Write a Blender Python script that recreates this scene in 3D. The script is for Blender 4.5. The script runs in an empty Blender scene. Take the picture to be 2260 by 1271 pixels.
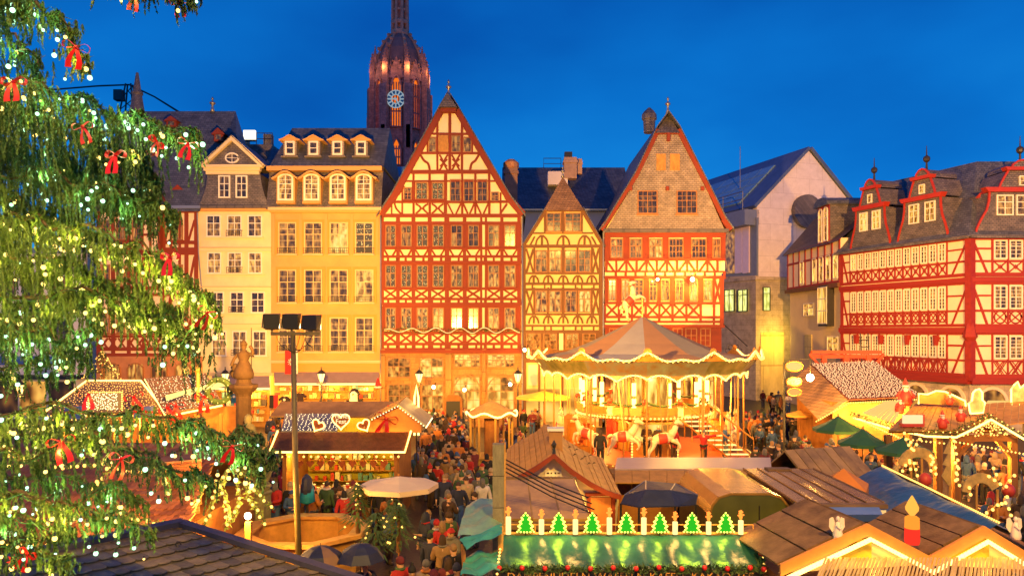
import bpy, bmesh, math, random
from mathutils import Vector, Matrix
R = random.Random(7)
sc = bpy.context.scene
COL = sc.collection
PI = math.pi
# ------------------------------------------------------------------ camera, sky, exposure
F, CX, HY, CZ = 1683.0, 1130.0, 728.0, 7.0          # focal length in photo pixels, horizon row, eye height
cam_d = bpy.data.cameras.new('camera'); cam = bpy.data.objects.new('camera', cam_d); COL.objects.link(cam)
cam.location = (0, 0, CZ); cam.rotation_euler = (PI/2, 0, 0)
cam_d.sensor_width = 36; cam_d.lens = F/2260*36; cam_d.shift_y = (HY-635.5)/2260
cam_d.clip_start = .1; cam_d.clip_end = 2000
sc.camera = cam
sc.view_settings.view_transform = 'Standard'; sc.view_settings.look = 'None'
sc.view_settings.gamma = 1; sc.view_settings.exposure = .3; sc.view_settings.use_curve_mapping = False
sc.cycles.use_denoising = True
sc.cycles.max_bounces = 5; sc.cycles.diffuse_bounces = 3; sc.cycles.glossy_bounces = 2; sc.cycles.transmission_bounces = 2
sc.cycles.sample_clamp_indirect = 3.0; sc.cycles.caustics_reflective = False; sc.cycles.caustics_refractive = False
W = bpy.data.worlds.new('World'); sc.world = W; W.use_nodes = True
nt = W.node_tree; N = nt.nodes; L = nt.links; N.clear()
def nn(nodes, t, **k):
    n = nodes.new(t)
    for a, b in k.items():
        if a.startswith('i_'): n.inputs[a[2:].replace('_', ' ')].default_value = b
        else: setattr(n, a, b)
    return n
tc = nn(N, 'ShaderNodeTexCoord'); sx = nn(N, 'ShaderNodeSeparateXYZ'); L.new(tc.outputs['Generated'], sx.inputs[0])
ns = nn(N, 'ShaderNodeTexNoise', i_Scale=1.9, i_Detail=5.0, i_Roughness=.45)
mp = nn(N, 'ShaderNodeMapping'); mp.inputs['Scale'].default_value = (1, 1, 2.2)
L.new(tc.outputs['Generated'], mp.inputs[0]); L.new(mp.outputs[0], ns.inputs['Vector'])
ad = nn(N, 'ShaderNodeMath', operation='MULTIPLY_ADD'); ad.inputs[1].default_value = .62; L.new(ns.outputs['Fac'], ad.inputs[0])
L.new(sx.outputs[2], ad.inputs[2])
rp = nn(N, 'ShaderNodeValToRGB'); L.new(ad.outputs[0], rp.inputs[0])
e = rp.color_ramp.elements
e[0].position = .24; e[0].color = (.014, .37, .93, 1)
e[1].position = .80; e[1].color = (.001, .065, .38, 1)
k = e.new(.42); k.color = (.009, .29, .83, 1)
k = e.new(.60); k.color = (.003, .17, .63, 1)
bg = nn(N, 'ShaderNodeBackground'); bg.inputs[1].default_value = .78
wo = nn(N, 'ShaderNodeOutputWorld'); L.new(rp.outputs[0], bg.inputs[0]); L.new(bg.outputs[0], wo.inputs[0])

# ------------------------------------------------------------------ helpers
def at(px, py, Y): return Vector(((px-CX)*Y/F, Y, CZ-(py-HY)*Y/F))
def atz(px, py, z): Y = F*(CZ-z)/(py-HY); return Vector(((px-CX)*Y/F, Y, z))
def V(*a): return Vector(a)
MATS = {}
def hexc(c): return (c[0], c[1], c[2], 1)
def mat(name, col, rough=.75, var=.18, scale=2.0, bump=.0, bscale=None, metal=0, coat=0, spec=.5):
    if name in MATS: return MATS[name]
    m = bpy.data.materials.new(name); MATS[name] = m; m.use_nodes = True
    n = m.node_tree.nodes; l = m.node_tree.links; p = n['Principled BSDF']
    p.inputs['Roughness'].default_value = rough; p.inputs['Metallic'].default_value = metal
    p.inputs['Coat Weight'].default_value = coat; p.inputs['Specular IOR Level'].default_value = spec
    t = nn(n, 'ShaderNodeTexCoord'); oi = nn(n, 'ShaderNodeObjectInfo')
    va = nn(n, 'ShaderNodeVectorMath', operation='ADD'); l.new(t.outputs['Object'], va.inputs[0]); 
    sm = nn(n, 'ShaderNodeMath', operation='MULTIPLY'); sm.inputs[1].default_value = 37.; l.new(oi.outputs['Random'], sm.inputs[0]); l.new(sm.outputs[0], va.inputs[1])
    no = nn(n, 'ShaderNodeTexNoise', i_Scale=scale, i_Detail=5., i_Roughness=.62); l.new(va.outputs[0], no.inputs['Vector'])
    r = nn(n, 'ShaderNodeValToRGB'); l.new(no.outputs['Fac'], r.inputs[0])
    r.color_ramp.elements[0].position = .3; r.color_ramp.elements[1].position = .7
    r.color_ramp.elements[0].color = hexc([c*(1-var) for c in col]); r.color_ramp.elements[1].color = hexc([min(1, c*(1+var)) for c in col])
    l.new(r.outputs[0], p.inputs['Base Color'])
    if bump:
        b = nn(n, 'ShaderNodeBump', i_Strength=bump, i_Distance=.03)
        n2 = nn(n, 'ShaderNodeTexNoise', i_Scale=bscale or scale*8, i_Detail=3.); l.new(va.outputs[0], n2.inputs['Vector'])
        l.new(n2.outputs['Fac'], b.inputs['Height']); l.new(b.outputs[0], p.inputs['Normal'])
    return m
def brickmat(name, c1, c2, cm, bw=.3, bh=.15, rough=.7, bump=.5, mort=.012, off=.5, noise=.35, mode='xz'):
    if name in MATS: return MATS[name]
    m = bpy.data.materials.new(name); MATS[name] = m; m.use_nodes = True
    n = m.node_tree.nodes; l = m.node_tree.links; p = n['Principled BSDF']; p.inputs['Roughness'].default_value = rough
    t = nn(n, 'ShaderNodeTexCoord'); s = nn(n, 'ShaderNodeSeparateXYZ'); l.new(t.outputs['Object'], s.inputs[0])
    a = nn(n, 'ShaderNodeMath', operation='ADD'); l.new(s.outputs[0], a.inputs[0]); l.new(s.outputs[1], a.inputs[1])
    c = nn(n, 'ShaderNodeCombineXYZ'); l.new(a.outputs[0], c.inputs[0]); l.new(s.outputs[2], c.inputs[1])
    if mode == 'xy':
        l.new(s.outputs[0], c.inputs[0]); l.new(s.outputs[1], c.inputs[1])
    b = nn(n, 'ShaderNodeTexBrick', offset=off); l.new(c.outputs[0], b.inputs['Vector'])
    b.inputs['Color1'].default_value = hexc(c1); b.inputs['Color2'].default_value = hexc(c2); b.inputs['Mortar'].default_value = hexc(cm)
    b.inputs['Scale'].default_value = 1; b.inputs['Mortar Size'].default_value = mort; b.inputs['Brick Width'].default_value = bw; b.inputs['Row Height'].default_value = bh
    no = nn(n, 'ShaderNodeTexNoise', i_Scale=1.3, i_Detail=6., i_Roughness=.7); l.new(t.outputs['Object'], no.inputs['Vector'])
    mx = nn(n, 'ShaderNodeMix', data_type='RGBA', blend_type='MULTIPLY'); mx.inputs['Factor'].default_value = 1
    rr = nn(n, 'ShaderNodeMapRange'); rr.inputs['From Min'].default_value = .3; rr.inputs['From Max'].default_value = .7
    rr.inputs['To Min'].default_value = 1-noise; rr.inputs['To Max'].default_value = 1+noise; l.new(no.outputs['Fac'], rr.inputs['Value'])
    l.new(b.outputs['Color'], mx.inputs['A']); l.new(rr.outputs[0], mx.inputs['B']); l.new(mx.outputs['Result'], p.inputs['Base Color'])
    bu = nn(n, 'ShaderNodeBump', i_Strength=bump, i_Distance=.02, invert=True); l.new(b.outputs['Fac'], bu.inputs['Height']); l.new(bu.outputs[0], p.inputs['Normal'])
    return m
def emis(name, col, st, sample=False):
    if name in MATS: return MATS[name]
    m = bpy.data.materials.new(name); MATS[name] = m; m.use_nodes = True
    n = m.node_tree.nodes; l = m.node_tree.links; n.clear()
    em = nn(n, 'ShaderNodeEmission', i_Strength=st); em.inputs[0].default_value = hexc(col)
    o = nn(n, 'ShaderNodeOutputMaterial'); l.new(em.outputs[0], o.inputs[0])
    m.cycles.emission_sampling = 'AUTO' if sample else 'NONE'
    return m
def panemat(name, kind):
    """window glass: a glossy dark pane in front of a room whose lamps, curtains and furniture show as broken patches of light"""
    if name in MATS: return MATS[name]
    m = bpy.data.materials.new(name); MATS[name] = m; m.use_nodes = True
    n = m.node_tree.nodes; l = m.node_tree.links; p = n['Principled BSDF']
    p.inputs['Base Color'].default_value = (.02, .018, .02, 1); p.inputs['Roughness'].default_value = .12
    t = nn(n, 'ShaderNodeTexCoord'); oi = nn(n, 'ShaderNodeObjectInfo')
    sm = nn(n, 'ShaderNodeMath', operation='MULTIPLY'); sm.inputs[1].default_value = 91.; l.new(oi.outputs['Random'], sm.inputs[0])
    va = nn(n, 'ShaderNodeVectorMath', operation='ADD'); l.new(t.outputs['Object'], va.inputs[0]); l.new(sm.outputs[0], va.inputs[1])
    if kind == 'sparkle':
        vo = nn(n, 'ShaderNodeTexVoronoi', i_Scale=5.); l.new(va.outputs[0], vo.inputs['Vector'])
        r = nn(n, 'ShaderNodeValToRGB'); l.new(vo.outputs['Distance'], r.inputs[0]); r.color_ramp.interpolation = 'LINEAR'
        r.color_ramp.elements[0].position = .14; r.color_ramp.elements[0].color = (1, .72, .2, 1)
        r.color_ramp.elements[1].position = .30; r.color_ramp.elements[1].color = (.10, .055, .012, 1)
        st = 1.2
    else:
        mp = nn(n, 'ShaderNodeMapping'); mp.inputs['Scale'].default_value = (1.4, 1, 1.1); l.new(va.outputs[0], mp.inputs[0])
        vo = nn(n, 'ShaderNodeTexNoise', i_Scale=1.5, i_Detail=1.2, i_Roughness=.45); l.new(mp.outputs[0], vo.inputs['Vector'])
        r = nn(n, 'ShaderNodeValToRGB'); l.new(vo.outputs['Fac'], r.inputs[0])
        A, B, C2, st = {'lit': ((.10, .03, .004), (.5, .2, .03), (1, .52, .09), .9),
                    'bright': ((.4, .16, .02), (.9, .5, .08), (1, .7, .18), 1.0),
                    'dim': ((.07, .024, .005), (.26, .10, .016), (.62, .26, .04), 1.),
                    'green': ((.5, .5, .08), (.9, .85, .2), (1, .95, .35), 1.0),
                    'dark': ((.014, .007, .005), (.055, .022, .009), (.22, .085, .018), 1.)}[kind]
        e = r.color_ramp.elements; e[0].position = .36; e[0].color = hexc(A); e[1].position = .68; e[1].color = hexc(C2)
        k = e.new(.5); k.color = hexc(B)
    l.new(r.outputs[0], p.inputs['Emission Color']); p.inputs['Emission Strength'].default_value = st
    m.cycles.emission_sampling = 'NONE'
    return m

class MB:
    def __init__(s): s.v = []; s.f = []; s.mi = []; s.cur = 0
    def add(s, vs, fs):
        b = len(s.v); s.v.extend([tuple(p) for p in vs]); s.f.extend([tuple(b+i for i in q) for q in fs]); s.mi.extend([s.cur]*len(fs)); return s
    def poly(s, pts): return s.add(pts, [tuple(range(len(pts)))])
    def box(s, x0, x1, y0, y1, z0, z1):
        return s.add([(x0,y0,z0),(x1,y0,z0),(x1,y1,z0),(x0,y1,z0),(x0,y0,z1),(x1,y0,z1),(x1,y1,z1),(x0,y1,z1)],
                     [(0,3,2,1),(4,5,6,7),(0,1,5,4),(1,2,6,5),(2,3,7,6),(3,0,4,7)])
    def hexa(s, lo, hi):      # two quads, matching corners
        return s.add(list(lo)+list(hi), [(0,3,2,1),(4,5,6,7),(0,1,5,4),(1,2,6,5),(2,3,7,6),(3,0,4,7)])
    def slab(s, q, t):        # quad q thickened by t along its normal
        q = [Vector(p) for p in q]; nrm = (q[1]-q[0]).cross(q[2]-q[0]).normalized()*t
        return s.hexa(q, [p+nrm for p in q])
    def prism(s, pts, y0, y1):
        n = len(pts); vs = [(x, y0, z) for x, z in pts]+[(x, y1, z) for x, z in pts]
        return s.add(vs, [tuple(range(n)), tuple(range(2*n-1, n-1, -1))]+[(i, i+n, (i+1) % n+n, (i+1) % n) for i in range(n)])
    def plate(s, pts, z0, z1):
        n = len(pts); vs = [(x, y, z0) for x, y in pts]+[(x, y, z1) for x, y in pts]
        return s.add(vs, [tuple(range(n-1, -1, -1)), tuple(range(n, 2*n))]+[(i, (i+1) % n, (i+1) % n+n, i+n) for i in range(n)])
    def strip(s, pts, y0, y1, th):     # band of width th along a 2D (x,z) polyline
        n = len(pts); P = [Vector((a, b)) for a, b in pts]; A = []; B = []
        for i in range(n):
            d = (P[min(n-1, i+1)]-P[max(0, i-1)]); d.normalize(); q = Vector((-d.y, d.x))*th/2; A.append(P[i]+q); B.append(P[i]-q)
        vs = []
        for i in range(n): vs += [(A[i].x,y0,A[i].y),(B[i].x,y0,B[i].y),(B[i].x,y1,B[i].y),(A[i].x,y1,A[i].y)]
        fs = [(0,1,2,3), (4*n-1,4*n-2,4*n-3,4*n-4)]
        for i in range(n-1):
            for j in range(4): a = 4*i+j; b = 4*i+(j+1) % 4; fs.append((a, a+4, b+4, b))
        return s.add(vs, fs)
    def tube(s, pts, r, n=6, cap=True):
        P = [Vector(p) for p in pts]; m = len(P); vs = []
        up = Vector((0, 0, 1))
        for i in range(m):
            d = P[min(m-1, i+1)]-P[max(0, i-1)]; d.normalize()
            a = d.cross(up if abs(d.z) < .95 else Vector((1, 0, 0))); a.normalize(); b = d.cross(a)
            rr = r[i] if isinstance(r, (list, tuple)) else r
            vs += [P[i]+(a*math.cos(2*PI*j/n)+b*math.sin(2*PI*j/n))*rr for j in range(n)]
        fs = [(i*n+j, i*n+(j+1) % n, (i+1)*n+(j+1) % n, (i+1)*n+j) for i in range(m-1) for j in range(n)]
        if cap: fs += [tuple(range(n-1, -1, -1)), tuple(range((m-1)*n, m*n))]
        return s.add(vs, fs)
    def lathe(s, prof, n=12, c=(0, 0, 0), a0=0, a1=2*PI, sq=(1, 1)):
        full = abs(a1-a0-2*PI) < 1e-4; k = n if full else n+1; vs = []
        for r, z in prof: vs += [(c[0]+r*sq[0]*math.cos(a0+(a1-a0)*j/n), c[1]+r*sq[1]*math.sin(a0+(a1-a0)*j/n), c[2]+z) for j in range(k)]
        fs = []
        for i in range(len(prof)-1):
            for j in range(n): b = (j+1) % k; fs.append((i*k+j, i*k+b, (i+1)*k+b, (i+1)*k+j))
        if full:
            fs.append(tuple(range(n-1, -1, -1))); fs.append(tuple(range((len(prof)-1)*k, len(prof)*k)))
        return s.add(vs, fs)
    def ball(s, c, r, n=6, m=4, sq=(1, 1, 1)):
        vs = [(c[0], c[1], c[2]-r*sq[2])]; fs = []
        for i in range(1, m):
            t = PI*i/m
            vs += [(c[0]+r*sq[0]*math.sin(t)*math.cos(2*PI*j/n), c[1]+r*sq[1]*math.sin(t)*math.sin(2*PI*j/n), c[2]-r*sq[2]*math.cos(t)) for j in range(n)]
        vs.append((c[0], c[1], c[2]+r*sq[2])); T = len(vs)-1
        for j in range(n):
            fs.append((0, 1+(j+1) % n, 1+j)); fs.append((T, 1+(m-2)*n+j, 1+(m-2)*n+(j+1) % n))
            for i in range(m-2): a = 1+i*n; fs.append((a+j, a+(j+1) % n, a+n+(j+1) % n, a+n+j))
        return s.add(vs, fs)
    def mesh(s, name, mats, smooth=False):
        me = bpy.data.meshes.new(name); me.from_pydata(s.v, [], s.f)
        for m in (mats if isinstance(mats, (list, tuple)) else [mats]): me.materials.append(m)
        if max(s.mi, default=0) > 0: me.polygons.foreach_set('material_index', s.mi)
        if smooth: me.polygons.foreach_set('use_smooth', [True]*len(s.f))
        me.update(); return me
    def build(s, name, mats, parent=None, loc=(0, 0, 0), rot=(0, 0, 0), smooth=False, kind=None):
        return link(name, s.mesh(name, mats, smooth), parent, loc, rot, kind)
def link(name, data, parent=None, loc=(0, 0, 0), rot=(0, 0, 0), kind=None, scale=None):
    o = bpy.data.objects.new(name, data); COL.objects.link(o)
    if parent is not None: o.parent = parent
    o.location = loc; o.rotation_euler = rot
    if scale: o.scale = scale
    if kind: o['kind'] = kind
    return o
def tag(o, label, cat, group=None):
    o['label'] = label; o['category'] = cat
    if group: o['group'] = group
    return o
def thing(name, label, cat, loc=(0, 0, 0), rz=0, group=None):
    return tag(link(name, None, None, loc, (0, 0, rz)), label, cat, group)
UC = {}
def cube(m):
    if m.name not in UC: UC[m.name] = MB().box(-.5, .5, -.5, .5, -.5, .5).mesh('piece', m)
    return UC[m.name]
def piece(name, m, parent, loc, size, rot=(0, 0, 0), kind=None):
    return link(name, cube(m), parent, loc, rot, kind, size)
def copy_tree(o, parent=None):
    c = o.copy(); COL.objects.link(c)
    if parent: c.parent = parent
    for ch in o.children: copy_tree(ch, c)
    return c
def lamp(name, loc, power, col=(1, .6, .2), r=.15, parent=None):
    d = bpy.data.lights.new(name, 'POINT'); d.energy = power; d.color = col; d.shadow_soft_size = r
    o = bpy.data.objects.new(name, d); COL.objects.link(o); o.location = loc
    if parent: o.parent = parent
    return o
def spot(name, loc, tgt, power, col, size=90, r=.3, parent=None):
    d = bpy.data.lights.new(name, 'SPOT'); d.energy = power; d.color = col; d.spot_size = math.radians(size); d.spot_blend = 1; d.shadow_soft_size = r
    o = bpy.data.objects.new(name, d); COL.objects.link(o); o.location = loc
    o.rotation_euler = (Vector(tgt)-Vector(loc)).to_track_quat('-Z', 'Y').to_euler()
    return o
def lerp(a, b, t): return a+(b-a)*t
def along(pts, step):
    """points every `step` metres along a polyline"""
    P = [Vector(p) for p in pts]; out = [P[0]]; acc = 0
    for a, b in zip(P, P[1:]):
        L_ = (b-a).length; t = step-acc
        while t < L_: out.append(a+(b-a)*t/L_); t += step
        acc = L_-(t-step)
    return out
def smooth_path(pts, k=4):
    P = [Vector(p) for p in pts]; out = []
    for i in range(len(P)-1):
        p0, p1, p2, p3 = P[max(0, i-1)], P[i], P[i+1], P[min(len(P)-1, i+2)]
        for j in range(k):
            t = j/k
            out.append(.5*((2*p1)+(p2-p0)*t+(2*p0-5*p1+4*p2-p3)*t*t+(3*p1-p0-3*p2+p3)*t**3))
    return out+[P[-1]]
# ------------------------------------------------------------------ materials of the place
OL = (1, .465, .072)
CREAM = mat('cream plaster', (.78, .64, .38), .9, .10, .7, .12, 30)
INFILL = mat('infill plaster', (.88, .78, .44), .9, .09, .8, .12, 30)
OCHRE = mat('ochre plaster', (.64, .345, .12), .9, .11, .7, .12, 30)
PINKPL = mat('pale plaster', (.84, .68, .50), .9, .06, 1.2, .12, 30)
TRIMS = mat('buff sandstone trim', (.62, .47, .26), .85, .15, 2, .15)
REDT = mat('rust red timber', (.235, .03, .0065), .7, .2, 3, .25, 25)
BROWNT = mat('brown timber', (.17, .075, .025), .75, .22, 3, .25, 25)
CRIMT = mat('crimson timber', (.30, .024, .016), .65, .18, 3, .2, 25)
WOODW = mat('warm wood', (.32, .13, .035), .65, .25, 3, .25, 25, spec=.25)
GOLDW = mat('golden wood', (.50, .25, .06), .55, .25, 3, .25, 25, spec=.25)
WFRAME = mat('white window paint', (.85, .80, .66), .5, .05)
OFRAME = mat('oak window frame', (.36, .15, .04), .6, .2, 3)
DGREEN = mat('dark green frame', (.05, .07, .04), .5, .1)
SAND = brickmat('sandstone blocks', (.34, .16, .05), (.41, .205, .065), (.20, .10, .03), .9, .42, .85, .3)
GREYST = brickmat('grey ashlar', (.42, .36, .28), (.48, .41, .32), (.28, .24, .18), 1.0, .5, .85, .3)
YSTONE = brickmat('limestone blocks', (.62, .52, .22), (.66, .56, .26), (.42, .34, .14), .9, .45, .8, .3)
SLATE = brickmat('blue slate', (.075, .085, .105), (.13, .14, .165), (.03, .032, .04), .30, .17, .5, .7)
SLATEB = brickmat('warm slate shingle', (.27, .22, .175), (.36, .295, .235), (.15, .12, .09), .26, .14, .7, .8)
SLATED = brickmat('dark slate shingle', (.11, .10, .11), (.19, .165, .165), (.05, .045, .05), .24, .13, .55, .8)
SLATEN = brickmat('brown shingle', (.22, .12, .065), (.30, .17, .09), (.10, .055, .03), .26, .14, .7, .8)
TILE_DK = brickmat('dark roof tile', (.08, .05, .045), (.12, .08, .065), (.04, .025, .02), .25, .2, .55, .7)
IRON = mat('black iron', (.025, .022, .02), .45, .2)
ZINC = mat('zinc sheet', (.30, .30, .30), .4, .15, 2, metal=.6)
GILD = mat('gilded metal', (.75, .48, .14), .35, .15, 4, metal=.7)
GLASSR = mat('roof glazing', (.22, .40, .48), .16, .2, 1)
PURPW = mat('pale render', (.84, .76, .76), .85, .08, .5, .08, 20)
BRICK = brickmat('red brick', (.45, .14, .05), (.52, .19, .07), (.50, .34, .2), .24, .08, .85, .5, .012)
P_ = {k: panemat('glass '+k, k) for k in ('lit', 'bright', 'dim', 'dark', 'sparkle', 'green')}
PK = {'l': 'lit', 'b': 'bright', 'i': 'dim', 'd': 'dark', 's': 'sparkle', 'g': 'green'}
BULB = emis('warm bulb', (1, .50, .09), 2.8)
BULBW = emis('white bulb', (1, .74, .36), 2.6)
ROPE = emis('light rope', (1, .56, .12), 5.0, True)

# ------------------------------------------------------------------ floodlights that wash the facades, street lamps and stall lamps follow with their fixtures
def bulbs(parent, pts, r, m=BULB, name='bulb_cluster'):
    b = MB()
    for p in pts: b.ball(p, r, 4, 2)
    return b.build(name, m, parent, kind='stuff')

# ------------------------------------------------------------------ ground
cob = mat('wet cobbles', (.055, .036, .022), .45, .35, 1.5)
n = cob.node_tree.nodes; l = cob.node_tree.links
t_ = [x for x in n if x.type == 'TEX_COORD'][0]
vo = nn(n, 'ShaderNodeTexVoronoi', i_Scale=7., feature='DISTANCE_TO_EDGE'); l.new(t_.outputs['Object'], vo.inputs['Vector'])
bu = nn(n, 'ShaderNodeBump', i_Strength=.6, i_Distance=.02); l.new(vo.outputs['Distance'], bu.inputs['Height']); l.new(bu.outputs[0], n['Principled BSDF'].inputs['Normal'])
link('ground', MB().poly([(-900, -60, 0), (900, -60, 0), (900, 1500, 0), (-900, 1500, 0)]).mesh('ground', cob), kind='structure')

# ------------------------------------------------------------------ house builder: facade coordinates are taken from the photograph, then everything is metres on the house
WM = {}
class H:
    def __init__(s, name, label, cat, O, rot=0, group=None):
        s.O = Vector((O[0], O[1])); s.rot = rot; s.u = Vector((math.cos(rot), math.sin(rot)))
        s.root = thing(name, label, cat, (O[0], O[1], 0), rot, group); s.k = 0
    def X(s, px):
        k = (px-CX)/F; return (k*s.O.y-s.O.x)/(s.u.x-k*s.u.y)
    def Yat(s, px): return s.O.y+s.u.y*s.X(px)
    def P(s, px, py): t = s.X(px); return t, CZ-(py-HY)*(s.O.y+s.u.y*t)/F
    def sc(s, px): return s.Yat(px)/F                 # metres per photo pixel there
    def prism(s, name, pts, y0, y1, m, parent=None):
        return MB().prism([s.P(*p) for p in pts], y0, y1).build(name, m, parent or s.root)
    def box(s, name, x0, y0, x1, y1, d0, d1, m, parent=None):      # px rectangle, d = metres out of the wall
        a = s.P(x0, y1); b = s.P(x1, y0)
        return piece(name, m, parent or s.root, ((a[0]+b[0])/2, -(d0+d1)/2, (a[1]+b[1])/2), (abs(b[0]-a[0]), abs(d1-d0), abs(b[1]-a[1])))
    def beam_m(s, a, b, th, m, d=.05, name='beam', parent=None):
        j_ = lambda: Vector((R.uniform(-.014, .014), R.uniform(-.014, .014)))
        a = Vector(a)+j_(); b = Vector(b)+j_(); v = b-a; s.k += 1; th *= R.uniform(.88, 1.1)
        dd = d+.0023*(s.k % 13)
        return piece(name, m, parent or s.root, ((a.x+b.x)/2, -dd/2+.015, (a.y+b.y)/2), (v.length, dd+.03, th), (0, -math.atan2(v.y, v.x), 0))
    def beam(s, x0, y0, x1, y1, th, m, d=.05, name='beam'):
        return s.beam_m(s.P(x0, y0), s.P(x1, y1), th*s.sc((x0+x1)/2), m, d, name)
    def rails(s, x0, x1, ys, m, d=.07):
        for y, th in ys: s.beam(x0, y, x1, y, th, m, d)
    def posts(s, xs, y0, y1, m, d=.05):
        for x, th in xs: s.beam(x, y0, x, y1, th, m, d)
    def cross(s, a, b, y0, y1, m, th=4.5):
        s.beam(a, y0, b, y1, th, m, .03); s.beam(a, y1, b, y0, th, m, .03)
    def vee(s, a, b, y0, y1, m, w=.3, th=4):
        s.beam(a, y0, lerp(a, b, w), y1, th, m, .03); s.beam(b, y0, lerp(b, a, w), y1, th, m, .03)
    def curve(s, pts, th, m, d=.055, n=5):
        s.k += 1; dd = d+.0023*(s.k % 13)
        q = smooth_path([(*s.P(*p), 0) for p in pts], n)
        return MB().strip([(p.x, p.y) for p in q], -dd, .015, th*s.sc(pts[0][0])).build('brace', m, s.root)
    def window(s, x0, y0, x1, y1, kinds='l', cols=2, rows=(.38, .62), sub=(1, 2), frame=None, arch=0, fw=.07, d=.09, metres=None, sill=None, shut=None):
        """one window: a frame mesh with mullions and glazing bars, and its panes as sub-parts"""
        frame = frame or WFRAME
        if metres: cx, z0, w, h = metres
        else:
            a = s.P(x0, y1); b = s.P(x1, y0); cx = (a[0]+b[0])/2; z0 = a[1]; w = b[0]-a[0]; h = b[1]-a[1]
        key = (round(w, 2), round(h, 2), cols, rows, sub, frame.name, arch, fw, d)
        if key not in WM:
            w, h = round(w, 2), round(h, 2); f = MB(); g = .03
            if arch:
                rise = arch*w; n = 8
                top = [(-w/2+w*i/n, h-rise+rise*math.sin(PI*i/n)**.8) for i in range(n+1)]
                inn = [(x*(1-2*fw/w), min(z-fw*.7, h)) for x, z in top]
                out = [(-w/2, 0)]+top+[(w/2, 0)]; ins = [(-w/2+fw, fw)]+inn+[(w/2-fw, fw)]
                m_ = len(out); vs = []
                for y in (-d, .02):
                    vs += [(x, y, z) for x, z in out]+[(x, y, z) for x, z in ins]
                fs = []
                for i in range(m_):
                    j = (i+1) % m_
                    fs += [(i, j, m_+j, m_+i), (2*m_+i, 3*m_+i, 3*m_+j, 2*m_+j), (m_+i, m_+j, 3*m_+j, 3*m_+i), (i, 2*m_+i, 2*m_+j, j)]
                f.add(vs, fs)
            else:
                f.box(-w/2, -w/2+fw, -d, .02, 0, h); f.box(w/2-fw, w/2, -d, .02, 0, h)
                f.box(-w/2+fw, w/2-fw, -d+.002, .02, 0, fw); f.box(-w/2+fw, w/2-fw, -d+.002, .02, h-fw, h)
            iw, ih = w-2*fw, h-2*fw; mw = .055; panes = []
            xs = [-w/2+fw+iw*i/cols for i in range(cols+1)]; zs = [fw]
            for r in rows[::-1]: zs.append(zs[-1]+ih*r)
            for x in xs[1:-1]: f.box(x-mw/2, x+mw/2, -d+.012, .02, fw, h-fw-.01)
            for z in zs[1:-1]: f.box(-w/2+fw, w/2-fw, -d+.015, .02, z-mw/2, z+mw/2)
            for i in range(cols):
                for j in range(len(rows)):
                    a, b, c, e_ = xs[i], xs[i+1], zs[j], zs[j+1]
                    if arch and j == len(rows)-1: e_ -= arch*w*.12
                    panes.append((a, b, c, e_)); nx, ny = sub; ny = ny if rows[::-1][j] > .4 else max(1, ny-1)
                    for q in range(1, nx): x = lerp(a, b, q/nx); f.box(x-.014, x+.014, -.062, -.02, c, e_)
                    for q in range(1, ny): z = lerp(c, e_, q/ny); f.box(a, b, -.0625, -.02, z-.014, z+.014)
            WM[key] = (f.mesh('window', frame), panes)
        me, panes = WM[key]
        o = link('window', me, s.root, (cx, 0, z0))
        for i, (a, b, c, e_) in enumerate(panes):
            kd = kinds[R.randrange(len(kinds))]
            piece('pane', P_[PK[kd]], o, ((a+b)/2, -.03, (c+e_)/2), (b-a-.01, .02, e_-c-.01))
        if sill: piece('sill', sill, s.root, (cx, -.1, z0-.05), (w+.16, .24, .09))
        return o
    def roof_line(s, pts, th, y0, y1, m, name='roof'):       # gable roof: band of thickness th above a polyline, run back from y0 to y1
        q = [s.P(*p) for p in pts]; b = MB()
        n = len(q); up = [(x, z+th) for x, z in q]; vs = []
        for y in (y0, y1): vs += [(x, y, z) for x, z in q]+[(x, y, z) for x, z in up]
        fs = []
        for i in range(n-1):
            fs += [(i, i+1, n+i+1, n+i), (2*n+i, 3*n+i, 3*n+i+1, 2*n+i+1), (n+i, n+i+1, 3*n+i+1, 3*n+i), (i, 2*n+i, 2*n+i+1, i+1)]
        fs += [(0, n, 3*n, 2*n), (n-1, 3*n-1, 4*n-1, 2*n-1)]
        return b.add(vs, fs).build(name, m, s.root)
    def finial(s, px, py0, py1, y, m, r=.12):
        Yw = s.O.y+y; x = (px-CX)*Yw/F-s.O.x; z0 = CZ-(py0-HY)*Yw/F; z1 = CZ-(py1-HY)*Yw/F; hh = z1-z0
        MB().lathe([(r*1.3, 0), (r*.7, hh*.25), (r*.5, hh*.45), (r*1.5, hh*.55), (r*1.5, hh*.62), (r*.4, hh*.7), (r*.25, hh*.8), (r*.8, hh*.84), (.02, hh)], 8, (x, y, z0)).build('finial', m, s.root, smooth=True)
def rowO(px, Y=55): return ((px-CX)/F*Y, Y)
def railing(h, x0, x1, y0, y1, m=IRON):                      # little balcony railing in front of a window, one mesh
    a = h.P(x0, y1); b = h.P(x1, y0); o = MB()
    for z in (a[1]+.04, (a[1]+b[1])/2, b[1]): o.box(a[0], b[0], -.19, -.165, z-.014, z+.014)
    n = max(3, int((b[0]-a[0])/.13))
    for i in range(n+1): x = lerp(a[0], b[0], i/n); o.box(x-.012, x+.012, -.188, -.167, a[1], b[1])
    for x in (a[0], b[0]): o.box(x-.015, x+.015, -.18, .0, b[1]-.03, b[1])
    o.build('railing', m, h.root)

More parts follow.
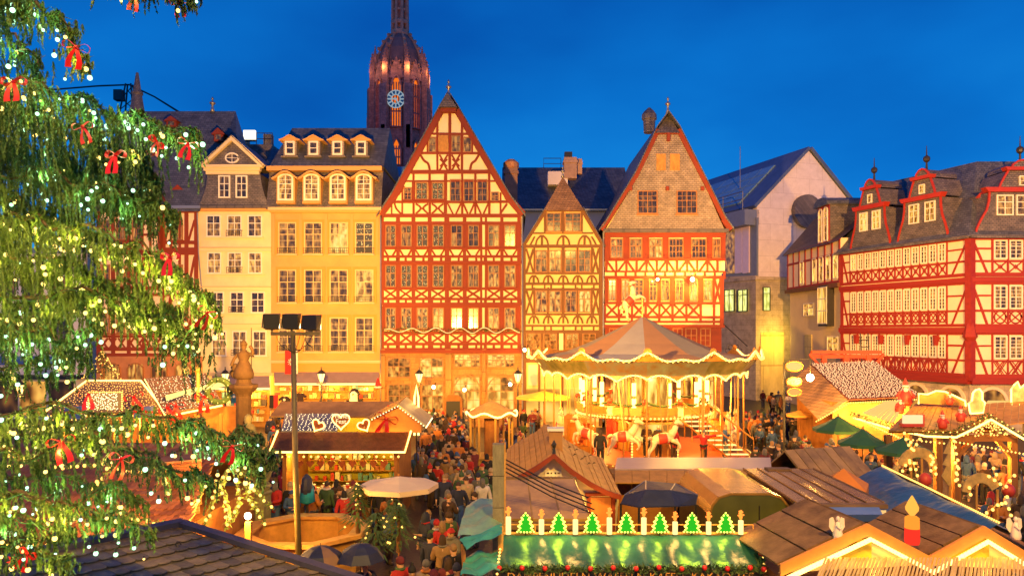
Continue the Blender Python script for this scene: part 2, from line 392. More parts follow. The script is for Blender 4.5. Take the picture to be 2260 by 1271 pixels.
# ---- big red half-timbered house
h = H('half_timbered_house', 'tall rust red half-timbered house with steep five storey gable and sparkling window lights', 'house', rowO(996))
GP = [(843, 776), (843, 470), (868, 432), (973, 242), (990, 222), (1009, 242), (1123, 437), (1151, 472), (1151, 776)]
h.prism('wall', GP, 0, 11, INFILL)
h.roof_line([(832, 480), (866, 428), (971, 238), (990, 206), (1011, 238), (1126, 434), (1160, 480)], .16, -.25, 11, SLATE)
for a, b, w in (((840, 474), (870, 434), 15), ((868, 438), (974, 244), 15), ((974, 246), (982, 232), 10), ((1008, 246), (1000, 232), 10), ((1008, 244), (1122, 438), 15), ((1120, 434), (1154, 474), 15)): h.beam(*a, *b, w, REDT, .16, 'bargeboard')
h.prism('gable_hood', [(972, 243), (990, 212), (1010, 243)], -.75, .2, SLATED)
h.box('hood_board', 975, 243, 1007, 251, 0, .5, REDT)
h.finial(990, 216, 176, -.3, ZINC, .14)
XB = [(848, 875), (882, 909), (916, 945), (952, 981), (992, 1022), (1029, 1059), (1076, 1104), (1111, 1141)]
XW = [(851, 874), (885, 909), (920, 945), (955, 980), (995, 1021), (1033, 1057), (1077, 1102), (1113, 1138)]
XP = [(845, 5), (878.5, 8), (912.5, 8), (948.5, 8), (986.5, 10), (1025.5, 8), (1062, 5), (1072.5, 5), (1107.5, 8), (1146, 9)]
BK = ['s', 's', 's', 's', 'di', 'di', 'di', 'di']
for (y0, y1, dk, rl, st) in ((497, 545, ['si', 'si', 's', 's', 'di', 'di', 'id', 'di'], [(476, 9), (493, 7), (548, 6), (566.5, 6), (580, 8)], 'v'),
                             (585, 634, ['si', 's', 's', 's', 'sl', 'il', 'il', 'il'], [(637, 6), (660, 6), (671.5, 7)], 'x'),
                             (679, 726, ['sl', 'sl', 'sl', 'sl', 'sl', 'li', 'li', 'l'], [(734, 7), (759, 6), (771, 8)], 'x')):
    h.rails(845, 1149, rl, REDT)
    top = y0-3 if st == 'v' else y0-4
    pz1 = y1+3
    for x, w in XP: h.beam(x, top, x, rl[-1][0], w, REDT, .05)
    # panels between window and post are red too
    for (a, b), (c, d) in zip(XB, XW):
        h.box('panel', a-4, y0-4, c+.5, y1+3, 0, .045, REDT); h.box('panel', d-.5, y0-4, b+4, y1+3, 0, .045, REDT)
    for i, (a, b) in enumerate(XW): h.window(a, y0, b, y1, dk[i], 2, (.36, .64), (1, 2), OFRAME, sill=REDT)
    py = (rl[-3][0]+2, rl[-2][0]-2)
    for a, b in XB:
        if st == 'v': h.vee(a, b, py[0], py[1], REDT, .3)
        else: h.cross(a, b, py[0], py[1], REDT)
    for i in range(16): h.beam(857+i*19.4, rl[-2][0], 857+i*19.4, rl[-1][0], 5, REDT, .05)
h.rails(845, 1149, [(583, 5), (676, 5), (727, 5)], REDT)
for y in (579, 671, 771): h.beam(843, y, 1151, y, 6, REDT, .19, 'jetty_beam')
for x in (841, 1153):
    p0, p1 = h.P(x, 478), h.P(x, 930); MB().tube([(p0[0], -.3, p0[1]), (p0[0], -.16, p0[1]-.5), (p1[0], -.16, p1[1])], .055, 6).build('downpipe', ZINC, h.root)
for x, w in XP: h.beam(x, 474, x, 494, w, REDT, .05)
# gable field
for y, x0, x1, t in ((296, 950, 1035, 4.5), (338.5, 928, 1058, 5), (380, 907, 1088, 9), (446, 862, 1128, 5), (400, 895, 1096, 4)): h.beam(x0, y, x1, y, t, REDT, .07)
for x, y0, y1, t in ((992.5, 250, 297, 6), (965.5, 254, 297, 5), (1019.5, 254, 297, 5), (965.5, 297, 378, 5), (992.5, 297, 378, 7), (1019.5, 297, 378, 5), (943.5, 300, 338, 4), (1042, 300, 338, 4),
                     (913, 383, 472, 5), (948.5, 383, 472, 6), (983.5, 383, 472, 8), (1020, 383, 472, 5), (1049, 383, 472, 5), (1080, 383, 472, 5), (888, 412, 472, 4), (1105, 425, 472, 4), (865, 448, 472, 3)): h.beam(x, y0, x, y1, t, REDT, .05)
for x0, x1, y0, y1, k in ((946, 963, 303, 337, 'i'), (968, 989, 299, 337, 'o'), (996, 1017, 299, 337, 'i'), (1022, 1041, 303, 337, 'i')):
    if k == 'o': h.box('shutter', x0, y0, x1, y1, 0, .07, GOLDW)
    else: h.window(x0, y0, x1, y1, 'i', 1, (1.,), (1, 2), OFRAME)
for x0, x1, y0, y1, k in ((918, 944, 403, 441, 's'), (953, 979, 403, 441, 's'), (993, 1017, 396, 446, 'd'), (1023, 1046, 396, 446, 'd'), (1053, 1076, 396, 446, 'd'), (891, 909, 414, 442, 'di'), (1084, 1101, 424, 445, 'di')):
    h.window(x0, y0, x1, y1, k, 2, (.4, .6), (1, 2), OFRAME, sill=REDT)
for x0, x1 in ((909, 950), (945, 983)): h.box('panel', x0, 401, x0+8, 446, 0, .045, REDT)
for a, b, y0, y1 in ((968, 990, 342, 377), (995, 1017, 342, 377)):
    h.curve([(a+2, y0), (a+10, (y0+y1)/2), (a+2, y1)], 4, REDT); h.curve([(b-2, y0), (b-10, (y0+y1)/2), (b-2, y1)], 4, REDT)
    h.cross(a+3, b-3, (y0+y1)/2-8, (y0+y1)/2+8, REDT, 3.5)
h.curve([(928, 342), (936, 355), (945, 362), (949, 378)], 5, REDT); h.curve([(1057, 342), (1049, 355), (1041, 362), (1037, 378)], 5, REDT)
for a, b in ((917, 946), (952, 980)):
    h.curve([(a+1, 450), (a+12, 460), (a+1, 472)], 4, REDT); h.curve([(b-1, 450), (b-12, 460), (b-1, 472)], 4, REDT); h.box('ornament', a+9, 458.5, b-9, 462.5, 0, .05, REDT)
for a, b in ((988, 1018), (1022, 1047), (1051, 1078)): h.vee(a, b, 449, 472, REDT, .4)
h.curve([(871, 449), (875, 461), (885, 472)], 4, REDT); h.beam(1119, 450, 1104, 472, 5, REDT); h.beam(880, 430, 893, 412, 3, REDT)
# stone ground floor
gw = h.P(843, 776)[1]; ax = h.P(843, 0)[0]; bx = h.P(1150, 0)[0]
MB().box(ax-.05, bx+.05, -.16, 1, 0, gw-.03).build('stone_ground_floor', SAND, h.root)
h.box('cornice', 841, 772, 1152, 779, .0, .34, REDT)
for x0, x1, y0, y1, k, c, ar in ((855, 908, 787, 834, 'il', 2, .14), (926, 980, 787, 834, 'lb', 2, .14), (1002, 1061, 780, 811, 'lb', 3, 0), (1075, 1137, 780, 811, 'bl', 3, 0),
                                 (856, 908, 846, 905, 'il', 2, 0), (930, 980, 846, 905, 'lb', 2, 0), (1001, 1061, 826, 905, 'lib', 2, .42), (1074, 1136, 826, 905, 'lib', 2, .42)):
    o = h.window(x0, y0, x1, y1, k, c, (.45, .55), (2, 2), OFRAME, ar, .09); o.location.y = -.17
h.box('pilaster', 984, 770, 997, 905, .16, .3, SAND); h.box('pilaster', 843, 770, 851, 940, .16, .3, SAND); h.box('pilaster', 1064, 770, 1072, 870, .16, .26, SAND)
# fir garland with a pale ribbon under the third floor windows
g = MB(); gp = smooth_path([(*h.P(x, 729+2.2*math.sin(x*.11)), 0) for x in range(850, 1150, 9)], 2)
for p in gp:
    for q in range(16):
        a = R.random()*2*PI; rr = .07+R.random()*.13; c = Vector((p.x+R.uniform(-.15, .15), -.26+.1*math.cos(a), p.y+rr*math.sin(a)))
        g.poly([c, c+V(R.uniform(-.09, .09), R.uniform(-.08, .08), R.uniform(-.09, .09)), c+V(R.uniform(-.09, .09), R.uniform(-.08, .08), R.uniform(-.09, .09))])
FIR = mat('fir needles', (.06, .11, .03), .75, .4, 3)
o = g.build('garland', FIR, None, (h.root.location.x, h.root.location.y, 0)); tag(o, 'fir garland strung below the third floor windows of the tall red house', 'garland')
MB().tube([(p.x, -.36+.05*math.sin(i), p.y+.13*math.sin(i*.55)) for i, p in enumerate(gp)], .035, 5).build('ribbon', WFRAME, o)
house_red = h

# ---- small brown house
h = H('half_timbered_house', 'narrow brown half-timbered house with curved braces and a shingled pointed hood', 'house', rowO(1241))
h.prism('wall', [(1154, 942), (1154, 545), (1205, 462), (1285, 462), (1329, 540), (1329, 942)], 0, 9, mat('honey plaster', (.82, .60, .24), .9, .06, 1.4, .1, 30))
q = lambda px, py, y: ((px-CX)*(55+y)/F-h.O.x, y, CZ-(py-HY)*(55+y)/F)
A = q(1200, 464, -.25); B = q(1289, 464, -.25); T = q(1242, 390, .9)
m_ = MB(); m_.add([A, B, T, (A[0], .3, A[2]), (B[0], .3, B[2])], [(0, 1, 2), (0, 2, 3), (1, 4, 2), (0, 3, 4, 1), (3, 2, 4)])
m_.build('shingled_hood', SLATEN, h.root)
h.roof_line([(1149, 549), (1203, 460), (1242, 398), (1287, 460), (1335, 546)], .12, .9, 9, SLATED)
h.roof_line([(1149, 549), (1203, 461)], .1, -.25, .95, SLATED); h.roof_line([(1287, 461), (1335, 546)], .1, -.25, .95, SLATED)
h.finial(1242, 392, 368, .9, ZINC, .1)
h.beam(1153, 547, 1206, 464, 7, BROWNT, .1, 'bargeboard'); h.beam(1331, 543, 1284, 464, 7, BROWNT, .1, 'bargeboard')
h.posts([(1156, 8), (1326, 9)], 540, 780, BROWNT)
h.rails(1155, 1329, [(543.5, 7), (603.5, 4.5), (626, 6), (638.5, 5), (693.5, 4.5), (719, 5), (732, 8)], BROWNT)
h.beam(1203, 465, 1286, 465, 6, BROWNT, .07); h.beam(1174, 515, 1309, 515, 4, BROWNT, .07)
h.posts([(1203, 5), (1242, 7), (1284, 5)], 464, 516, BROWNT)
for x0, x1 in ((1206, 1238), (1246, 1282)): h.window(x0, 470, x1, 512, 'di', 2, (.45, .55), (1, 2), OFRAME, sill=GOLDW)
def arches(xs, y0, y1, w=13, th=4):
    for x in xs:
        h.curve([(x-w, y1), (x-w*.75, lerp(y1, y0, .55)), (x-2, y0+1)], th, BROWNT); h.curve([(x+w, y1), (x+w*.75, lerp(y1, y0, .55)), (x+2, y0+1)], th, BROWNT)
        h.beam(x, y0, x, y1, 5, BROWNT)
arches((1196, 1243, 1290), 519, 541, 14); h.curve([(1170, 541), (1176, 530), (1180, 522)], 4, BROWNT); h.curve([(1316, 541), (1310, 530), (1305, 522)], 4, BROWNT)
WX = [(1181, 1208), (1211, 1239), (1246, 1273), (1276, 1304)]
for y0, y1, kk in ((552, 601, ('il', 'il', 'di', 'di')), (641, 690, ('il', 'lb', 'il', 'b'))):
    for (a, b), k in zip(WX, kk): h.window(a, y0, b, y1, k, 2, (.38, .62), (1, 2), OFRAME)
    for a, b in ((1161, 1177), (1308, 1321)): h.cross(a, b, y0-3, y1+1, BROWNT, 5)
    h.posts([(1179, 4), (1209.5, 4), (1242.5, 7), (1274.5, 4), (1306, 4)], y0-6, y1+3, BROWNT)
    arches((1178, 1210, 1243, 1275, 1306), y1+6, y1+24, 11)
for y0, y1 in ((626, 638), (719, 731)):
    for x in (1175, 1202, 1216, 1243, 1270, 1284, 1310): h.beam(x, y0, x, y1, 4, BROWNT)
h.box('panel', 1154, 733, 1329, 776, 0, .04, BROWNT)
for x0, x1 in ((1161, 1193), (1199, 1229), (1248, 1277), (1285, 1315)): h.window(x0, 735, x1, 771, 'lbi', 2, (.45, .55), (1, 2), OFRAME)
h.box('panel', 1234, 734, 1243, 772, .03, .06, INFILL)
h.box('panel', 1154, 776, 1329, 800, 0, .05, BROWNT); h.box('panel', 1166, 805, 1186, 850, 0, .06, PINKPL); h.box('shop_front', 1158, 858, 1325, 930, 0, .08, P_['bright'])
h.posts([(1157, 8), (1190, 5), (1240, 6), (1285, 5), (1325, 8)], 776, 940, BROWNT, .08)
house_small = h

# ---- right red house with shingled gable
h = H('half_timbered_house', 'red half-timbered house with a tall gable clad in pale brown shingles', 'house', rowO(1468))
h.prism('wall', [(1335, 942), (1335, 509), (1402, 400), (1452, 292), (1495, 292), (1560, 420), (1600, 509), (1600, 600), (1592, 604), (1592, 942)], .02, 10, INFILL)
h.prism('shingle_cladding', [(1337, 509), (1404, 396), (1452, 294), (1495, 294), (1559, 420), (1598, 509)], -.14, .1, SLATEB)
h.roof_line([(1321, 511), (1334, 495), (1401, 384), (1449, 284), (1474, 250), (1499, 284), (1563, 410), (1600, 484), (1617, 508)], .14, -.35, 13, SLATE)
for a, b, w in (((1326, 508), (1338, 492), 9), ((1336, 497), (1404, 388), 8), ((1402, 392), (1452, 288), 8), ((1496, 288), (1562, 416), 9), ((1560, 412), (1600, 492), 9), ((1596, 484), (1612, 508), 13)): h.beam(*a, *b, w, REDT, .24, 'bargeboard')
A = q = None
hx = lambda px, py, y: ((px-CX)*(55+y)/F-h.O.x, y, CZ-(py-HY)*(55+y)/F)
A, B, T = hx(1447, 293, -.4), hx(1500, 293, -.4), hx(1474, 249, .8)
MB().add([A, B, T, (A[0], .3, A[2]), (B[0], .3, B[2])], [(0, 1, 2), (0, 2, 3), (1, 4, 2), (0, 3, 4, 1), (3, 2, 4)]).build('shingled_hood', SLATED, h.root)
h.finial(1474, 252, 214, .8, ZINC, .13)
h.box('hood_board', 1452, 292, 1495, 298, 0, .3, REDT); h.box('corbel', 1470, 296, 1477, 314, .12, .4, REDT)
for x in (1390, 1471, 1548): h.box('corbel', x-3, 413, x+4, 422, .12, .32, REDT)
for x0, x1 in ((1448, 1468), (1478, 1499)): h.box('shutter', x0, 341, x1, 377, .13, .2, GOLDW)
for x0, x1 in ((1406, 1450), (1492, 1537)): o = h.window(x0, 422, x1, 473, 'd', 2, (.42, .58), (2, 2), OFRAME, sill=OFRAME); o.location.y = -.14
h.box('eaves_board', 1331, 506, 1606, 514, 0, .3, SLATED)
for x0, x1 in ((1334, 1347), (1375, 1389), (1417, 1432), (1462, 1475), (1508, 1525), (1559, 1572), (1590, 1601)): h.box('panel', x0, 512, x1, 576, 0, .05, REDT)
h.rails(1334, 1601, [(519, 12), (573, 6), (599.5, 4), (612, 7)], REDT)
FW = [(1347, 1375), (1389, 1417), (1432, 1462), (1475, 1508), (1525, 1559), (1572, 1590)]
for i, (a, b) in enumerate(FW): h.window(a, 527, b, 570, ['dl', 'di', 'dlb', 'd', 'di', 'i'][i], 2, (.36, .64), (2, 2), OFRAME, sill=REDT)
for i in range(12):
    x = 1338+i*22.3; h.beam(x, 576, x, 600, 5, REDT)
    if i < 11: (h.beam(x+2, 577, x+17, 599, 4.5, REDT) if i % 2 == 0 else h.beam(x+20, 577, x+4, 599, 4.5, REDT))
for i in range(12): x = 1359+i*21.8; h.beam(x, 600, x, 611, 5, REDT)
RW = [(1342, 1360), (1371, 1389), (1400, 1420), (1432, 1450), (1458, 1478), (1489, 1509), (1521, 1540), (1552, 1572)]
xs = [1335]+[v for p in RW for v in p]+[1575]
for i in range(0, len(xs)-1, 2): h.box('panel', xs[i], 612, xs[i+1], 670, 0, .05, REDT)
for i, (a, b) in enumerate(RW): h.window(a, 617, b, 664, ['di', 'di', 'd', 'il', 'il', 'il', 'bl', 'b'][i], 2, (.3, .7), (1, 3), OFRAME)
h.posts([(1575, 4), (1593, 8)], 612, 720, REDT); h.cross(1577, 1590, 615, 668, REDT)
h.rails(1335, 1597, [(669, 5), (699.5, 5), (710, 5), (720, 8)], REDT)
BX = [1335, 1366, 1395, 1425, 1455, 1484, 1515, 1546, 1575, 1592]
for i, x in enumerate(BX):
    h.beam(x, 669, x, 712, 5, REDT)
    if i < 7: h.cross(x+3, BX[i+1]-3, 672, 697, REDT)
h.box('panel', 1335, 722, 1592, 785, 0, .05, REDT)
for x0, x1 in ((1344, 1364), (1376, 1396), (1484, 1506), (1512, 1538), (1545, 1568)): h.window(x0, 724, x1, 764, 'il', 2, (.4, .6), (1, 2), OFRAME)
MB().box(h.P(1335, 0)[0], h.P(1592, 0)[0], -.12, 1, 0, h.P(1335, 786)[1]).build('stone_ground_floor', SAND, h.root)
for i in range(5): o = h.window(1345+i*48, 800, 1383+i*48, 900, 'lb', 2, (.4, .6), (2, 2), OFRAME, .3); o.location.y = -.13
for y in (612, 720): h.beam(1333, y, 1598, y, 6, REDT, .18, 'jetty_beam')
p0, p1 = h.P(1331, 512), h.P(1331, 930); MB().tube([(p0[0], -.3, p0[1]), (p0[0], -.16, p0[1]-.5), (p1[0], -.16, p1[1])], .055, 6).build('downpipe', ZINC, h.root)
# wrought sign bracket at its corner, wall lamps
b = MB(); cx_, cz_ = h.P(1596, 715); 
b.tube([(cx_, -.1, cz_), (cx_+1.6, -.5, cz_-1.6)], .04, 5)
for i in range(5): b.tube([(cx_+.2+.22*i+.16*math.cos(a), -.4, cz_-1.9+.25*(i % 2)+.16*math.sin(a)) for a in [k*PI/5 for k in range(11)]], .02, 4)
b.build('sign_bracket', IRON, h.root)
for px, py, pw in ((1447, 618, 60), (1523, 618, 160)):
    p = h.P(px, py); w_ = (h.O.x+p[0], 55-.75, p[1])
    t = thing('wall_lamp', 'bright %s wall lamp between the second floor windows of the red shingled house' % ('small left-placed' if px < 1500 else 'starlike'), 'lamp', (w_[0], w_[1]+.75, w_[2]), 0, 'wall lamps on the red house')
    t['label'] = 'small wall lamp just right of the carousel horse' if px < 1500 else 'large bright wall lamp near the end of the red shingled house'
    MB().tube([(0, -.05, .15), (0, -.5, .3), (0, -.75, .12)], .025, 5).build('bracket', IRON, t)
    MB().ball((0, -.75, 0), .11 if px < 1500 else .16, 8, 6).build('globe', emis('lamp globe', (1, .8, .4), 12), t)
    lamp('wall_lamp_light', (w_[0], w_[1]-.3, w_[2]), pw*6, OL, .1)
MB().lathe([(.45, 0), (.5, 1.0), (.62, 1.1), (.6, 1.5), (.42, 1.75), (.2, 1.95), (.1, 2.05)], 8, ((1433-CX)*62/F-h.O.x, 7, CZ-(294-HY)*62/F)).build('chimney', SLATED, h.root)
house_right = h

# ---- orange plaster house with mansard roof
h = H('mansard_house', 'ochre plaster house with slate mansard roof and two rows of dormers', 'house', rowO(718))
h.prism('wall', [(598, 942), (598, 462), (840, 462), (840, 942)], 0, 10, OCHRE)
zt = lambda py, y: CZ-(py-HY)*(55+y)/F
xa, xb = h.P(590, 0)[0], h.P(843, 0)[0]
MB().add([(xa, -.35, zt(462, -.35)), (xb, -.35, zt(462, -.35)), (xb, .55, zt(374, .55)), (xa, .55, zt(374, .55)), (xa, 9, zt(462, -.35)), (xb, 9, zt(462, -.35)), (xb, 8.5, zt(374, .55)), (xa, 8.5, zt(374, .55))],
         [(0, 1, 2, 3), (1, 5, 6, 2), (0, 3, 7, 4), (3, 2, 6, 7)]).build('mansard_slope', SLATED, h.root)
x2a, x2b = h.P(592, 0)[0], h.P(846, 0)[0]
MB().add([(x2a, .15, zt(368, .15)), (x2b, .15, zt(368, .15)), (x2b-.05, 3.4, zt(283, 3.4)), (x2a+.75, 3.4, zt(283, 3.4)), (x2a, 9, zt(368, .15)), (x2b, 9, zt(368, .15))],
         [(0, 1, 2, 3), (1, 5, 2), (0, 3, 4), (4, 3, 2, 5), (0, 4, 5, 1)]).build('upper_roof', SLATE, h.root)
h.box('cornice', 589, 367, 843, 377, -.6, .12, OCHRE); h.box('cornice', 595, 459, 843, 466, 0, .4, TRIMS); h.box('cornice', 597, 466, 841, 470, 0, .22, OCHRE)
for c in (630.5, 688, 746, 803):     # large arched dormers
    y_ = -.55; x0, z0 = (c-20-CX)*(55+y_)/F-h.O.x, zt(450, y_); x1 = (c+20-CX)*(55+y_)/F-h.O.x; z1 = zt(384, y_); w = x1-x0; xc = (x0+x1)/2
    t = link('dormer', None, h.root, (xc, y_, z0)); hh = z1-z0
    pr = [(-w/2, 0)]+[(-w/2+w*i/8, hh-.35+.35*math.sin(PI*i/8)) for i in range(9)]+[(w/2, 0)]
    MB().prism(pr, 0, 1.3).build('dormer_wall', OCHRE, t)
    MB().strip([(-w/2-.3, hh-.38)]+[(-w/2*1.05+w*1.05*i/8, hh-.24+.38*math.sin(PI*i/8)) for i in range(9)]+[(w/2+.3, hh-.38)], -.25, 1.3, .13).build('dormer_hood', OCHRE, t)
    o = h.window(0, 0, 0, 0, 'l' if c > 680 else 'il', 2, (.36, .64), (1, 3), WFRAME, .16, .13, .09, metres=(xc, z0+.22, 1.12, 1.92)); o.location.y = y_-.0
    piece('sill', OCHRE, t, (0, -.09, .07), (w*.96, .2, .13))
for c in (640, 692, 745, 797):
    y_ = .75; xc = (c-CX)*(55+y_)/F-h.O.x; z0 = zt(347, y_); z1 = zt(310, y_); hh = z1-z0; w = .95
    t = link('dormer', None, h.root, (xc, y_, z0))
    MB().box(-w/2, w/2, 0, 1.6, 0, hh).build('dormer_wall', SLATEB, t)
    MB().strip([(-w/2-.28, hh-.02), (-w/2, hh+.08), (-.15, hh+.28), (0, hh+.34), (.15, hh+.28), (w/2, hh+.08), (w/2+.28, hh-.02)], -.2, 1.9, .1).build('dormer_hood', OCHRE, t)
    MB().prism([(-w/2-.2, hh-.04), (-.15, hh+.26), (.15, hh+.26), (w/2+.2, hh-.04)], -.1, .1).build('dormer_gable', OCHRE, t)
    piece('dormer_foot', SLATEB, t, (0, -.06, .02), (1.25, .25, .1))
    o = h.window(0, 0, 0, 0, 'd', 1, (.5, .5), (1, 1), WFRAME, 0, .13, .07, metres=(xc, z0+.14, .72, hh-.2)); o.location.y = y_
mat('honey surround', (.68, .30, .06), .85, .06)
CXS = [(615, 655), (672, 712), (728, 769), (784, 825)]
for (y0, y1), kk in zip(((491, 561), (595, 668), (700, 776)), (('i', 'i', 'bl', 's'), ('di', 'di', 'il', 'lb'), ('i', 'i', 'i', 'i'))):
    for (a, b), k in zip(CXS, kk):
        [h.box('window_surround', q0, q1, q2, q3, 0, .06, MATS['honey surround']) for q0, q1, q2, q3 in ((a-6, y0-6, a-.5, y1), (b+.5, y0-6, b+6, y1), (a-.5, y0-6, b+.5, y0-.5))]
        o = h.window(a, y0, b, y1, k, 2, (.37, .63), (1, 3), mat('honey window paint', (.70, .50, .22), .6, .05), 0, .09, .12, sill=TRIMS)
        railing(h, a-1, b+1, y1-13, y1-1)
for x in (604, 663.5, 720, 776.5, 833): h.box('pilaster', x-3, 472, x+3, 562, 0, .07, OCHRE)
h.box('cornice', 600, 795, 841, 801, 0, .25, TRIMS); h.box('shop_fascia', 601, 801, 840, 821, 0, .12, mat('orange fascia', (.62, .30, .07), .7, .1))
house_ochre = h

# ---- cream house with flared slate gable
h = H('cream_house', 'narrow cream plaster house with flared slate gable and oval attic window', 'house', rowO(522))
h.prism('wall', [(438, 942), (438, 462), (598, 462), (598, 942)], 0, 10, CREAM)
h.prism('slate_gable', [(437, 456), (443, 448), (450, 432), (456, 410), (459, 384), (575, 384), (579, 410), (585, 432), (592, 448), (598, 456)], -.12, 3, SLATED)
h.prism('gable_field', [(456, 368), (515, 310), (576, 368)], -.1, 2.5, SLATED)
h.roof_line([(446, 369), (515, 303), (584, 369)], .06, -.45, 5, SLATE)
h.beam(447, 369, 517, 305, 9, CREAM, .42, 'raking_cornice'); h.beam(583, 369, 513, 305, 9, CREAM, .42, 'raking_cornice')
for y0, y1, d, x0, x1 in ((366, 372, .46, 449, 581), (372, 379, .34, 453, 577), (379, 386, .24, 457, 574)): h.box('cornice', x0, y0, x1, y1, 0, d, CREAM)
p = h.P(514, 350); b = MB(); e1 = [(.46*math.cos(a), .34*math.sin(a)) for a in [i*PI/10 for i in range(20)]]
b.strip(e1+[e1[0], e1[1]], -.08, .02, .1); b.box(-.02, .02, -.07, 0, -.3, .3); b.box(-.42, .42, -.069, 0, -.02, .02)
o = b.build('oval_window', WFRAME, h.root, (p[0], -.12, p[1])); MB().prism(e1, -.04, -.01).build('pane', P_['dark'], o)
for a, b_ in ((484, 510), (522, 548)): o = h.window(a, 388, b_, 438, 'd', 2, (.36, .64), (1, 2), WFRAME, 0, .1); o.location.y = -.12
h.box('eaves_moulding', 436, 455, 600, 461, 0, .32, SLATED); h.box('eaves_moulding', 438, 461, 599, 467, 0, .22, OCHRE)
for y0, y1, xs_, kk in ((475, 523, ((456, 488), (502, 534), (547, 579)), 'di'), (557, 604, ((458, 489), (503, 535), (548, 579)), 'il'), (644, 691, ((463, 495), (508, 539), (554, 585)), 'd'), (730, 786, ((468, 501), (513, 545), (558, 589)), 'i')):
    for a, b_ in xs_:
        h.window(a, y0, b_, y1, kk, 2, (.36, .64), (1, 2), WFRAME, 0, .085, .08)
    a, b_ = xs_[1]; railing(h, a-1, b_+1, y1-14, y1-1)
    h.box('sill', xs_[0][0]-4, y1, xs_[2][1]+4, y1+3, 0, .16, CREAM)
for y in (548, 634, 716): h.box('string_course', 441, y, 599, y+7, 0, .1, CREAM); h.box('string_course', 440, y-2, 599, y, 0, .17, TRIMS)
h.box('cornice', 452, 822, 604, 829, 0, .3, TRIMS)
MB().tube([(h.P(437, 470)[0], -.12, h.P(437, 470)[1]), (h.P(440, 560)[0], -.12, h.P(440, 560)[1]), (h.P(452, 700)[0], -.12, h.P(452, 700)[1])], .05, 5).build('downpipe', ZINC, h.root)
house_cream = h

# ---- red timber house at the left end, behind the fir
h = H('half_timbered_house', 'red-brown half-timbered house with steep dark slate roof behind the lit fir', 'house', rowO(330))
h.prism('wall', [(215, 942), (215, 462), (438, 462), (438, 942)], 0, 11, PINKPL)
xa, xb = h.P(205, 0)[0], h.P(446, 0)[0]; zr = zt(246, 4.5)
MB().add([(xa, -.4, zt(466, -.4)), (xb, -.4, zt(466, -.4)), (h.P(470, 0)[0], 4.5, zr), (xa, 4.5, zr), (xa, 11, zt(466, -.4)), (h.P(500, 0)[0], 11, zt(470, 0)), (h.P(497, 0)[0], 2.2, zt(300, 2.2))],
         [(0, 1, 2, 3), (1, 6, 2), (6, 5, 2), (3, 2, 5, 4), (0, 3, 4), (0, 4, 5, 6, 1)]).build('roof', SLATE, h.root)
def small_dormer(px, py0, py1, w, y_):
    xc = (px-CX)*(55+y_)/F-h.O.x; z0 = zt(py1, y_); hh = zt(py0, y_)-z0
    t = link('dormer', None, h.root, (xc, y_, z0))
    MB().box(-w/2, w/2, 0, 1.5, 0, hh*.62).build('dormer_wall', REDT, t)
    MB().prism([(-w*.75, hh*.5), (0, hh), (w*.75, hh*.5)], -.12, 1.8).build('dormer_roof', REDT, t)
    piece('pane', P_['dark'], t, (0, -.02, hh*.3), (w*.55, .06, hh*.36))
small_dormer(378, 256, 280, .75, 3.4); small_dormer(406, 326, 350, .75, 2.2); small_dormer(393, 408, 440, .8, .7); small_dormer(330, 326, 350, .75, 2.2); small_dormer(482, 282, 312, .7, 2.4)
h.finial(303, 246, 178, 4.5, SLATED, .3); h.finial(469, 248, 214, 4.5, ZINC, .16)
MB().lathe([(.62, 0), (.5, .6), (.28, 2.0), (.1, 3.2)], 8, ((303-CX)*59.5/F-h.O.x, 4.5, zr-.2)).build('turret', SLATED, h.root)
h.box('gutter', 205, 455, 446, 462, 0, .35, ZINC)
# a gabled bay
h.prism('bay', [(320, 560), (320, 440), (340, 400), (360, 440), (360, 560)], -.5, 1, PINKPL)
for x in (322, 340, 358): h.beam(x, 452, x, 560, 5, REDT, .56)
for y in (480, 520, 558): h.beam(320, y, 360, y, 5, REDT, .57)
h.beam(316, 446, 341, 398, 6, REDT, .6, 'bargeboard'); h.beam(364, 446, 339, 398, 6, REDT, .6, 'bargeboard'); h.box('beam', 318, 445, 362, 451, .5, .58, REDT)
h.rails(215, 438, [(466, 8), (535, 7), (553, 14), (560, 6), (636, 8), (650, 8), (742, 7), (770, 8), (784, 10)], REDT)
for x in (218, 250, 285, 318, 362, 378, 397, 412, 433): h.beam(x, 466, x, 784, 8 if x not in (378, 397) else 5, REDT)
for a, b_ in ((225, 243), (258, 277), (292, 312), (340, 358), (386, 404)):
    for y0, y1 in ((486, 530), (584, 632), (680, 735)): h.window(a, y0, b_, y1, 'di', 2, (.4, .6), (1, 2), OFRAME, sill=REDT)
for a, b_ in ((416, 430), (364, 376), (320, 336)):
    for y0, y1 in ((486, 532), (566, 634), (655, 735)): h.beam(a, y1, b_, y0, 5, REDT)
for i in range(11): a = 222+i*19.5; h.cross(a, a+16, 746, 768, REDT, 4)
MB().box(h.P(215, 0)[0], h.P(447, 0)[0], -.15, 1, 0, h.P(215, 786)[1]).build('stone_ground_floor', mat('red sandstone', (.48, .20, .09), .85, .18, 1.5, .2), h.root)
for i in range(4): o = h.window(232+i*52, 800, 268+i*52, 900, 'il', 2, (.4, .6), (2, 2), OFRAME, .3); o.location.y = -.16

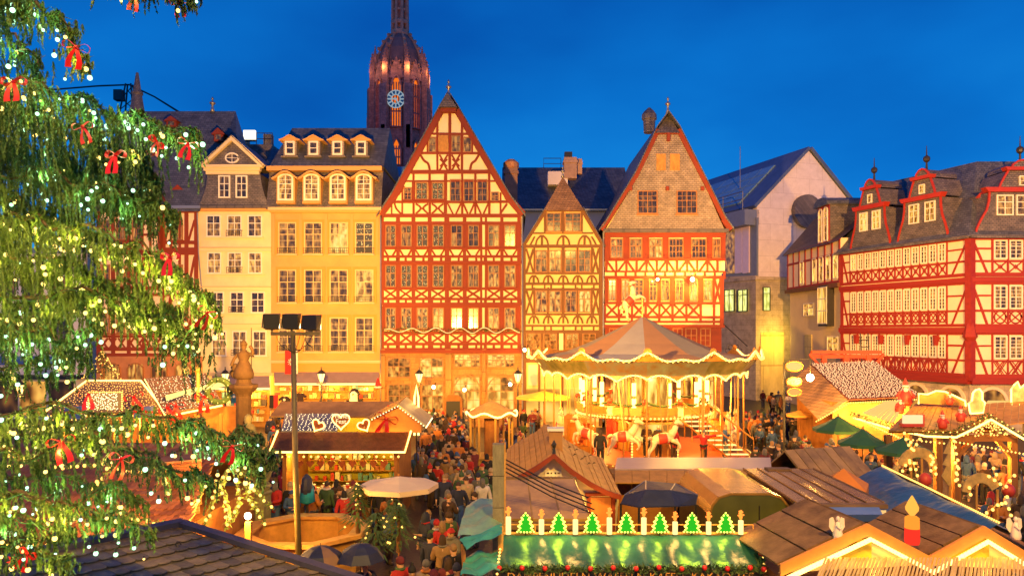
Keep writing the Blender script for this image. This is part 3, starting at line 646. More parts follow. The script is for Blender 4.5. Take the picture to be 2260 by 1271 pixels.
# ---- modern white shop building at the far left
h = H('shop_building', 'white rendered modern building with dark shop front behind the fir at the edge', 'building', rowO(100, 60))
MB().box(-30, 3.2, 0, 14, 0, 13).build('wall', mat('white render', (.78, .76, .82), .8, .05), h.root)
MB().box(-30.2, 3.4, -.25, 14.2, 13, 13.4).build('parapet', ZINC, h.root)
MB().box(-30, 3.2, -1.2, 0, 3.2, 3.5).build('canopy', IRON, h.root)
for i in range(-8, 5): piece('shop_window', P_['lit' if i % 2 else 'dark'], h.root, (-7.5+i*2.2, -.03, 1.6), (1.9, .06, 2.7))
for i in range(-8, 5):
    for j in range(2): h.window(0, 0, 0, 0, 'd', 2, (1.,), (1, 1), IRON, metres=(-7.5+i*2.2, 6+j*3.3, 1.5, 1.9))
piece('sign_board', mat('blue sign', (.05, .12, .5), .5, .05), h.root, (-1.5, -.06, 4.6), (4.5, .1, .7))
# ------------------------------------------------------------------ roofs and buildings behind the row
def back_house(name, label, px0, px1, ridge, eave, Yf, depth, wallm, roofm):
    O = rowO((px0+px1)/2, Yf); r = thing(name, label, 'building', (O[0], O[1], 0))
    x0 = (px0-CX)*Yf/F-O[0]; x1 = (px1-CX)*Yf/F-O[0]; ze = CZ-(eave-HY)*Yf/F; zr = CZ-(ridge-HY)*(Yf+depth)/F
    MB().box(x0, x1, 0, depth*2, 0, ze).build('wall', wallm, r)
    MB().add([(x0-.2, -.4, ze-.1), (x1+.2, -.4, ze-.1), (x1+.2, depth, zr), (x0-.2, depth, zr), (x0-.2, depth*2+.4, ze-.1), (x1+.2, depth*2+.4, ze-.1)],
             [(0, 1, 2, 3), (3, 2, 5, 4), (0, 3, 4), (1, 5, 2)]).build('roof', roofm, r)
    piece('gutter', ZINC, r, ((x0+x1)/2, -.45, ze-.12), (x1-x0+.4, .16, .16))
    return r, O, (x0, x1, ze, zr)
r, O, (x0, x1, ze, zr) = back_house('back_building', 'long blue slate roof with chimneys between the two half-timbered gables', 1112, 1392, 370, 462, 68, 5, PURPW, SLATE)
def chim(parent, O, px, py0, py1, w, Yc, m, pots=True):
    s_ = Yc/F; x = (px-CX)*s_-O[0]; z0 = CZ-(py1-HY)*s_; z1 = CZ-(py0-HY)*s_; y = Yc-O[1]
    t = MB().box(x-w/2, x+w/2, y-w/2, y+w/2, z0, z1).build('chimney', m, parent)
    MB().box(x-w*.58, x+w*.58, y-w*.58, y+w*.58, z1-.5, z1-.3).build('chimney_collar', m, t)
    return t
MB().lathe([(.55, 0), (.5, .3), (.42, .42), (.62, .6), (.62, 1.0), (.3, 1.25)], 10, ((1128-CX)*60/F-O[0], 60-68, CZ-(388-HY)*60/F)).build('chimney_hood', BRICK, r)
chim(r, O, 1128, 372, 470, 1.0, 60, mat('chimney render', (.26, .15, .12), .85, .25, 2, .3))
chim(r, O, 1258, 350, 396, 1.15, 70, mat('pink chimney render', (.5, .32, .24), .85, .2, 2, .2)); chim(r, O, 1277, 352, 385, .6, 70.4, MATS['pink chimney render'])
MB().box(-.35, .35, -.35, .35, 0, .5).build('chimney_cowl', IRON, r, ((1254-CX)*70/F-O[0], 2, CZ-(349-HY)*70/F))
b = MB(); xa = (1200-CX)*72/F-O[0]; xb = (1238-CX)*72/F-O[0]; zz = CZ-(372-HY)*72/F
b.tube([(xa, 4, zz), (xa, 4, zz+.95), (xb, 4, zz+.95), (xb, 4, zz)], .04, 5); b.tube([(xa, 4, zz+.45), (xb, 4, zz+.45)], .03, 5); b.build('roof_rail', IRON, r)
MB().box(-.9, .9, -.1, 1.5, 0, 1.2).build('skylight', PURPW, r, ((1232-CX)*69/F-O[0], 1.6, CZ-(405-HY)*69/F))
r, O, q_ = back_house('back_building', 'plain blue metal roof showing between the ochre house and the tall red gable', 838, 912, 368, 470, 63, 4, PURPW, mat('blue sheet roof', (.12, .30, .42), .4, .1, 1, metal=.3))
r, O, q_ = back_house('back_building', 'low dark roof in the gap between cream and ochre houses', 560, 612, 330, 452, 60, 5, mat('dark wall', (.05, .045, .05), .8), SLATE)
# roof terrace with railing and a lit white sign box
t = thing('sign_box', 'glowing white sign box on the rooftop between the cream and ochre houses', 'sign', tuple(at(551, 309, 66)))
MB().box(-.5, .5, -.15, .15, 0, .8).build('light_panel', emis('sign white', (1, .95, .75), 1.6), t); MB().box(-.55, .55, -.1, .25, -.1, 0).build('bracket', IRON, t)
r = thing('roof_terrace', 'dark rooftop plant deck with railings left of the ochre house', 'terrace', tuple(at(545, 330, 67)))
MB().box(-2.6, 2.4, -.6, 3, -2, .3).build('deck', SLATED, r); b = MB()
for i in range(8): b.tube([(-2.5+i*.7, -.5, .3), (-2.5+i*.7, -.5, 1.3)], .03, 4)
for z in (.8, 1.3): b.tube([(-2.5, -.5, z), (2.4, -.5, z)], .03, 4)
b.build('railing', IRON, r); MB().box(1.5, 2.2, -.2, .5, .3, 1.3).build('plant_box', SLATED, r); MB().box(-1.6, .0, 0, .8, .3, .95).build('vent_unit', SLATED, r)
# ------------------------------------------------------------------ tower crane far behind
cr = thing('tower_crane', 'dark construction crane top with sloping stay above the left roofs', 'crane', tuple(at(285, 245, 120)))
m_ = mat('crane steel', (.03, .028, .04), .5); b = MB()
for sx_, sy_ in ((-1, -1), (1, -1), (1, 1), (-1, 1)): b.tube([(sx_*1.0, sy_*.8, -10), (sx_*1.0, sy_*.8, 0), (sx_*.4, sy_*.3, 4.2)], .14, 4)
for z in range(-8, 4, 2): k_ = 1.0 if z < 0 else 1-.14*z; b.tube([(-k_, -.8*k_, z), (k_, -.8*k_, z+1.6)], .08, 4); b.tube([(k_, .8*k_, z), (-k_, .8*k_, z+1.6)], .08, 4)
b.build('mast', m_, cr); MB().tube([(0, 0, 4.1), (-5, 0, 3.9), (-16, 0, 3.0)], .13, 4).build('counter_jib', m_, cr)
MB().tube([(0, 0, 4.1), (4, 0, 2.2), (8.5, 0, -.6)], [.12, .12, .16], 4).build('stay', m_, cr); MB().box(-2.2, -.9, -.6, .6, 1.6, 3.2).build('cab', m_, cr)

# ------------------------------------------------------------------ cathedral tower
TY = 150; S_ = TY/F
tx = lambda px: (px-883)*S_
tz = lambda py: CZ-(py-HY)*(TY-4.2)/F
tw = thing('cathedral_tower', 'gothic red sandstone cathedral tower with blue clock and glowing lancet windows', 'tower', ((883-CX)*S_, TY, 0))
TS = brickmat('tower sandstone', (.34, .15, .13), (.46, .20, .16), (.13, .06, .06), .9, .5, .85, .5, noise=.5)
TSL = mat('tower carved stone', (.42, .22, .16), .8, .3, 1.2, .3)
rb = 58*S_
MB().lathe([(rb*.97, 0), (rb*.97, tz(470)), (rb*.97, tz(300)), (rb*.97, tz(168)), (rb*.9, tz(150))], 8, (0, 0, 0), PI/8, PI/8+2*PI).build('octagon_shaft', TS, tw)
MB().lathe([(rb*.98, tz(160)), (rb*1.0, tz(155)), (rb*1.0, tz(146)), (rb*.93, tz(146))], 8, (0, 0, 0), PI/8, PI/8+2*PI).build('gallery', TS, tw)
MB().lathe([(rb*.86, tz(152)), (rb*.85, tz(128)), (rb*.74, tz(100)), (rb*.52, tz(75)), (rb*.33, tz(62))], 16, (0, 0, 0), PI/8, PI/8+2*PI).build('cupola', mat('cupola stone', (.24, .12, .11), .8, .25, .5, .2), tw)
b = MB()
for i in range(8):
    a = PI/8+i*PI/4; pts = [(rb*.87*math.cos(a), rb*.87*math.sin(a), tz(135)), (rb*.75*math.cos(a)*1.03, rb*.75*math.sin(a)*1.03, tz(100)), (rb*.36*math.cos(a), rb*.36*math.sin(a), tz(60))]
    b2 = MB(); sp = smooth_path(pts, 5); b2.tube(sp, .28, 5)
    for p in sp[1::2]: b2.ball((p.x*1.06, p.y*1.06, p.z+.25), .38, 5, 4)
    b2.build('cupola_rib', TSL, tw)
rl_ = 17.5*S_
MB().lathe([(rl_*1.15, tz(64)), (rl_*1.2, tz(52)), (rl_*1.05, tz(50))], 8, (0, 0, 0), PI/8, PI/8+2*PI).build('lantern_base', TSL, tw)
MB().lathe([(rl_*1.12, tz(38)), (rl_*1.18, tz(36)), (rl_*1.18, tz(30)), (rl_*1.05, tz(28))], 8, (0, 0, 0), PI/8, PI/8+2*PI).build('lantern_cornice', TSL, tw)
MB().lathe([(rl_*.55, tz(52)), (rl_*.55, tz(-20)), (rl_*.3, tz(-60))], 8).build('lantern_core', TS, tw)
for i in range(8):
    a = PI/8+i*PI/4
    MB().tube([(rl_*.98*math.cos(a), rl_*.98*math.sin(a), tz(52)), (rl_*.95*math.cos(a), rl_*.95*math.sin(a), tz(-25)), (rl_*.4*math.cos(a), rl_*.4*math.sin(a), tz(-70))], [.32, .28, .2], 6).build('lantern_pier', TSL, tw)
MB().lathe([(rl_*1.1, tz(-20)), (rl_*1.1, tz(-26)), (.8, tz(-70)), (.1, tz(-110))], 8).build('spire', TS, tw)
MB().lathe([(rl_*.99, tz(8)), (rl_*1.02, tz(4)), (rl_*.9, tz(3))], 8, (0, 0, 0), PI/8).build('lantern_ring', TSL, tw)
def pinnacle(x, y, z0, z1, w, m=TS, foot=None):
    o = MB().box(-w, w, -w, w, 0, (z1-z0)*.62).build('pinnacle', m, tw, (x, y, z0))
    b = MB(); hh = z1-z0; b.lathe([(w*1.35, hh*.6), (w*1.1, hh*.66), (.06, hh)], 4, (0, 0, 0), PI/4, PI/4+2*PI)
    for k in range(4):
        zz = hh*(.7+.08*k); rr = w*1.3*(1-(zz/hh-.62)/.4)
        for s_ in (-1, 1): b.ball((s_*rr, 0, zz), w*.28, 4, 3); b.ball((0, s_*rr, zz), w*.28, 4, 3)
    b.build('pinnacle_spire', m, o)
for i in range(8):
    a = PI/8+i*PI/4; x, y = rb*1.06*math.cos(a), rb*1.06*math.sin(a)
    MB().box(-.75, .75, -.9, .9, 0, tz(190)-3).build('buttress', TS, tw, (x, y, 3), (0, 0, a+PI/2))
    pinnacle(x, y, tz(195), tz(108), .5); pinnacle(x*.9, y*.9, tz(152), tz(92), .3)
    for dz in (240, 280): pinnacle(x*1.13, y*1.13, tz(330), tz(dz-30), .36)
# the eight faces: tall lancets with glowing louvres, tracery, gables above
GLOW = emis('lancet glow', (1, .19, .014), .8)
for i in range(8):
    a = -PI/2+i*PI/4; rf = rb*.97*math.cos(PI/8)
    if abs(a+PI/2) > 1.7 and abs(a-1.5*PI) > 1.7: continue
    for (py0, py1, hw) in ((168, 282, 11), (308, 366, 10)):
        o = link('lancet', None, tw, (rf*math.cos(a), rf*math.sin(a), 0), (0, 0, a+PI/2))
        w = hw*S_; z0, z1 = tz(py1), tz(py0)
        arch = [(-w, z0), (-w, z1-2.2), (-w*.6, z1-.8), (0, z1), (w*.6, z1-.8), (w, z1-2.2), (w, z0)]
        MB().prism(arch, -.12, .1).build('glowing_opening', GLOW, o)
        b = MB(); b.strip(arch+[arch[0]], -.6, .1, .3)
        for k in (-.5, 0, .5): b.box(k*w-.1, k*w+.1, -.45, 0, z0, z1-1.4)
        for z in (z0+(z1-z0)*.3, z0+(z1-z0)*.62): b.box(-w, w, -.3, 0, z-.12, z+.12)
        b.build('tracery', TS, o)
    o = MB().prism([(-1.9, tz(175)), (0, tz(128)), (1.9, tz(175))], -.3, .3).build('gablet', TS, tw, (rf*1.02*math.cos(a), rf*1.02*math.sin(a), 0), (0, 0, a+PI/2))
    for sgn in (-1, 1):
        for k in range(5): MB().tube([(sgn*(1.9-.36*k), -.3, tz(175-9.0*k)), (sgn*(2.15-.36*k), -.35, tz(172-9.0*k))], [.22, .12], 4).build('crocket', TS, o)
for tx_, ty_, pw in ((-34, 100, 7000), (-4, 104, 5000)): spot('cathedral_floodlight', (tx_, ty_, 26), (tw.location.x, TY-4, 58), pw, (1, .26, .10), 60, .3)  # two warm spots without fixtures, added so the tower stone is not left blue
for i in range(8):                       # slender shafts up every face, with small pinnacles at the gallery
    a = -PI/2+i*PI/4; rf = rb*.97*math.cos(PI/8)
    if math.sin(a) > .3: continue
    for du in (-2.35, -1.5, 1.5, 2.35):
        x, y = rf*math.cos(a)-du*math.sin(a), rf*math.sin(a)+du*math.cos(a)
        MB().tube([(x*1.02, y*1.02, tz(420)), (x*1.02, y*1.02, tz(150)), (x*1.0, y*1.0, tz(136))], [.2, .17, .03], 5).build('shaft', TSL, tw)
    for k in range(5): x, y = rf*math.cos(a)-(k-2)*1.1*math.sin(a), rf*math.sin(a)+(k-2)*1.1*math.cos(a); MB().lathe([(.22, 0), (.16, .9), (.02, 1.9)], 4).build('gallery_pinnacle', TSL, tw, (x, y, tz(147)))
# clock
ck = link('clock', None, tw, (0, -rb*.97*math.cos(PI/8)-.75, tz(224)), (PI/2, 0, 0)); cr_ = 18.5*S_
ringp = lambda r0, r1: [(r0, 0), (r1, 0), (r1, .18), (r0, .18)]
b = MB(); n_ = 32
for k in range(n_):
    a0, a1 = 2*PI*k/n_, 2*PI*(k+1)/n_
    b.hexa([(cr_*.52*math.cos(a0), cr_*.52*math.sin(a0), 0), (cr_*math.cos(a0), cr_*math.sin(a0), 0), (cr_*math.cos(a1), cr_*math.sin(a1), 0), (cr_*.52*math.cos(a1), cr_*.52*math.sin(a1), 0)],
           [(cr_*.52*math.cos(a0), cr_*.52*math.sin(a0), .2), (cr_*math.cos(a0), cr_*math.sin(a0), .2), (cr_*math.cos(a1), cr_*math.sin(a1), .2), (cr_*.52*math.cos(a1), cr_*.52*math.sin(a1), .2)])
b.build('clock_ring', mat('clock blue', (.02, .16, .28), .5, .1), ck)
CW = emis('clock white', (.55, .72, .85), .42)
for k in range(12): a = k*PI/6; piece('hour_mark', CW, ck, (cr_*.77*math.cos(a), cr_*.77*math.sin(a), .25), (cr_*.36, .24, .1), (0, 0, a))
for r_ in (cr_*.52, cr_*1.0): MB().tube([(r_*math.cos(k*PI/16), r_*math.sin(k*PI/16), .25) for k in range(33)], .1, 4).build('clock_rim', CW, ck)
for a, l_ in ((PI, .95), (-PI/3, .62)): MB().box(-.3, cr_*l_, -.13, .13, .3, .4).build('clock_hand', CW, ck, rot=(0, 0, a))
# floodlamps on the gallery that light the cupola
for i in range(8):
    a = i*PI/4+PI/8
    p = Vector((rb*.94*math.cos(a), rb*.94*math.sin(a), tz(140)))
    MB().box(-.2, .2, -.2, .2, 0, .35).build('gallery_lamp', emis('gallery lamp', (1, .62, .12), 6), tw, p)
    if math.sin(a) < .5: lamp('gallery_light', (tw.location.x+p.x*1.35, TY+p.y*1.35, p.z-1.2), 260, (1, .45, .12), .5)
MB().box(-9, 9, -2, 20, 0, tz(420)).build('nave', TS, tw, (0, 8, 0))

# ------------------------------------------------------------------ modern building with a pale gable wall
th = math.atan2(.316, .949); O = at(1670, 728, 76)
h = H('modern_building', 'modern building with blank pale pink gable wall, glazed roof and grey stone base', 'building', (O.x, O.y), th)
c0 = h.P(1670, 455); wd = 12.6; ze = c0[1]; zr = h.P(1785, 333)[1]; xm = h.X(1785); base = h.P(1670, 612)[1]
MB().prism([(0, base), (0, ze), (xm, zr), (xm*2, ze), (xm*2, base)], 0, .6).build('gable_wall', brickmat('render panels', (.84, .76, .74), (.80, .72, .71), (.62, .55, .54), 3.2, 1.6, .85, .15, .02, .5, .12), h.root)
MB().box(.12, xm*2-.1, .3, 24, base, ze-.2).build('wall', PURPW, h.root)
MB().box(-.25, xm*2, -.2, 24, 0, base).build('stone_base', GREYST, h.root)
MB().box(-.35, xm*2, -.35, 24, base-.25, base+.08).build('ledge', GREYST, h.root)
rl2 = MB(); rl2.slab([(-.3, -.3, ze-.2), (xm, -.3, zr+.15), (xm, 24, zr+.15), (-.3, 24, ze-.2)], .3); rl2.build('roof', mat('zinc roof', (.16, .20, .26), .4, .15, 1, metal=.4), h.root)
rl2 = MB(); rl2.slab([(xm, -.3, zr+.15), (xm*2+.3, -.3, ze-.2), (xm*2+.3, 24, ze-.2), (xm, 24, zr+.15)], .3); rl2.build('roof', MATS['zinc roof'], h.root)
for i in range(9):      # glazing panels on the left slope
    for j in range(4):
        y0 = 3.2+i*2.2; t0, t1 = .12+j*.17, .12+(j+1)*.17-.012
        A = lambda t, y: (lerp(-.3, xm, t)-.05, y, lerp(ze-.2, zr+.15, t)+.05)
        m_ = MB(); m_.slab([A(t0, y0), A(t1, y0), A(t1, y0+2.12), A(t0, y0+2.12)], .36); m_.build('roof_glass', GLASSR, h.root)
b = MB()
for i in range(6): b.tube([(-1.2, .6+i*3.4, ze-.3), (-1.2, .6+i*3.4, ze+1.5)], .06, 4)
for z in (.75, 1.5): b.tube([(-1.2, .6, ze-.3+z+.3), (-1.2, 19, ze-.3+z+.3)], .05, 4)
b.build('roof_rail', ZINC, h.root)
MB().box(-1.4, .3, 0, 22, ze-1.9, ze-.35).build('eaves_box', mat('blue grey metal', (.20, .24, .34), .5, .1), h.root)
MB().tube([(xm-4, 6, zr-3), (xm-4, 6, zr+1.5)], .05, 4).build('antenna', ZINC, h.root); 
MB().lathe([(1.7, 0), (1.7, .5)], 20).build('round_vent', SLATED, h.root, (h.X(1776), -.1, h.P(1776, 468)[1]), (PI/2, 0, 0))
# the long left side front facing the square, set back beside the red house
rotI = math.atan2(-.949, .316)
g = H('modern_wing', 'long side front of the modern building with frosted glass and green lit windows', 'building', (O.x-.05, O.y), rotI)
g.prism('wall', [(1560, 610), (1560, 1000), (1671, 1000), (1671, 610)], .06, .3, GREYST)
g.prism('metal_front', [(1560, 500), (1560, 618), (1672, 614), (1672, 480)], -.1, .1, MATS['blue grey metal'])
for i, (a, b_) in enumerate(((1606, 1624), (1626, 1642), (1643, 1657))): g.prism('glass_panel', [(a, 604), (a, 509-(a-1606)*.2), (b_, 509-(b_-1606)*.2), (b_, 602)], -.25, -.05, P_['dim'] if i == 0 else mat('frosted glass', (.75, .62, .78), .3, .05))
g.beam(1562, 617, 1672, 613, 10, GREYST, .3, 'ledge')
for a, b_, k in ((1606, 1628, 'g'), (1636, 1657, 'g'), (1588, 1599, 'g')): setattr(g.window(a, 638, b_, 688, k, 2, (.25, .75), (1, 1), DGREEN, d=.12).location, 'y', -.34)
h.window(1680, 634, 1696, 686, 'g', 1, (.25, .75), (1, 1), DGREEN, d=.12).location.y = -.22
h.box('lit_niche', 1676, 733, 1727, 880, .2, .26, YSTONE)
lamp('niche_light', tuple(h.root.matrix_basis @ Vector((h.X(1700), -2.2, h.P(1700, 745)[1]))), 420, (1, .62, .05), .5)

def lift(t, root, only=None):            # hand the children of t on to root, keeping their place
    for ch in list(t.children):
        if only and not ch.name.startswith(only): continue
        z = t.rotation_euler.z
        ch.location = Matrix.Translation(t.location) @ Matrix.Rotation(z, 4, 'Z') @ ch.location
        e_ = ch.rotation_euler.copy(); e_.z += z; ch.rotation_euler = e_; ch.parent = root
    if not only: bpy.data.objects.remove(t)
# ------------------------------------------------------------------ right-hand half-timbered corner house: wing receding into the square and front wing
KC = at(2141, 728, 50.2)
rot = math.atan2(-.948, .319)
h = H('half_timbered_house', 'long crimson half-timbered corner house with white casements and curved slate gables', 'house', (KC.x, KC.y), rot)
Lw = -h.X(1856)
zc = lambda py: h.P(2141, py)[1]
ev, gz = zc(520), zc(840)
rw = 15.
# bodies
body = MB(); body.box(-Lw, 0, 0, 8, gz, ev); body.build('wall', PINKPL, h.root)
h2 = H.__new__(H); h2.O = h.O; h2.rot = 0; h2.u = Vector((1, 0)); h2.k = 5; h2.root = link('front_wing', None, h.root, (0, 0, 0), (0, 0, -rot))
MB().box(0, rw, 0.01, 8, gz, ev).build('wall', PINKPL, h2.root)
def kfront(hh, xa, xb, n, xs_win, big):
    B = lambda x0, z0, x1, z1, th, d=.05: hh.beam_m((x0, z0), (x1, z1), th, CRIMT, d)
    sg = 1 if xb > xa else -1
    for py, th, d in ((524, .34, .10), (606, .24, .1), (617, .34, .22), (624, .2, .12), (686, .14, .05), (718, .2, .1), (728, .36, .24), (736, .16, .12), (796, .14, .06), (830, .3, .14), (840, .4, .26), (576, .13, .05)):
        B(xa, zc(py), xb, zc(py), th, d)
    ends = (xa+.14*sg, xb-.14*sg)
    edge = [min(ends), max(ends)]
    for y0, y1 in ((520, 610), (618, 722), (730, 834)):
        for x in edge: B(x, zc(y0), x, zc(y1), .3)
    for (y0, yw, y1), orn in zip(((527, 574, 604), (627, 684, 716), (738, 794, 828)), 'xol'):
        k = len(xs_win)
        for i, (a, b_) in enumerate(xs_win):
            for x in ([a, b_] if i == 0 else [b_]): B(x, zc(y0), x, zc(y1), .11)
            c = (a+b_)/2
            kd = 'il' if (orn == 'x' and i == 0) else 'di'
            hh.window(0, 0, 0, 0, ('b' if (orn == 'x' and i == 0 and not big) else 'di'), 2, ((.3, .7) if orn == 'x' else (.5, .5)), (1, 3), WFRAME, 0, .09, .11, metres=(c, zc(yw)+.06, b_-a-.13, zc(y0)-zc(yw)-.14))
            za, zb = zc(yw)-.08, zc(y1)+.08
            if orn == 'x':
                hh.beam_m((a+.06, za), (b_-.06, zb), .09, CRIMT, .03); hh.beam_m((a+.06, zb), (b_-.06, za), .09, CRIMT, .03)
                m2 = MB(); m2.ball((c, -.03, (za+zb)/2), .17, 4, 2, (1, .3, 1)); m2.build('ornament', CRIMT, hh.root)
            elif orn == 'o':
                rr = min(b_-a-.12, za-zb)*.48; zz = (za+zb)/2
                MB().strip([(c+rr*math.cos(q*PI/8), zz+rr*1.05*math.sin(q*PI/8)) for q in range(18)], -.05, .01, .09).build('ring_ornament', CRIMT, hh.root)
                hh.beam_m((a+.06, za), (b_-.06, zb), .07, CRIMT, .03); hh.beam_m((a+.06, zb), (b_-.06, za), .07, CRIMT, .03)
            else:
                for q in (-.5, 0, .5):
                    w_ = (b_-a-.1)/2
                    hh.beam_m((c-w_+.5*w_*(q+.5), za), (c+w_*(.5+q*.5) if q < .4 else c+w_, zb), .055, CRIMT, .02); hh.beam_m((c+w_-.5*w_*(q+.5), za), (c-w_*(.5+q*.5) if q < .4 else c-w_, zb), .055, CRIMT, .03)
        # braced end bays
        lo, hi = xs_win[0][0], xs_win[-1][1]
        for x0, x1 in ((edge[0], lo), (hi, edge[1])):
            if x1-x0 < .5: continue
            B(x0, zc(lerp(y0, y1, .28)), x1, zc(lerp(y0, y1, .28)), .12); 
            cx1 = x1 if x0 == edge[0] else x0; cx0 = x0 if x0 == edge[0] else x1
            B(cx0, zc(y0), lerp(cx0, cx1, .75), zc(y1), .15, .03)
x0w, x1w = -Lw+1.05, -1.75
nW = 12; st = (x1w-x0w)/nW
kfront(h, -Lw, 0, nW, [(x0w+i*st, x0w+(i+1)*st) for i in range(nW)], False)
kfront(h2, 0, rw, 0, [(1.45+i*1.02, 1.45+(i+1)*1.02) for i in range(12)], True)
MB().box(-.22, .22, -.22, .22, gz, ev+.1).build('corner_post', CRIMT, h.root)
MB().lathe([(.1, 0), (.45, .5), (.3, 1.2), (.2, 1.5)], 8, (0, 0, zc(760))).build('corner_corbel', CRIMT, h.root)
# jetty brackets on the wing
for i in range(4):
    for py in (740,): MB().prism([(-.07, -.7), (.07, -.7), (.14, 0), (-.14, 0)], -.38, 0).build('bracket', CRIMT, h.root, (-Lw+1.9+i*2.45, -.02, zc(py)))
# stone ground floor with arches
for root, xa, xb in ((h.root, -Lw, 0), (h2.root, 0, rw)):
    MB().box(xa+.06, xb-.06, .15, 7.5, 0, gz).build('stone_ground_floor', GREYST, root)
    nA = int((xb-xa)/2.6)
    for i in range(nA):
        c = xa+(i+.5)*(xb-xa)/nA
        MB().prism([(-.95, 0)]+[(.95*math.cos(PI-q*PI/10), 2.2+.95*math.sin(q*PI/10)) for q in range(11)]+[(.95, 0)], -.02, .1).build('arch_opening', P_['dim'], root, (c, .1, 0))
        MB().strip([(.98*math.cos(PI-q*PI/10), 2.2+.98*math.sin(q*PI/10)) for q in range(11)], -.1, .1, .2).build('arch_stones', PINKPL, root, (c, .12, 0))
# roofs
zr = 19.0; inn = 4.2
m_ = MB()
ux, uy = math.cos(rot), math.sin(rot)
# world-plan corner points relative to the house origin, rotated back into the house frame
rotb = Matrix.Rotation(-rot, 2)
def loc2(wx, wy): p = rotb @ Vector((wx, wy)); return p
nrmL = Vector((-uy, ux)); 
# inner offset lines meet at hip
dl = Vector((ux, uy)); A_ = nrmL*inn; tt = (inn-A_.y)/dl.y; hipw = A_+dl*tt
hip = loc2(hipw.x, hipw.y); over = .35
ridge_far = (-Lw-.2, inn); ec = loc2(-.35, -.35*1.2)
m_.add([(-Lw-.25, -over, ev-.1), (ec.x, ec.y, ev-.1), (hip.x, hip.y, zr), (-Lw-.25, inn, zr), (-Lw-.25, inn*2, ev)], [(0, 1, 2, 3), (0, 3, 4)])
m_.build('roof', SLATE, h.root)
m2 = MB(); fr = loc2(rw, -over); fr2 = loc2(rw, inn)
m2.add([(ec.x, ec.y, ev-.1), (fr.x, fr.y, ev-.1), (fr2.x, fr2.y, zr), (hip.x, hip.y, zr)], [(0, 1, 2, 3)]); m2.build('roof', SLATE, h.root)
b = MB(); b.box(-Lw-.2, .2, -.5, -.3, ev-.2, ev-.02); b.build('gutter', SLATED, h.root); MB().box(-.2, rw, -.5, -.3, ev-.2, ev-.02).build('gutter', SLATED, h2.root)
def curved_dormer(root, c, w, hgt, y_, lit, name='curved_gable', wn=2):
    t = link(name, None, root, (c, y_, ev-.05)); H_ = hgt
    prof = [(.50, 0), (.485, .10), (.44, .22), (.385, .34), (.36, .46), (.355, .575)]
    up = [(.26, .62), (.235, .70), (.20, .78), (.165, .855)]
    cap = [(.13, .88), (.115, .94), (.06, .985), (0, 1.0)]
    for nm, pr in (('gable_front', prof), ('gable_upper', up), ('gable_cap', cap)):
        pts = [(-a*w, b_*H_) for a, b_ in pr]+[(a*w, b_*H_) for a, b_ in pr[::-1]]
        if pr is cap: pts = pts[:4]+pts[5:]
        MB().prism(pts, 0, 2.6).build(nm, SLATED, t)
        for sg in (-1, 1): MB().strip([(sg*a*w, b_*H_) for a, b_ in pr], -.07, .05, .12).build('gable_edge', mat('scarlet moulding', (.38, .03, .014), .55, .12), t)
    for zz, ww, hh in ((.575, .84, .06), (.857, .42, .045)):
        MB().prism([(-ww/2*w, zz*H_+hh*H_), (-ww/2*w*.9, zz*H_), (ww/2*w*.9, zz*H_), (ww/2*w, zz*H_+hh*H_)], -.24, .3).build('cornice', MATS['scarlet moulding'], t)
    MB().lathe([(.09, 0), (.06, .5), (.2, .62), (.24, .78), (.2, .92), (.05, 1.02), (.02, 1.7)], 8, (0, .4, H_-.03)).build('finial', IRON, t)
    fk = H.__new__(H); fk.O = h.O; fk.rot = 0; fk.root = t; fk.u = Vector((1, 0))
    for q in ((-.16, .16) if wn == 2 else (-.2, 0, .2)): fk.window(0, 0, 0, 0, lit, 2, (.33, .67), (1, 2), WFRAME, 0, .08, .09, metres=(q*w, H_*.27, .2*w if wn == 2 else .17*w, H_*.27))
    fk.window(0, 0, 0, 0, 'l', 1, (1.,), (1, 2), WFRAME, 0, .06, .09, metres=(0, H_*.66, .11*w, H_*.13))
    lift(t, root, 'window')
for pa, pb, top, lit in ((1880, 1968, 395, 'b'), (1984, 2096, 372, 'l')):
    a, b_ = h.X(pa), h.X(pb); c = (a+b_)/2; pm = 1130+F*(h.O.x+ux*c)/(h.O.y+uy*c)
    hz = h.P(pm, top)[1]-ev; curved_dormer(h.root, c, b_-a, hz, -.1, lit)
curved_dormer(h2.root, h2.X(2258), h2.X(2366)-h2.X(2150), h2.P(2258, 352)[1]-ev, -.1, 'il', wn=3)
t = link('dormer', None, h.root, (h.X(2135), 1.6, 15.0)); MB().box(-.4, .4, 0, 1.5, 0, .9).build('dormer_wall', SLATED, t); MB().prism([(-.6, .85), (0, 1.4), (.6, .85)], -.2, 1.6).build('dormer_roof', MATS['scarlet moulding'], t); piece('pane', P_['lit'], t, (0, -.02, .45), (.4, .06, .6))
lift(h2.root, h.root)
house_corner = h

# ---- narrow linking house left of it
OJ = Vector((h.O.x-ux*Lw, h.O.y-uy*Lw))
h = H('link_house', 'narrow house with red upright timbers over plain plaster and tall oriel window', 'house', (OJ.x-.02, OJ.y+.02), -PI/2)
Lj = -h.X(1738)
zl = lambda px, py: h.P(px, py)[1]
ze = zl(1740, 557); zj = zl(1740, 640)
MB().box(-Lj, 0, .25, 7, 0, zj).build('lower_wall', mat('ochre grey plaster', (.70, .55, .34), .9, .06, 1, .1), h.root)
MB().box(-Lj, 0, 0, 7, zj, ze).build('wall', PINKPL, h.root)
MB().box(-Lj-.1, 0, -.25, .3, zj-.35, zj).build('jetty_beam', BROWNT, h.root)
for i in range(9): h.beam_m((-Lj+.15+i*(Lj-.3)/8, zj), (-Lj+.15+i*(Lj-.3)/8, ze), .22, CRIMT)
for z in (zj+.1, zj+(ze-zj)*.66, ze-.1): h.beam_m((-Lj, z), (0, z), .18, CRIMT)
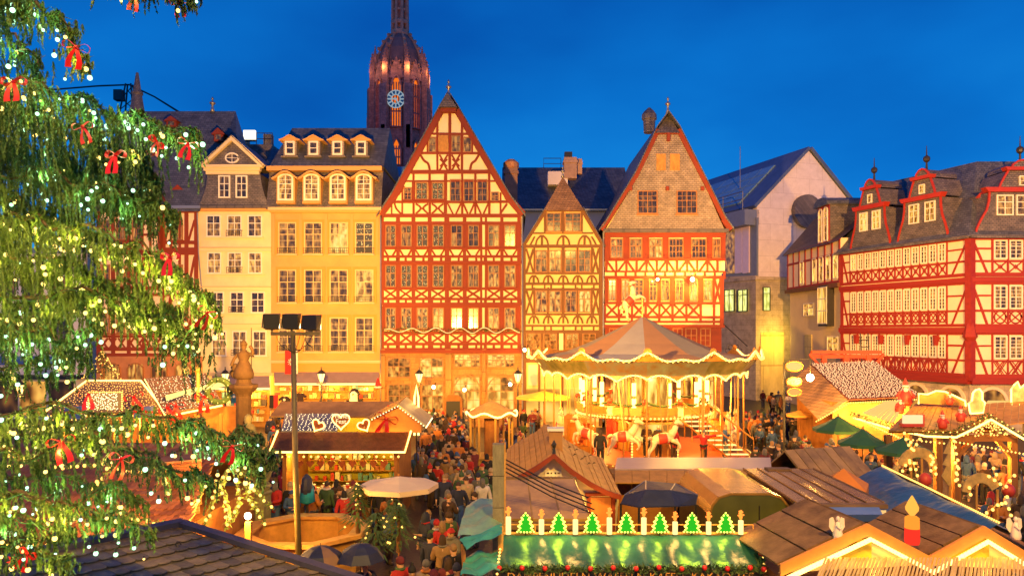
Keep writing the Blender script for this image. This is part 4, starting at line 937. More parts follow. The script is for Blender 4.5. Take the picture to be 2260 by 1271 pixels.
for i in (2, 4, 5, 6, 7): h.window(0, 0, 0, 0, 'lb', 1, (.4, .6), (1, 2), WFRAME, 0, .08, .1, metres=(-Lj+.15+(i+.5)*(Lj-.3)/8, zj+.35, .85, (ze-zj)*.58))
zr_ = zl(1808, 440)
MB().add([(-Lj-.3, -.4, ze-.3), (.3, -.4, ze-.3), (.3, 3.2, zr_-1.2), (-Lj-.3, 3.2, zr_), (-Lj-.3, 7, ze), (.3, 7, ze)], [(0, 1, 2, 3), (3, 2, 5, 4), (0, 3, 4)]).build('roof', TILE_DK, h.root)
t = link('dormer', None, h.root, (h.X(1820), -.1, ze-.3)); hh = 3.4
MB().box(-1.2, 1.2, .06, 3.2, 0, hh).build('dormer_wall', SLATED, t); MB().box(-1.2, 1.2, 0, .05, 0, hh).build('dormer_front', CRIMT, t); MB().prism([(-1.4, hh-.1)]+[(1.4*math.cos(PI-q*PI/8), hh+.6*math.sin(q*PI/8)) for q in range(9)]+[(1.4, hh-.1)], -.3, 3.4).build('dormer_roof', SLATE, t)
fk = H.__new__(H); fk.O = h.O; fk.rot = 0; fk.root = t; fk.u = Vector((1, 0))
for q in (-.55, .55): fk.window(0, 0, 0, 0, 'l', 1, (.3, .7), (1, 3), WFRAME, .3, .12, .1, metres=(q, .3, .8, hh-.5))
lift(t, h.root, 'window')
h.window(1770, 668, 1792, 698, 'lb', 2, (.4, .6), (1, 2), WFRAME, d=.1).location.y = .2
o = MB().box(-.95, .95, -.32, .3, 0, 3.4).build('oriel', IRON, h.root, (h.X(1824), 0, zl(1824, 720)))
for k in (-1, 1): piece('pane', P_['bright'], o, (k*.46, -.335, 1.75), (.8, .06, 3.0))
for z in (.25, 1.3, 2.3, 3.25): piece('glazing_bar', WFRAME, o, (0, -.37, z), (1.9, .05, .08))
for x in (-.9, 0, .9): piece('glazing_bar', WFRAME, o, (x, -.375, 1.75), (.08, .05, 3.1))
h.window(1822, 742, 1846, 780, 'lb', 2, (.4, .6), (1, 2), WFRAME, d=.1).location.y = .2
piece('shutter', YSTONE, h.root, (h.X(1779), .2, zl(1779, 765)), (1.6, .08, 2.2))
# ------------------------------------------------------------------ floodlight mast seen from behind: its heads wash the row of houses
fx, fy = at(652, 728, 19.5).x, 19.5
t = thing('floodlight_mast', 'tall olive steel mast with three black floodlight heads on a crossbar', 'lamp post', (fx, fy, 0))
OLIVE = mat('olive steel', (.16, .12, .05), .5, .2, 4)
MB().tube([(.13, 0, 0), (0, 0, 3.5), (-.06, 0, 6.9)], [.09, .075, .065], 8).build('pole', OLIVE, t, smooth=True)
MB().box(-.62, .62, -.05, .05, 6.86, 6.95).build('crossbar', OLIVE, t)
BLK = mat('black housing', (.012, .010, .009), .5, .2)
for i, (x, z, rz) in enumerate(((-.60, 7.2, .18), (-.09, 7.2, 0), (.42, 7.17, -.22))):
    o = MB().hexa([(-.19, -.14, -.16), (.19, -.14, -.16), (.15, .16, -.2), (-.15, .16, -.2)], [(-.19, -.14, .2), (.19, -.14, .2), (.2, .16, .22), (-.2, .16, .22)]).build('floodlight_head', BLK, t, (x, 0, z), (0, 0, rz))
    MB().box(-.17, .17, .158, .165, -.16, .18).build('lens', emis('flood lens', (1, .75, .35), 8), o); piece('yoke', OLIVE, o, (0, 0, -.26), (.05, .05, .14))
    MB().hexa([(-.2, -.15, .2), (-.19, -.15, .2), (-.19, .2, .22), (-.2, .2, .22)], [(-.24, -.15, -.14), (-.23, -.15, -.14), (-.23, .2, -.16), (-.24, .2, -.16)]).build('barn_door', BLK, o)
b = MB()
for i in range(7): a = -.5+.16*i; b.tube(smooth_path([(a, -.03, 6.9), (a*.7+.05*math.sin(i), -.1, 6.62-.06*(i % 3)), (-.02, -.07, 6.4)], 4), .008, 4)
b.tube(smooth_path([(.2, -.05, 6.9), (.3, -.1, 6.7), (.45, -.08, 6.55), (.3, -.05, 6.65)], 4), .01, 4); b.build('cable', BLK, t)
for tgt, pw, i in (((-20, 55, 12), 70000, -.6), ((-3, 55, 12), 56000, -.09), ((16, 55, 12), 60000, .42)):
    spot('floodlight', (fx+i, fy+.35, 7.2), tgt, pw, OL, 62, .2)
# floodlights added out of view on the town hall side, to warm the market roofs
for x, tx_, pw in ((0, -3, 19000), (8, 9, 22000)): spot('added_rear_floodlight', (x, -4, 20), (tx_, 24, 0), pw, (1, .56, .085), 90, .3)
spot('added_rear_floodlight', (14, -4, 15), (29, 60, 12), 215000, (1, .45, .10), 46, .3)  # added unseen spot that brightens the corner house and the pale gable
# banner behind the mast
t = thing('banner', 'red and white hanging banner with pale emblem beneath the ochre house windows', 'banner', tuple(at(643, 825, 54.2)))
b = MB(); b.box(-.46, .18, 0, .04, 0, 1.65); b.build('red_cloth', mat('red cloth', (.62, .02, .02), .8, .1), t); MB().box(.18, .45, 0, .04, 0, 1.65).build('white_cloth', WFRAME, t)
b = MB()
for k in range(10): a = k*PI/5; b.tube([(.0+.08*math.cos(a), -.01, .85+.08*math.sin(a)), (.26*math.cos(a), -.01, .85+.26*math.sin(a))], .025, 4)
b.build('emblem', WFRAME, t); MB().tube([(-.5, .02, 1.7), (.5, .02, 1.7), (.5, .6, 1.7)], .03, 5).build('rod', IRON, t)

# ------------------------------------------------------------------ souvenir shops under awnings
def awning(h, x0, x1, ytop, ybot, out, m):
    a = h.P(x0, ytop); b_ = h.P(x1, ytop); Yf = 55-out; x2 = (x0-CX)*Yf/F-h.O.x; x3 = (x1-CX)*Yf/F-h.O.x; z2 = CZ-(ybot-HY)*Yf/F
    o = MB().slab([(x2, -out, z2), (x3, -out, z2), (b_[0], -.15, b_[1]), (a[0], -.15, a[1])], .05).build('awning', m, h.root)
    piece('valance', emis('awning lamp strip', (1, .72, .25), 1.6), o, ((x2+x3)/2, -out-.03, z2-.05), (x3-x2, .05, .14))
    lamp('awning_light', (h.O.x+(x2+x3)/2, 55-out*.6, z2-.25), 300, OL, .3); lamp('awning_light', (h.O.x+lerp(x2, x3, .15), 55-out*.6, z2-.25), 110, OL, .3); lamp('awning_light', (h.O.x+lerp(x2, x3, .85), 55-out*.6, z2-.25), 110, OL, .3)
MAUVE = mat('mauve awning cloth', (.33, .24, .22), .85, .1)
awning(house_ochre, 606, 838, 822, 846, 1.6, MAUVE); awning(house_cream, 470, 596, 829, 856, 1.5, MAUVE)
GOODS = [mat('goods %d' % i, c, .6, .25, 6) for i, c in enumerate([(.7, .5, .2), (.6, .06, .04), (.08, .06, .05), (.75, .7, .55), (.1, .25, .3), (.5, .3, .1), (.35, .12, .06), (.25, .3, .12)])]
for h, xa, xb in ((house_ochre, 604, 838), (house_cream, 470, 596)):
    h.box('shop_interior', xa, 848, xb, 942, 0, .06, GOLDW)
    t = thing('goods_shelf', 'crowded souvenir shelves below the %s awning' % ('wide' if h is house_ochre else 'narrow left'), 'shelf', (h.O.x, 54.9, 0))
    z0 = h.P(xa, 930)[1]
    for k in range(5):
        zz = z0+.05+k*.55; L0 = h.P(xa+6, 0)[0]; L1 = h.P(xb-6, 0)[0]
        piece('shelf_board', GOLDW, t, ((L0+L1)/2, -.2, zz), (L1-L0, .35, .04))
        x = L0
        while x < L1-.3:
            w = R.uniform(.12, .42); hh = R.uniform(.15, .46)
            if R.random() < .85: piece('packet', GOODS[R.choice((0, 0, 3, 3, 1, 2, 4, 5, 6, 7))], t, (x+w/2, -.2-R.random()*.1, zz+.02+hh/2), (w*.9, .2, hh))
            x += w+.02
def shirt(x, z, Y, m, label, emb=None):
    t = thing('shirt', label, 'shirt', (x, Y, z), 0, 'clothes hung outside the shops')
    MB().prism([(-.2, -.35), (-.2, .1), (-.36, .0), (-.42, .14), (-.18, .33), (-.07, .33), (0, .29), (.07, .33), (.18, .33), (.42, .14), (.36, .0), (.2, .1), (.2, -.35)], -.05, .05).build('cloth', m, t)
    if emb: MB().lathe([(.09, 0), (.09, .02)], 10).build('print', emb, t, (0, -.05, .1), (PI/2, 0, 0))
    MB().tube([(-.15, 0, .33), (0, 0, .42), (0, 0, .5)], .015, 4).build('hanger', IRON, t)
def pos(px, py, Y): return at(px, py, Y)
for px, py, c, e_, lb in ((517, 878, (.03, .16, .26), WFRAME, 'blue football shirt with round print hung at the cream house shop'), (628, 885, (.03, .02, .02), WFRAME, 'black sweatshirt hung left of the mast in the shop'), (628, 910, (.04, .025, .02), GILD, 'dark sweatshirt with round badge hung low by the mast'),
                    (663, 878, (.04, .02, .02), None, 'plain dark jacket hung just right of the mast'), (668, 905, (.10, .03, .02), None, 'maroon jacket hung low right of the mast')):
    p = pos(px, py, 52.6); shirt(p.x, p.z, 52.6, mat('cloth %d' % px+str(py), c, .85, .1), lb, e_)
p = pos(609, 886, 52.6); t = thing('flag', 'black red and gold striped flag hung at the shop corner', 'flag', p, 0)
for i, c in enumerate(((.02, .015, .012), (.6, .02, .02), (.75, .45, .05))): piece('stripe', mat('flag %d' % i, c, .8, .05), t, (-.3+i*.3, 0, 0), (.3, .03, .9))
p = pos(782, 880, 50); t = thing('penguin_figure', 'large penguin figure standing before the shop shelves', 'figure', (p.x, 50, 0))
MB().lathe([(.2, 0), (.42, .3), (.48, .8), (.4, 1.3), (.3, 1.6), (.34, 1.85), (.22, 2.1), (.04, 2.18)], 12, (0, 0, 1.0)).build('body', BLK, t, smooth=True)
MB().lathe([(.1, .2), (.34, .4), (.38, .9), (.3, 1.35), (.24, 1.6), (.26, 1.85), (.12, 2.0)], 10, (0, -.17, 1.0)).build('belly', WFRAME, t, smooth=True); MB().tube([(0, -.4, 2.82), (0, -.62, 2.78)], [.07, .02], 6).build('beak', GILD, t)
for s_ in (-1, 1): MB().tube([(s_*.42, 0, 2.4), (s_*.62, -.1, 1.8), (s_*.55, -.1, 1.5)], [.1, .13, .04], 6).build('wing', BLK, t)
MB().lathe([(.5, 0), (.5, 1.0)], 12).build('plinth', WOODW, t)
# santa hat on a hook
p = pos(834, 853, 53.2); t = thing('santa_hat', 'red santa hat hung at the right end of the wide awning', 'hat', p); MB().lathe([(.22, 0), (.16, .25), (.05, .6)], 8).build('cone', mat('hat red', (.6, .02, .02), .8), t); MB().lathe([(.24, -.08), (.25, .02), (.2, .04)], 8).build('brim', WFRAME, t)

# ------------------------------------------------------------------ street lanterns
def lantern(px, py, Y, label):
    p = at(px, py, Y); t = thing('street_lantern', label, 'street lamp', (p.x, Y, 0), 0, 'old street lanterns along the houses')
    MB().lathe([(.16, 0), (.14, .5), (.07, .8), (.05, p.z-.5), (.1, p.z-.45), (.04, p.z-.35)], 8).build('post', IRON, t)
    MB().lathe([(.10, -.32), (.24, .2), (.24, .22)], 6, (0, 0, p.z)).build('glass', emis('lantern glass', (1, .66, .2), 3.0), t)
    MB().lathe([(.3, .22), (.12, .42), (.05, .46), (.03, .66)], 6, (0, 0, p.z)).build('cap', IRON, t)
    for k in range(6): a = k*PI/3; MB().tube([(.105*math.cos(a), .105*math.sin(a), p.z-.32), (.25*math.cos(a), .25*math.sin(a), p.z+.22)], .018, 4).build('bar', IRON, t)
    MB().tube([(-.3, 0, p.z-.42), (.3, 0, p.z-.42)], .025, 4).build('ladder_bar', IRON, t)
    lamp('lantern_light', (p.x, Y-.42, p.z-.1), 480, OL, .15)
lantern(709, 832, 49, 'street lantern in front of the wide souvenir shop awning'); lantern(925, 832, 49, 'street lantern in front of the arched stone windows'); lantern(1143, 832, 49, 'street lantern at the corner between red and brown houses'); lantern(45, 858, 44, 'street lantern near the white shop at the far left'); lantern(497, 832, 49, 'street lantern before the cream house awning')
for px, py in ((957, 854), (1025, 860), (1126, 848), (1158, 772)):
    p = at(px, py, 53.4); t = thing('wall_lamp', {957: 'round lamp at the left doorway of the tall red house', 1025: 'round lamp in the left stone arch', 1126: 'round lamp in the right stone arch', 1158: 'round lamp at the corner of the brown house'}[px], 'lamp', p, 0, 'lamps along the ground floors')
    MB().ball((0, 0, 0), .13, 8, 6).build('globe', MATS['lamp globe'], t); MB().tube([(0, .1, 0), (0, 1.4, .2)], .03, 5).build('bracket', IRON, t); lamp('door_light', (p.x, 53, p.z), 170, OL, .12)

# ------------------------------------------------------------------ two-deck carousel
CC = (at(1418, 728, 42).x, 42)
ca = thing('carousel', 'two-deck carousel with striped tent roof and rows of glowing bulbs', 'carousel', (CC[0], CC[1], 0))
GOLDP = mat('carousel gold paint', (.42, .18, .025), .4, .2, 4); REDP = mat('carousel red paint', (.60, .06, .03), .5, .15); CRP = mat('carousel cream paint', (.56, .32, .06), .45, .1)
pol = lambda r, a, z: (r*math.sin(a), -r*math.cos(a), z)
MB().lathe([(5.75, 0), (5.75, .42), (5.6, .5)], 40).build('platform', WOODW, ca); MB().lathe([(6.1, 0), (6.1, .22)], 40).build('step', WOODW, ca)
MB().lathe([(5.58, .501), (.01, .515)], 40).build('floor', mat('red boards', (.42, .10, .04), .5, .2, 3), ca)
MB().lathe([(1.5, .5), (1.5, 5.3)], 16).build('centre_drum', CRP, ca); MB().lathe([(3.5, 2.4), (3.6, 2.45), (3.6, 2.62), (1.4, 2.64)], 24).build('upper_deck', GOLDP, ca)
MB().lathe([(5.4, 4.75), (1.2, 5.1)], 32).build('ceiling', CRP, ca)
NP = 12
PAINT = []
for i, (c1, c2) in enumerate((((.12, .15, .12), (.15, .08, .02)), ((.17, .13, .05), (.07, .075, .02)), ((.10, .12, .11), (.18, .09, .025)))):
    m = mat('scene panel %d' % i, c1, .5, .3, 2.2); rp_ = [x for x in m.node_tree.nodes if x.type == 'VALTORGB'][0]; rp_.color_ramp.elements[0].color = hexc(c2); PAINT.append(m)
CLOTH = [mat('tent salmon', (.40, .22, .10), .85, .06), mat('tent sage', (.40, .34, .19), .85, .06), mat('tent blue grey', (.34, .33, .31), .85, .06)]
for k in range(NP):
    a0, a1 = (k-.5)*2*PI/NP+.13, (k+.5)*2*PI/NP+.13; am = (a0+a1)/2
    m_ = MB()
    for q in range(3):
        b0, b1 = lerp(a0, a1, q/3), lerp(a0, a1, (q+1)/3)
        m_.add([pol(5.45, b0, 4.72), pol(5.45, b1, 4.72), pol(6.1, b1, 5.55), pol(6.1, b0, 5.55), pol(5.35, b0, 4.72), pol(5.35, b1, 4.72), pol(6.0, b1, 5.55), pol(6.0, b0, 5.55)], [(0, 1, 2, 3), (7, 6, 5, 4), (0, 4, 5, 1), (3, 2, 6, 7)])
    m_.build('painted_board', PAINT[k % 3], ca)
    # upper scalloped edge: gold crest with a run of bulbs
    pts = []; low = []
    for q in range(13):
        u = q/12; b_ = lerp(a0, a1, u); z = 5.84-.34*math.sin(PI*u)+.08*math.cos(4*PI*u)
        pts.append(pol(6.2, b_, z)); low.append(pol(6.12, b_, 5.5 if z > 5.5 else z-.1))
    m_ = MB(); n_ = len(pts); m_.add([p for p in pts]+[l for l in low]+[(p[0]*.985, p[1]*.985, p[2]) for p in pts]+[(l[0]*.985, l[1]*.985, l[2]) for l in low],
        [f for i in range(n_-1) for f in ((n_+i, n_+i+1, i+1, i), (2*n_+i, 2*n_+i+1, 3*n_+i+1, 3*n_+i), (i, i+1, 2*n_+i+1, 2*n_+i))]); o = m_.build('crest_board', GOLDP, ca)
    MB().tube([(p[0]*1.012, p[1]*1.012, p[2]+.02) for p in pts], .035, 6).build('light_tube', ROPE, o)
    bulbs(o, [Vector((p.x*1.02, p.y*1.02, p.z)) for p in along([Vector(p) for p in pts], .25)], .085, BULB, 'bulb_row')
    m_ = MB(); m_.lathe([(.14, -.03), (.2, 0), (.14, .03)], 10); m_.build('crest_boss', GOLDP, ca, pol(6.24, a0, 5.95), (PI/2, 0, a0))
    # lower scalloped edge
    pts = []
    for q in range(17):
        u = q/16; b_ = lerp(a0, a1, u); z = 4.62+.2*abs(math.sin(PI*u*2))**.7-.12*(math.sin(PI*u)**6); pts.append(pol(5.52, b_, z))
    low = [(p[0]*.99, p[1]*.99, 4.86) for p in pts]; n_ = len(pts)
    m_ = MB(); m_.add([(p[0]*.995, p[1]*.995, p[2]) for p in pts]+low, [(i, i+1, n_+i+1, n_+i) for i in range(n_-1)]); o = m_.build('lower_fringe', GOLDP, ca)
    MB().tube(pts, .032, 6).build('light_tube', ROPE, o)
    bulbs(o, along([Vector(p) for p in pts], .23), .08, BULB, 'bulb_row')
    # roof cloth
    T = (0, 0, 7.72); m_ = MB()
    pr = [(.12, 7.70), (1.6, 6.95), (3.0, 6.28), (4.25, 5.78), (6.05, 5.52)]
    for q in range(4):
        m_.add([pol(pr[q][0], a0, pr[q][1]), pol(pr[q][0], a1, pr[q][1]), pol(pr[q+1][0], a1, pr[q+1][1]), pol(pr[q+1][0], a0, pr[q+1][1])], [(0, 1, 2, 3)])
    m_.build('roof_cloth', CLOTH[(0, 1, 0, 2)[k % 4]], ca)
    # poles, inner light pillars
    MB().tube([pol(5.4, a0, .5), pol(5.4, a0, 4.8)], .05, 6).build('outer_pole', GOLDP, ca)
    MB().tube([pol(4.2, am, .5), pol(4.2, am, 4.8)], .035, 5).build('inner_pole', GILD, ca)
    if k % 3 != 2 or 1:
        b = MB(); 
        for z in (2.85, 3.65): b.lathe([(.1, 0), (.11, .05), (.11, .62), (.1, .66)], 8, pol(3.45, am+.1, z))
        b.build('light_pillar', ROPE, ca); MB().tube([pol(3.45, am+.1, 2.6), pol(3.45, am+.1, 4.85)], .06, 6).build('deck_pole', GOLDP, ca)
    MB().tube([pol(3.5, lerp(a0, a1, q/6), 3.35-.22*math.sin(PI*q/6)) for q in range(7)], .06, 5).build('garland', FIR, ca)
    MB().ball(pol(3.55, a0, 3.36), .16, 6, 4).build('bow', REDP, ca); piece('baluster_panel', CRP if k % 2 else GOLDP, ca, pol(3.52, am, 2.85), (1.5, .06, .4), (0, 0, am))
    piece('drum_mirror', P_['bright'], ca, pol(1.55, am, 3.7), (.6, .06, 1.5), (0, 0, am)); piece('drum_panel', REDP if k % 2 else GOLDP, ca, pol(1.55, am, 1.3), (.62, .08, 1.4), (0, 0, am))
bulbs(ca, [Vector(pol(3.64, i*2*PI/110, 2.53)) for i in range(110)], .07, BULB, 'deck_bulb_row'); bulbs(ca, [Vector(pol(5.7, i*2*PI/120, .44)) for i in range(120)], .04, BULB, 'floor_bulb_row')
for k in range(6): lamp('carousel_light', (CC[0]+4.4*math.sin(k*PI/3+.3), CC[1]-4.4*math.cos(k*PI/3+.3), 4.3), 420, OL, .25)
for k in range(5): lamp('carousel_light', (CC[0]+2.7*math.sin(k*2*PI/5+.1), CC[1]-2.7*math.cos(k*2*PI/5+.1), 2.1), 170, OL, .2)
lamp('carousel_light', (CC[0], CC[1]-6.6, 6.1), 110, OL, .4); lamp('carousel_light', (CC[0]-4, CC[1]-6, 6.2), 80, OL, .4); lamp('carousel_light', (CC[0]+4, CC[1]-6, 6.2), 80, OL, .4)
# staircase with lit treads
sa = Vector(pol(3.6, .52, 2.6)); sb = Vector(pol(5.75, .86, .55)); st_ = link('staircase', None, ca); b = MB()
wv = Vector((math.cos(.2), math.sin(.2), 0))*.55
for i in range(10):
    c = sa.lerp(sb, i/9); b.box(c.x-.6, c.x+.6, c.y-.13, c.y+.13, c.z-.04, c.z)
b.build('tread', emis('lit tread', (1, .68, .2), 1.6), st_, kind='stuff')
for sg in (-1, 1):
    b = MB(); b.tube([sa+wv*sg*1.15+V(0, 0, .95), sb+wv*sg*1.15+V(0, 0, .95)], .04, 6); b.tube([sa+wv*sg*1.15, sb+wv*sg*1.15], .05, 6)
    for i in range(8): c = sa.lerp(sb, i/7)+wv*sg*1.15; b.tube([c, c+V(0, 0, .95)], .022, 4)
    b.build('handrail', GOLDP, st_)
# galloping horses
def horse_mesh(m1):
    b = MB(); b.ball((0, 0, .95), .27, 10, 8, (2.0, .85, 1.0)); b.tube(smooth_path([(.38, 0, 1.05), (.62, 0, 1.35), (.72, 0, 1.62)], 3), [.2, .19, .17, .155, .14, .13, .12], 8)
    b.tube([(.66, 0, 1.66), (.86, 0, 1.58), (1.02, 0, 1.46)], [.12, .1, .06], 8)
    for s_ in (-1, 1):
        b.tube([(.68, .05*s_, 1.74), (.67, .06*s_, 1.88)], [.035, .008], 5)
        b.tube(smooth_path([(.36, .13*s_, .86), (.66, .13*s_, .72+.06*s_), (.72, .13*s_, .42), (.60, .13*s_, .30)], 2), [.12, .1, .075, .06, .05, .05, .06], 6)
        b.tube(smooth_path([(-.40, .13*s_, .9), (-.52, .13*s_, .62), (-.72, .13*s_, .40), (-.82, .13*s_, .12)], 2), [.17, .13, .09, .07, .055, .05, .06], 6)
    b.tube(smooth_path([(-.5, 0, 1.05), (-.72, 0, .98), (-.8, 0, .62)], 3), [.05, .07, .08, .08, .07, .05, .02], 6)
    return b.mesh('horse', m1, True)
def mane_mesh(m1):
    b = MB(); 
    for i in range(7): z = 1.15+i*.08; x = .40+i*.04; b.tube([(x, 0, z), (x-.13, .03*(-1)**i, z-.03), (x-.16, 0, z-.15)], [.06, .05, .01], 5)
    return b.mesh('mane', m1, True)
def saddle_mesh(m1):
    b = MB(); b.lathe([(.235, -.2), (.265, -.14), (.265, .14), (.235, .2)], 12); return b.mesh('saddle', m1, True)
HM, MM, SM = horse_mesh(mat('horse cream', (.80, .66, .42), .4, .12)), mane_mesh(mat('horse mane', (.45, .22, .06), .6)), saddle_mesh(REDP)
def horse(parent, loc, rz, tilt=0, scale=1.0, pole=None):
    o = link('horse', HM, parent, loc, (0, -tilt, rz)); o.scale = (scale,)*3
    link('mane', MM, o); link('saddle', SM, o, (-.02, 0, .95), (0, PI/2, 0))
    if pole: piece('horse_pole', GILD, o, (.05, 0, pole[0]+pole[1]/2), (.04, .04, pole[1]))
    return o
for k, (r_, a) in enumerate(((4.6, -.35), (4.7, .62+.5), (4.9, 1.25), (4.6, -.85), (4.5, -1.6), (4.6, 2.0), (4.4, 2.7), (4.5, -2.3), (5.0, .05))): horse(ca, pol(r_, a, .75), a+PI*(k % 2), .12, 1.05, (1.1, 2.7))
horse(ca, (-.1, 0, 7.95), 0, .75, .95); MB().tube([(0, 0, 7.6), (0, 0, 8.9)], .05, 6).build('top_pole', GILD, ca)
def carriage(a, m1):
    o = link('carriage', None, ca, pol(4.5, a, .52), (0, 0, a)); 
    MB().lathe([(.8, 0), (.9, .25), (.9, 1.35), (.8, 1.6)], 14, (0, 0, 0), PI*.12, PI*1.0).build('barrel_seat', m1, o); MB().prism([(-1.0, 0), (-1.05, 1.9), (-.7, 2.1), (.9, 1.95), (.95, 1.75), (-.75, 1.8), (-.8, 0)], -.1, .1).build('gold_frame', GOLDP, o)
    MB().box(-.7, .7, -.3, .4, .1, .5).build('bench', GOLDP, o)
carriage(-1.0, mat('carriage orange', (.75, .20, .03), .4)); carriage(1.45, mat('carriage orange', (.75, .20, .03), .4)); carriage(3.3, REDP)
# ticket booth in the middle
o = link('booth', None, ca, pol(3.3, .0, .5)); MB().box(-1.1, 1.1, -.3, .5, 0, .8).build('booth_counter', GOLDP, o); MB().box(-1.15, 1.15, .3, .5, .8, 1.8).build('booth_glass', P_['bright'], o); MB().box(-1.3, 1.3, -.4, .6, 1.75, 1.85).build('booth_top', CRP, o)
for s_ in (-1, 1): bulbs(o, [Vector((s_*1.15, -.35, .1+.14*i)) for i in range(9)], .06, BULB, 'bulb_row')

# ------------------------------------------------------------------ fountain with figure on a column, and ornate urn in front
p = at(538, 728, 33); t = thing('fountain_column', 'stone figure with spear on a tall carved fountain column', 'fountain', (p.x, 33, 0))
STN = mat('weathered stone', (.07, .036, .016), .85, .3, 3, .4); MOSS = mat('mossy bronze stone', (.20, .18, .09), .7, .35, 3, .4)
zc_ = at(0, 848, 33).z
MB().lathe([(.55, 0), (.5, .3), (.42, .4), (.36, 1.0), (.33, zc_-.5), (.38, zc_-.4), (.62, zc_-.12), (.62, zc_)], 10).build('column', STN, t)
MB().lathe([(.4, 0), (.32, .1), (.3, .3)], 10, (0, 0, zc_)).build('figure_base', STN, t)
b = MB(); z = zc_+.25
b.lathe([(.40, 0), (.44, .2), (.36, .45), (.24, .7), (.2, .78), (.26, .95), (.27, 1.1), (.12, 1.2), (.08, 1.25), (.13, 1.36), (.12, 1.48), (.03, 1.56)], 12, (0, 0, z)); b.lathe([(.15, 1.42), (.17, 1.5), (.03, 1.7)], 8, (0, 0, z))
b.tube(smooth_path([(.24, 0, z+1.08), (.42, -.05, z+.98), (.40, -.1, z+1.25), (.3, -.1, z+1.42)], 3), .07, 6); b.tube(smooth_path([(-.24, 0, z+1.08), (-.42, 0, z+.85), (-.5, -.1, z+.55)], 3), .07, 6)
b.tube(smooth_path([(-.3, .0, z+.6), (-.5, .05, z+.3), (-.42, 0, z+.05)], 3), [.1, .14, .15, .14, .12, .1, .06], 6)
b.build('stone_figure', STN, t, smooth=True); MB().tube([(.36, -.1, z+.4), (.36, -.1, z+2.2)], [.025, .02], 5).build('spear', IRON, t)
b = MB(); zf = 1.5
b.lathe([(.5, 0), (.6, .3), (.45, .8), (.3, 1.15), (.32, 1.35), (.22, 1.5), (.12, 1.55), (.17, 1.7), (.15, 1.85), (.04, 1.95)], 12, (.45, -.75, zf)); b.tube(smooth_path([(.6, -.8, zf+1.4), (.85, -.95, zf+1.1), (.7, -1.05, zf+.9)], 3), .09, 6); b.tube(smooth_path([(.3, -.9, zf+.9), (.8, -1.2, zf+.6), (1.0, -1.0, zf+.1)], 3), [.12, .16, .2, .2, .18, .16, .1], 8)
b.build('seated_figure', MOSS, t, smooth=True)
MB().lathe([(1.25, 0), (1.3, .25), (1.05, .35), (1.0, .75), (1.1, .85), (.75, 1.0), (.6, 1.35), (.68, 1.5)], 8, (.2, -.4, 0)).build('pedestal', MOSS, t)
p = at(568, 728, 25); t = thing('stone_urn', 'dark carved stone urn on an octagonal pedestal beside the fir branch', 'urn', (p.x, 25, 0))
MB().lathe([(.45, 0), (.45, 1.6), (.5, 1.7), (.38, 1.75), (.46, 1.9), (.42, 1.96)], 8).build('pedestal', MOSS, t); MB().lathe([(.2, 1.96), (.36, 2.15), (.42, 2.5), (.36, 2.85), (.42, 3.0), (.3, 3.05)], 12).build('urn_body', MOSS, t, smooth=True)
for k in range(8): a = k*PI/4; MB().tube(smooth_path([(.3*math.cos(a), .3*math.sin(a), 2.05), (.46*math.cos(a+.2), .46*math.sin(a+.2), 2.5), (.38*math.cos(a+.1), .38*math.sin(a+.1), 2.9)], 3), .06, 5).build('carving', MOSS, t)

# octagonal timber-clad basin around the mast
p = Vector((at(672, 728, 22.3).x, 22.3)); t = thing('basin', 'octagonal basin with broad golden wooden rim in front of the gingerbread stall', 'basin', (p.x, p.y, 0))
for k in range(8):
    a0, a1 = PI/8+k*PI/4, PI/8+(k+1)*PI/4; q = lambda r, a, z: (r*math.cos(a), r*math.sin(a), z)
    MB().hexa([q(1.78, a0, 0), q(1.78, a1, 0), q(1.66, a1, 0), q(1.66, a0, 0)], [q(1.78, a0, 1.12), q(1.78, a1, 1.12), q(1.66, a1, 1.12), q(1.66, a0, 1.12)]).build('side_panel', GOLDW, t)
    MB().hexa([q(1.98, a0, 1.12), q(1.98, a1, 1.12), q(1.52, a1, 1.12), q(1.52, a0, 1.12)], [q(1.95, a0, 1.22), q(1.95, a1, 1.22), q(1.52, a1, 1.2), q(1.52, a0, 1.2)]).build('rim_board', GOLDW, t)
MB().lathe([(1.6, 0), (1.6, .35)], 8, (0, 0, 0), PI/8, PI/8+2*PI).build('basin_floor', SAND, t)
for k in (2, 3): a = PI/8+k*PI/4+.3; piece('lock', IRON, t, (1.64*math.cos(a), 1.64*math.sin(a), .75), (.05, .05, .2))
# ------------------------------------------------------------------ market stalls
SHEET = mat('ribbed brown sheet', (.34, .20, .06), .27, .5, 1.1, .1, spec=.6)
DKROOF = mat('dark felt roof', (.17, .10, .06), .6, .25, 2, .3, spec=.2)
TEAL = mat('teal tarpaulin', (.05, .26, .24), .3, .3, 2.5, .9, 5)
BLUET = mat('blue tarpaulin', (.03, .10, .22), .3, .3, 1.5, .9, 4)
NAVY = mat('navy canvas', (.02, .025, .06), .6, .3, 2, .5, 8)
TILEO = mat('clay tile', (.38, .14, .045), .45, .35, 5, .2, spec=.25)
def rng(a, b, n): return [lerp(a, b, i/(n-1)) for i in range(n)]
def fairy(parent, pts, step=.14, r=.035, m=BULB, name='bulb_row', rope=False):
    P = [Vector(p) for p in pts]
    if rope: MB().tube(P, r*.85, 6).build('light_tube', ROPE, parent)
    return bulbs(parent, along(P, step), r, m, name)
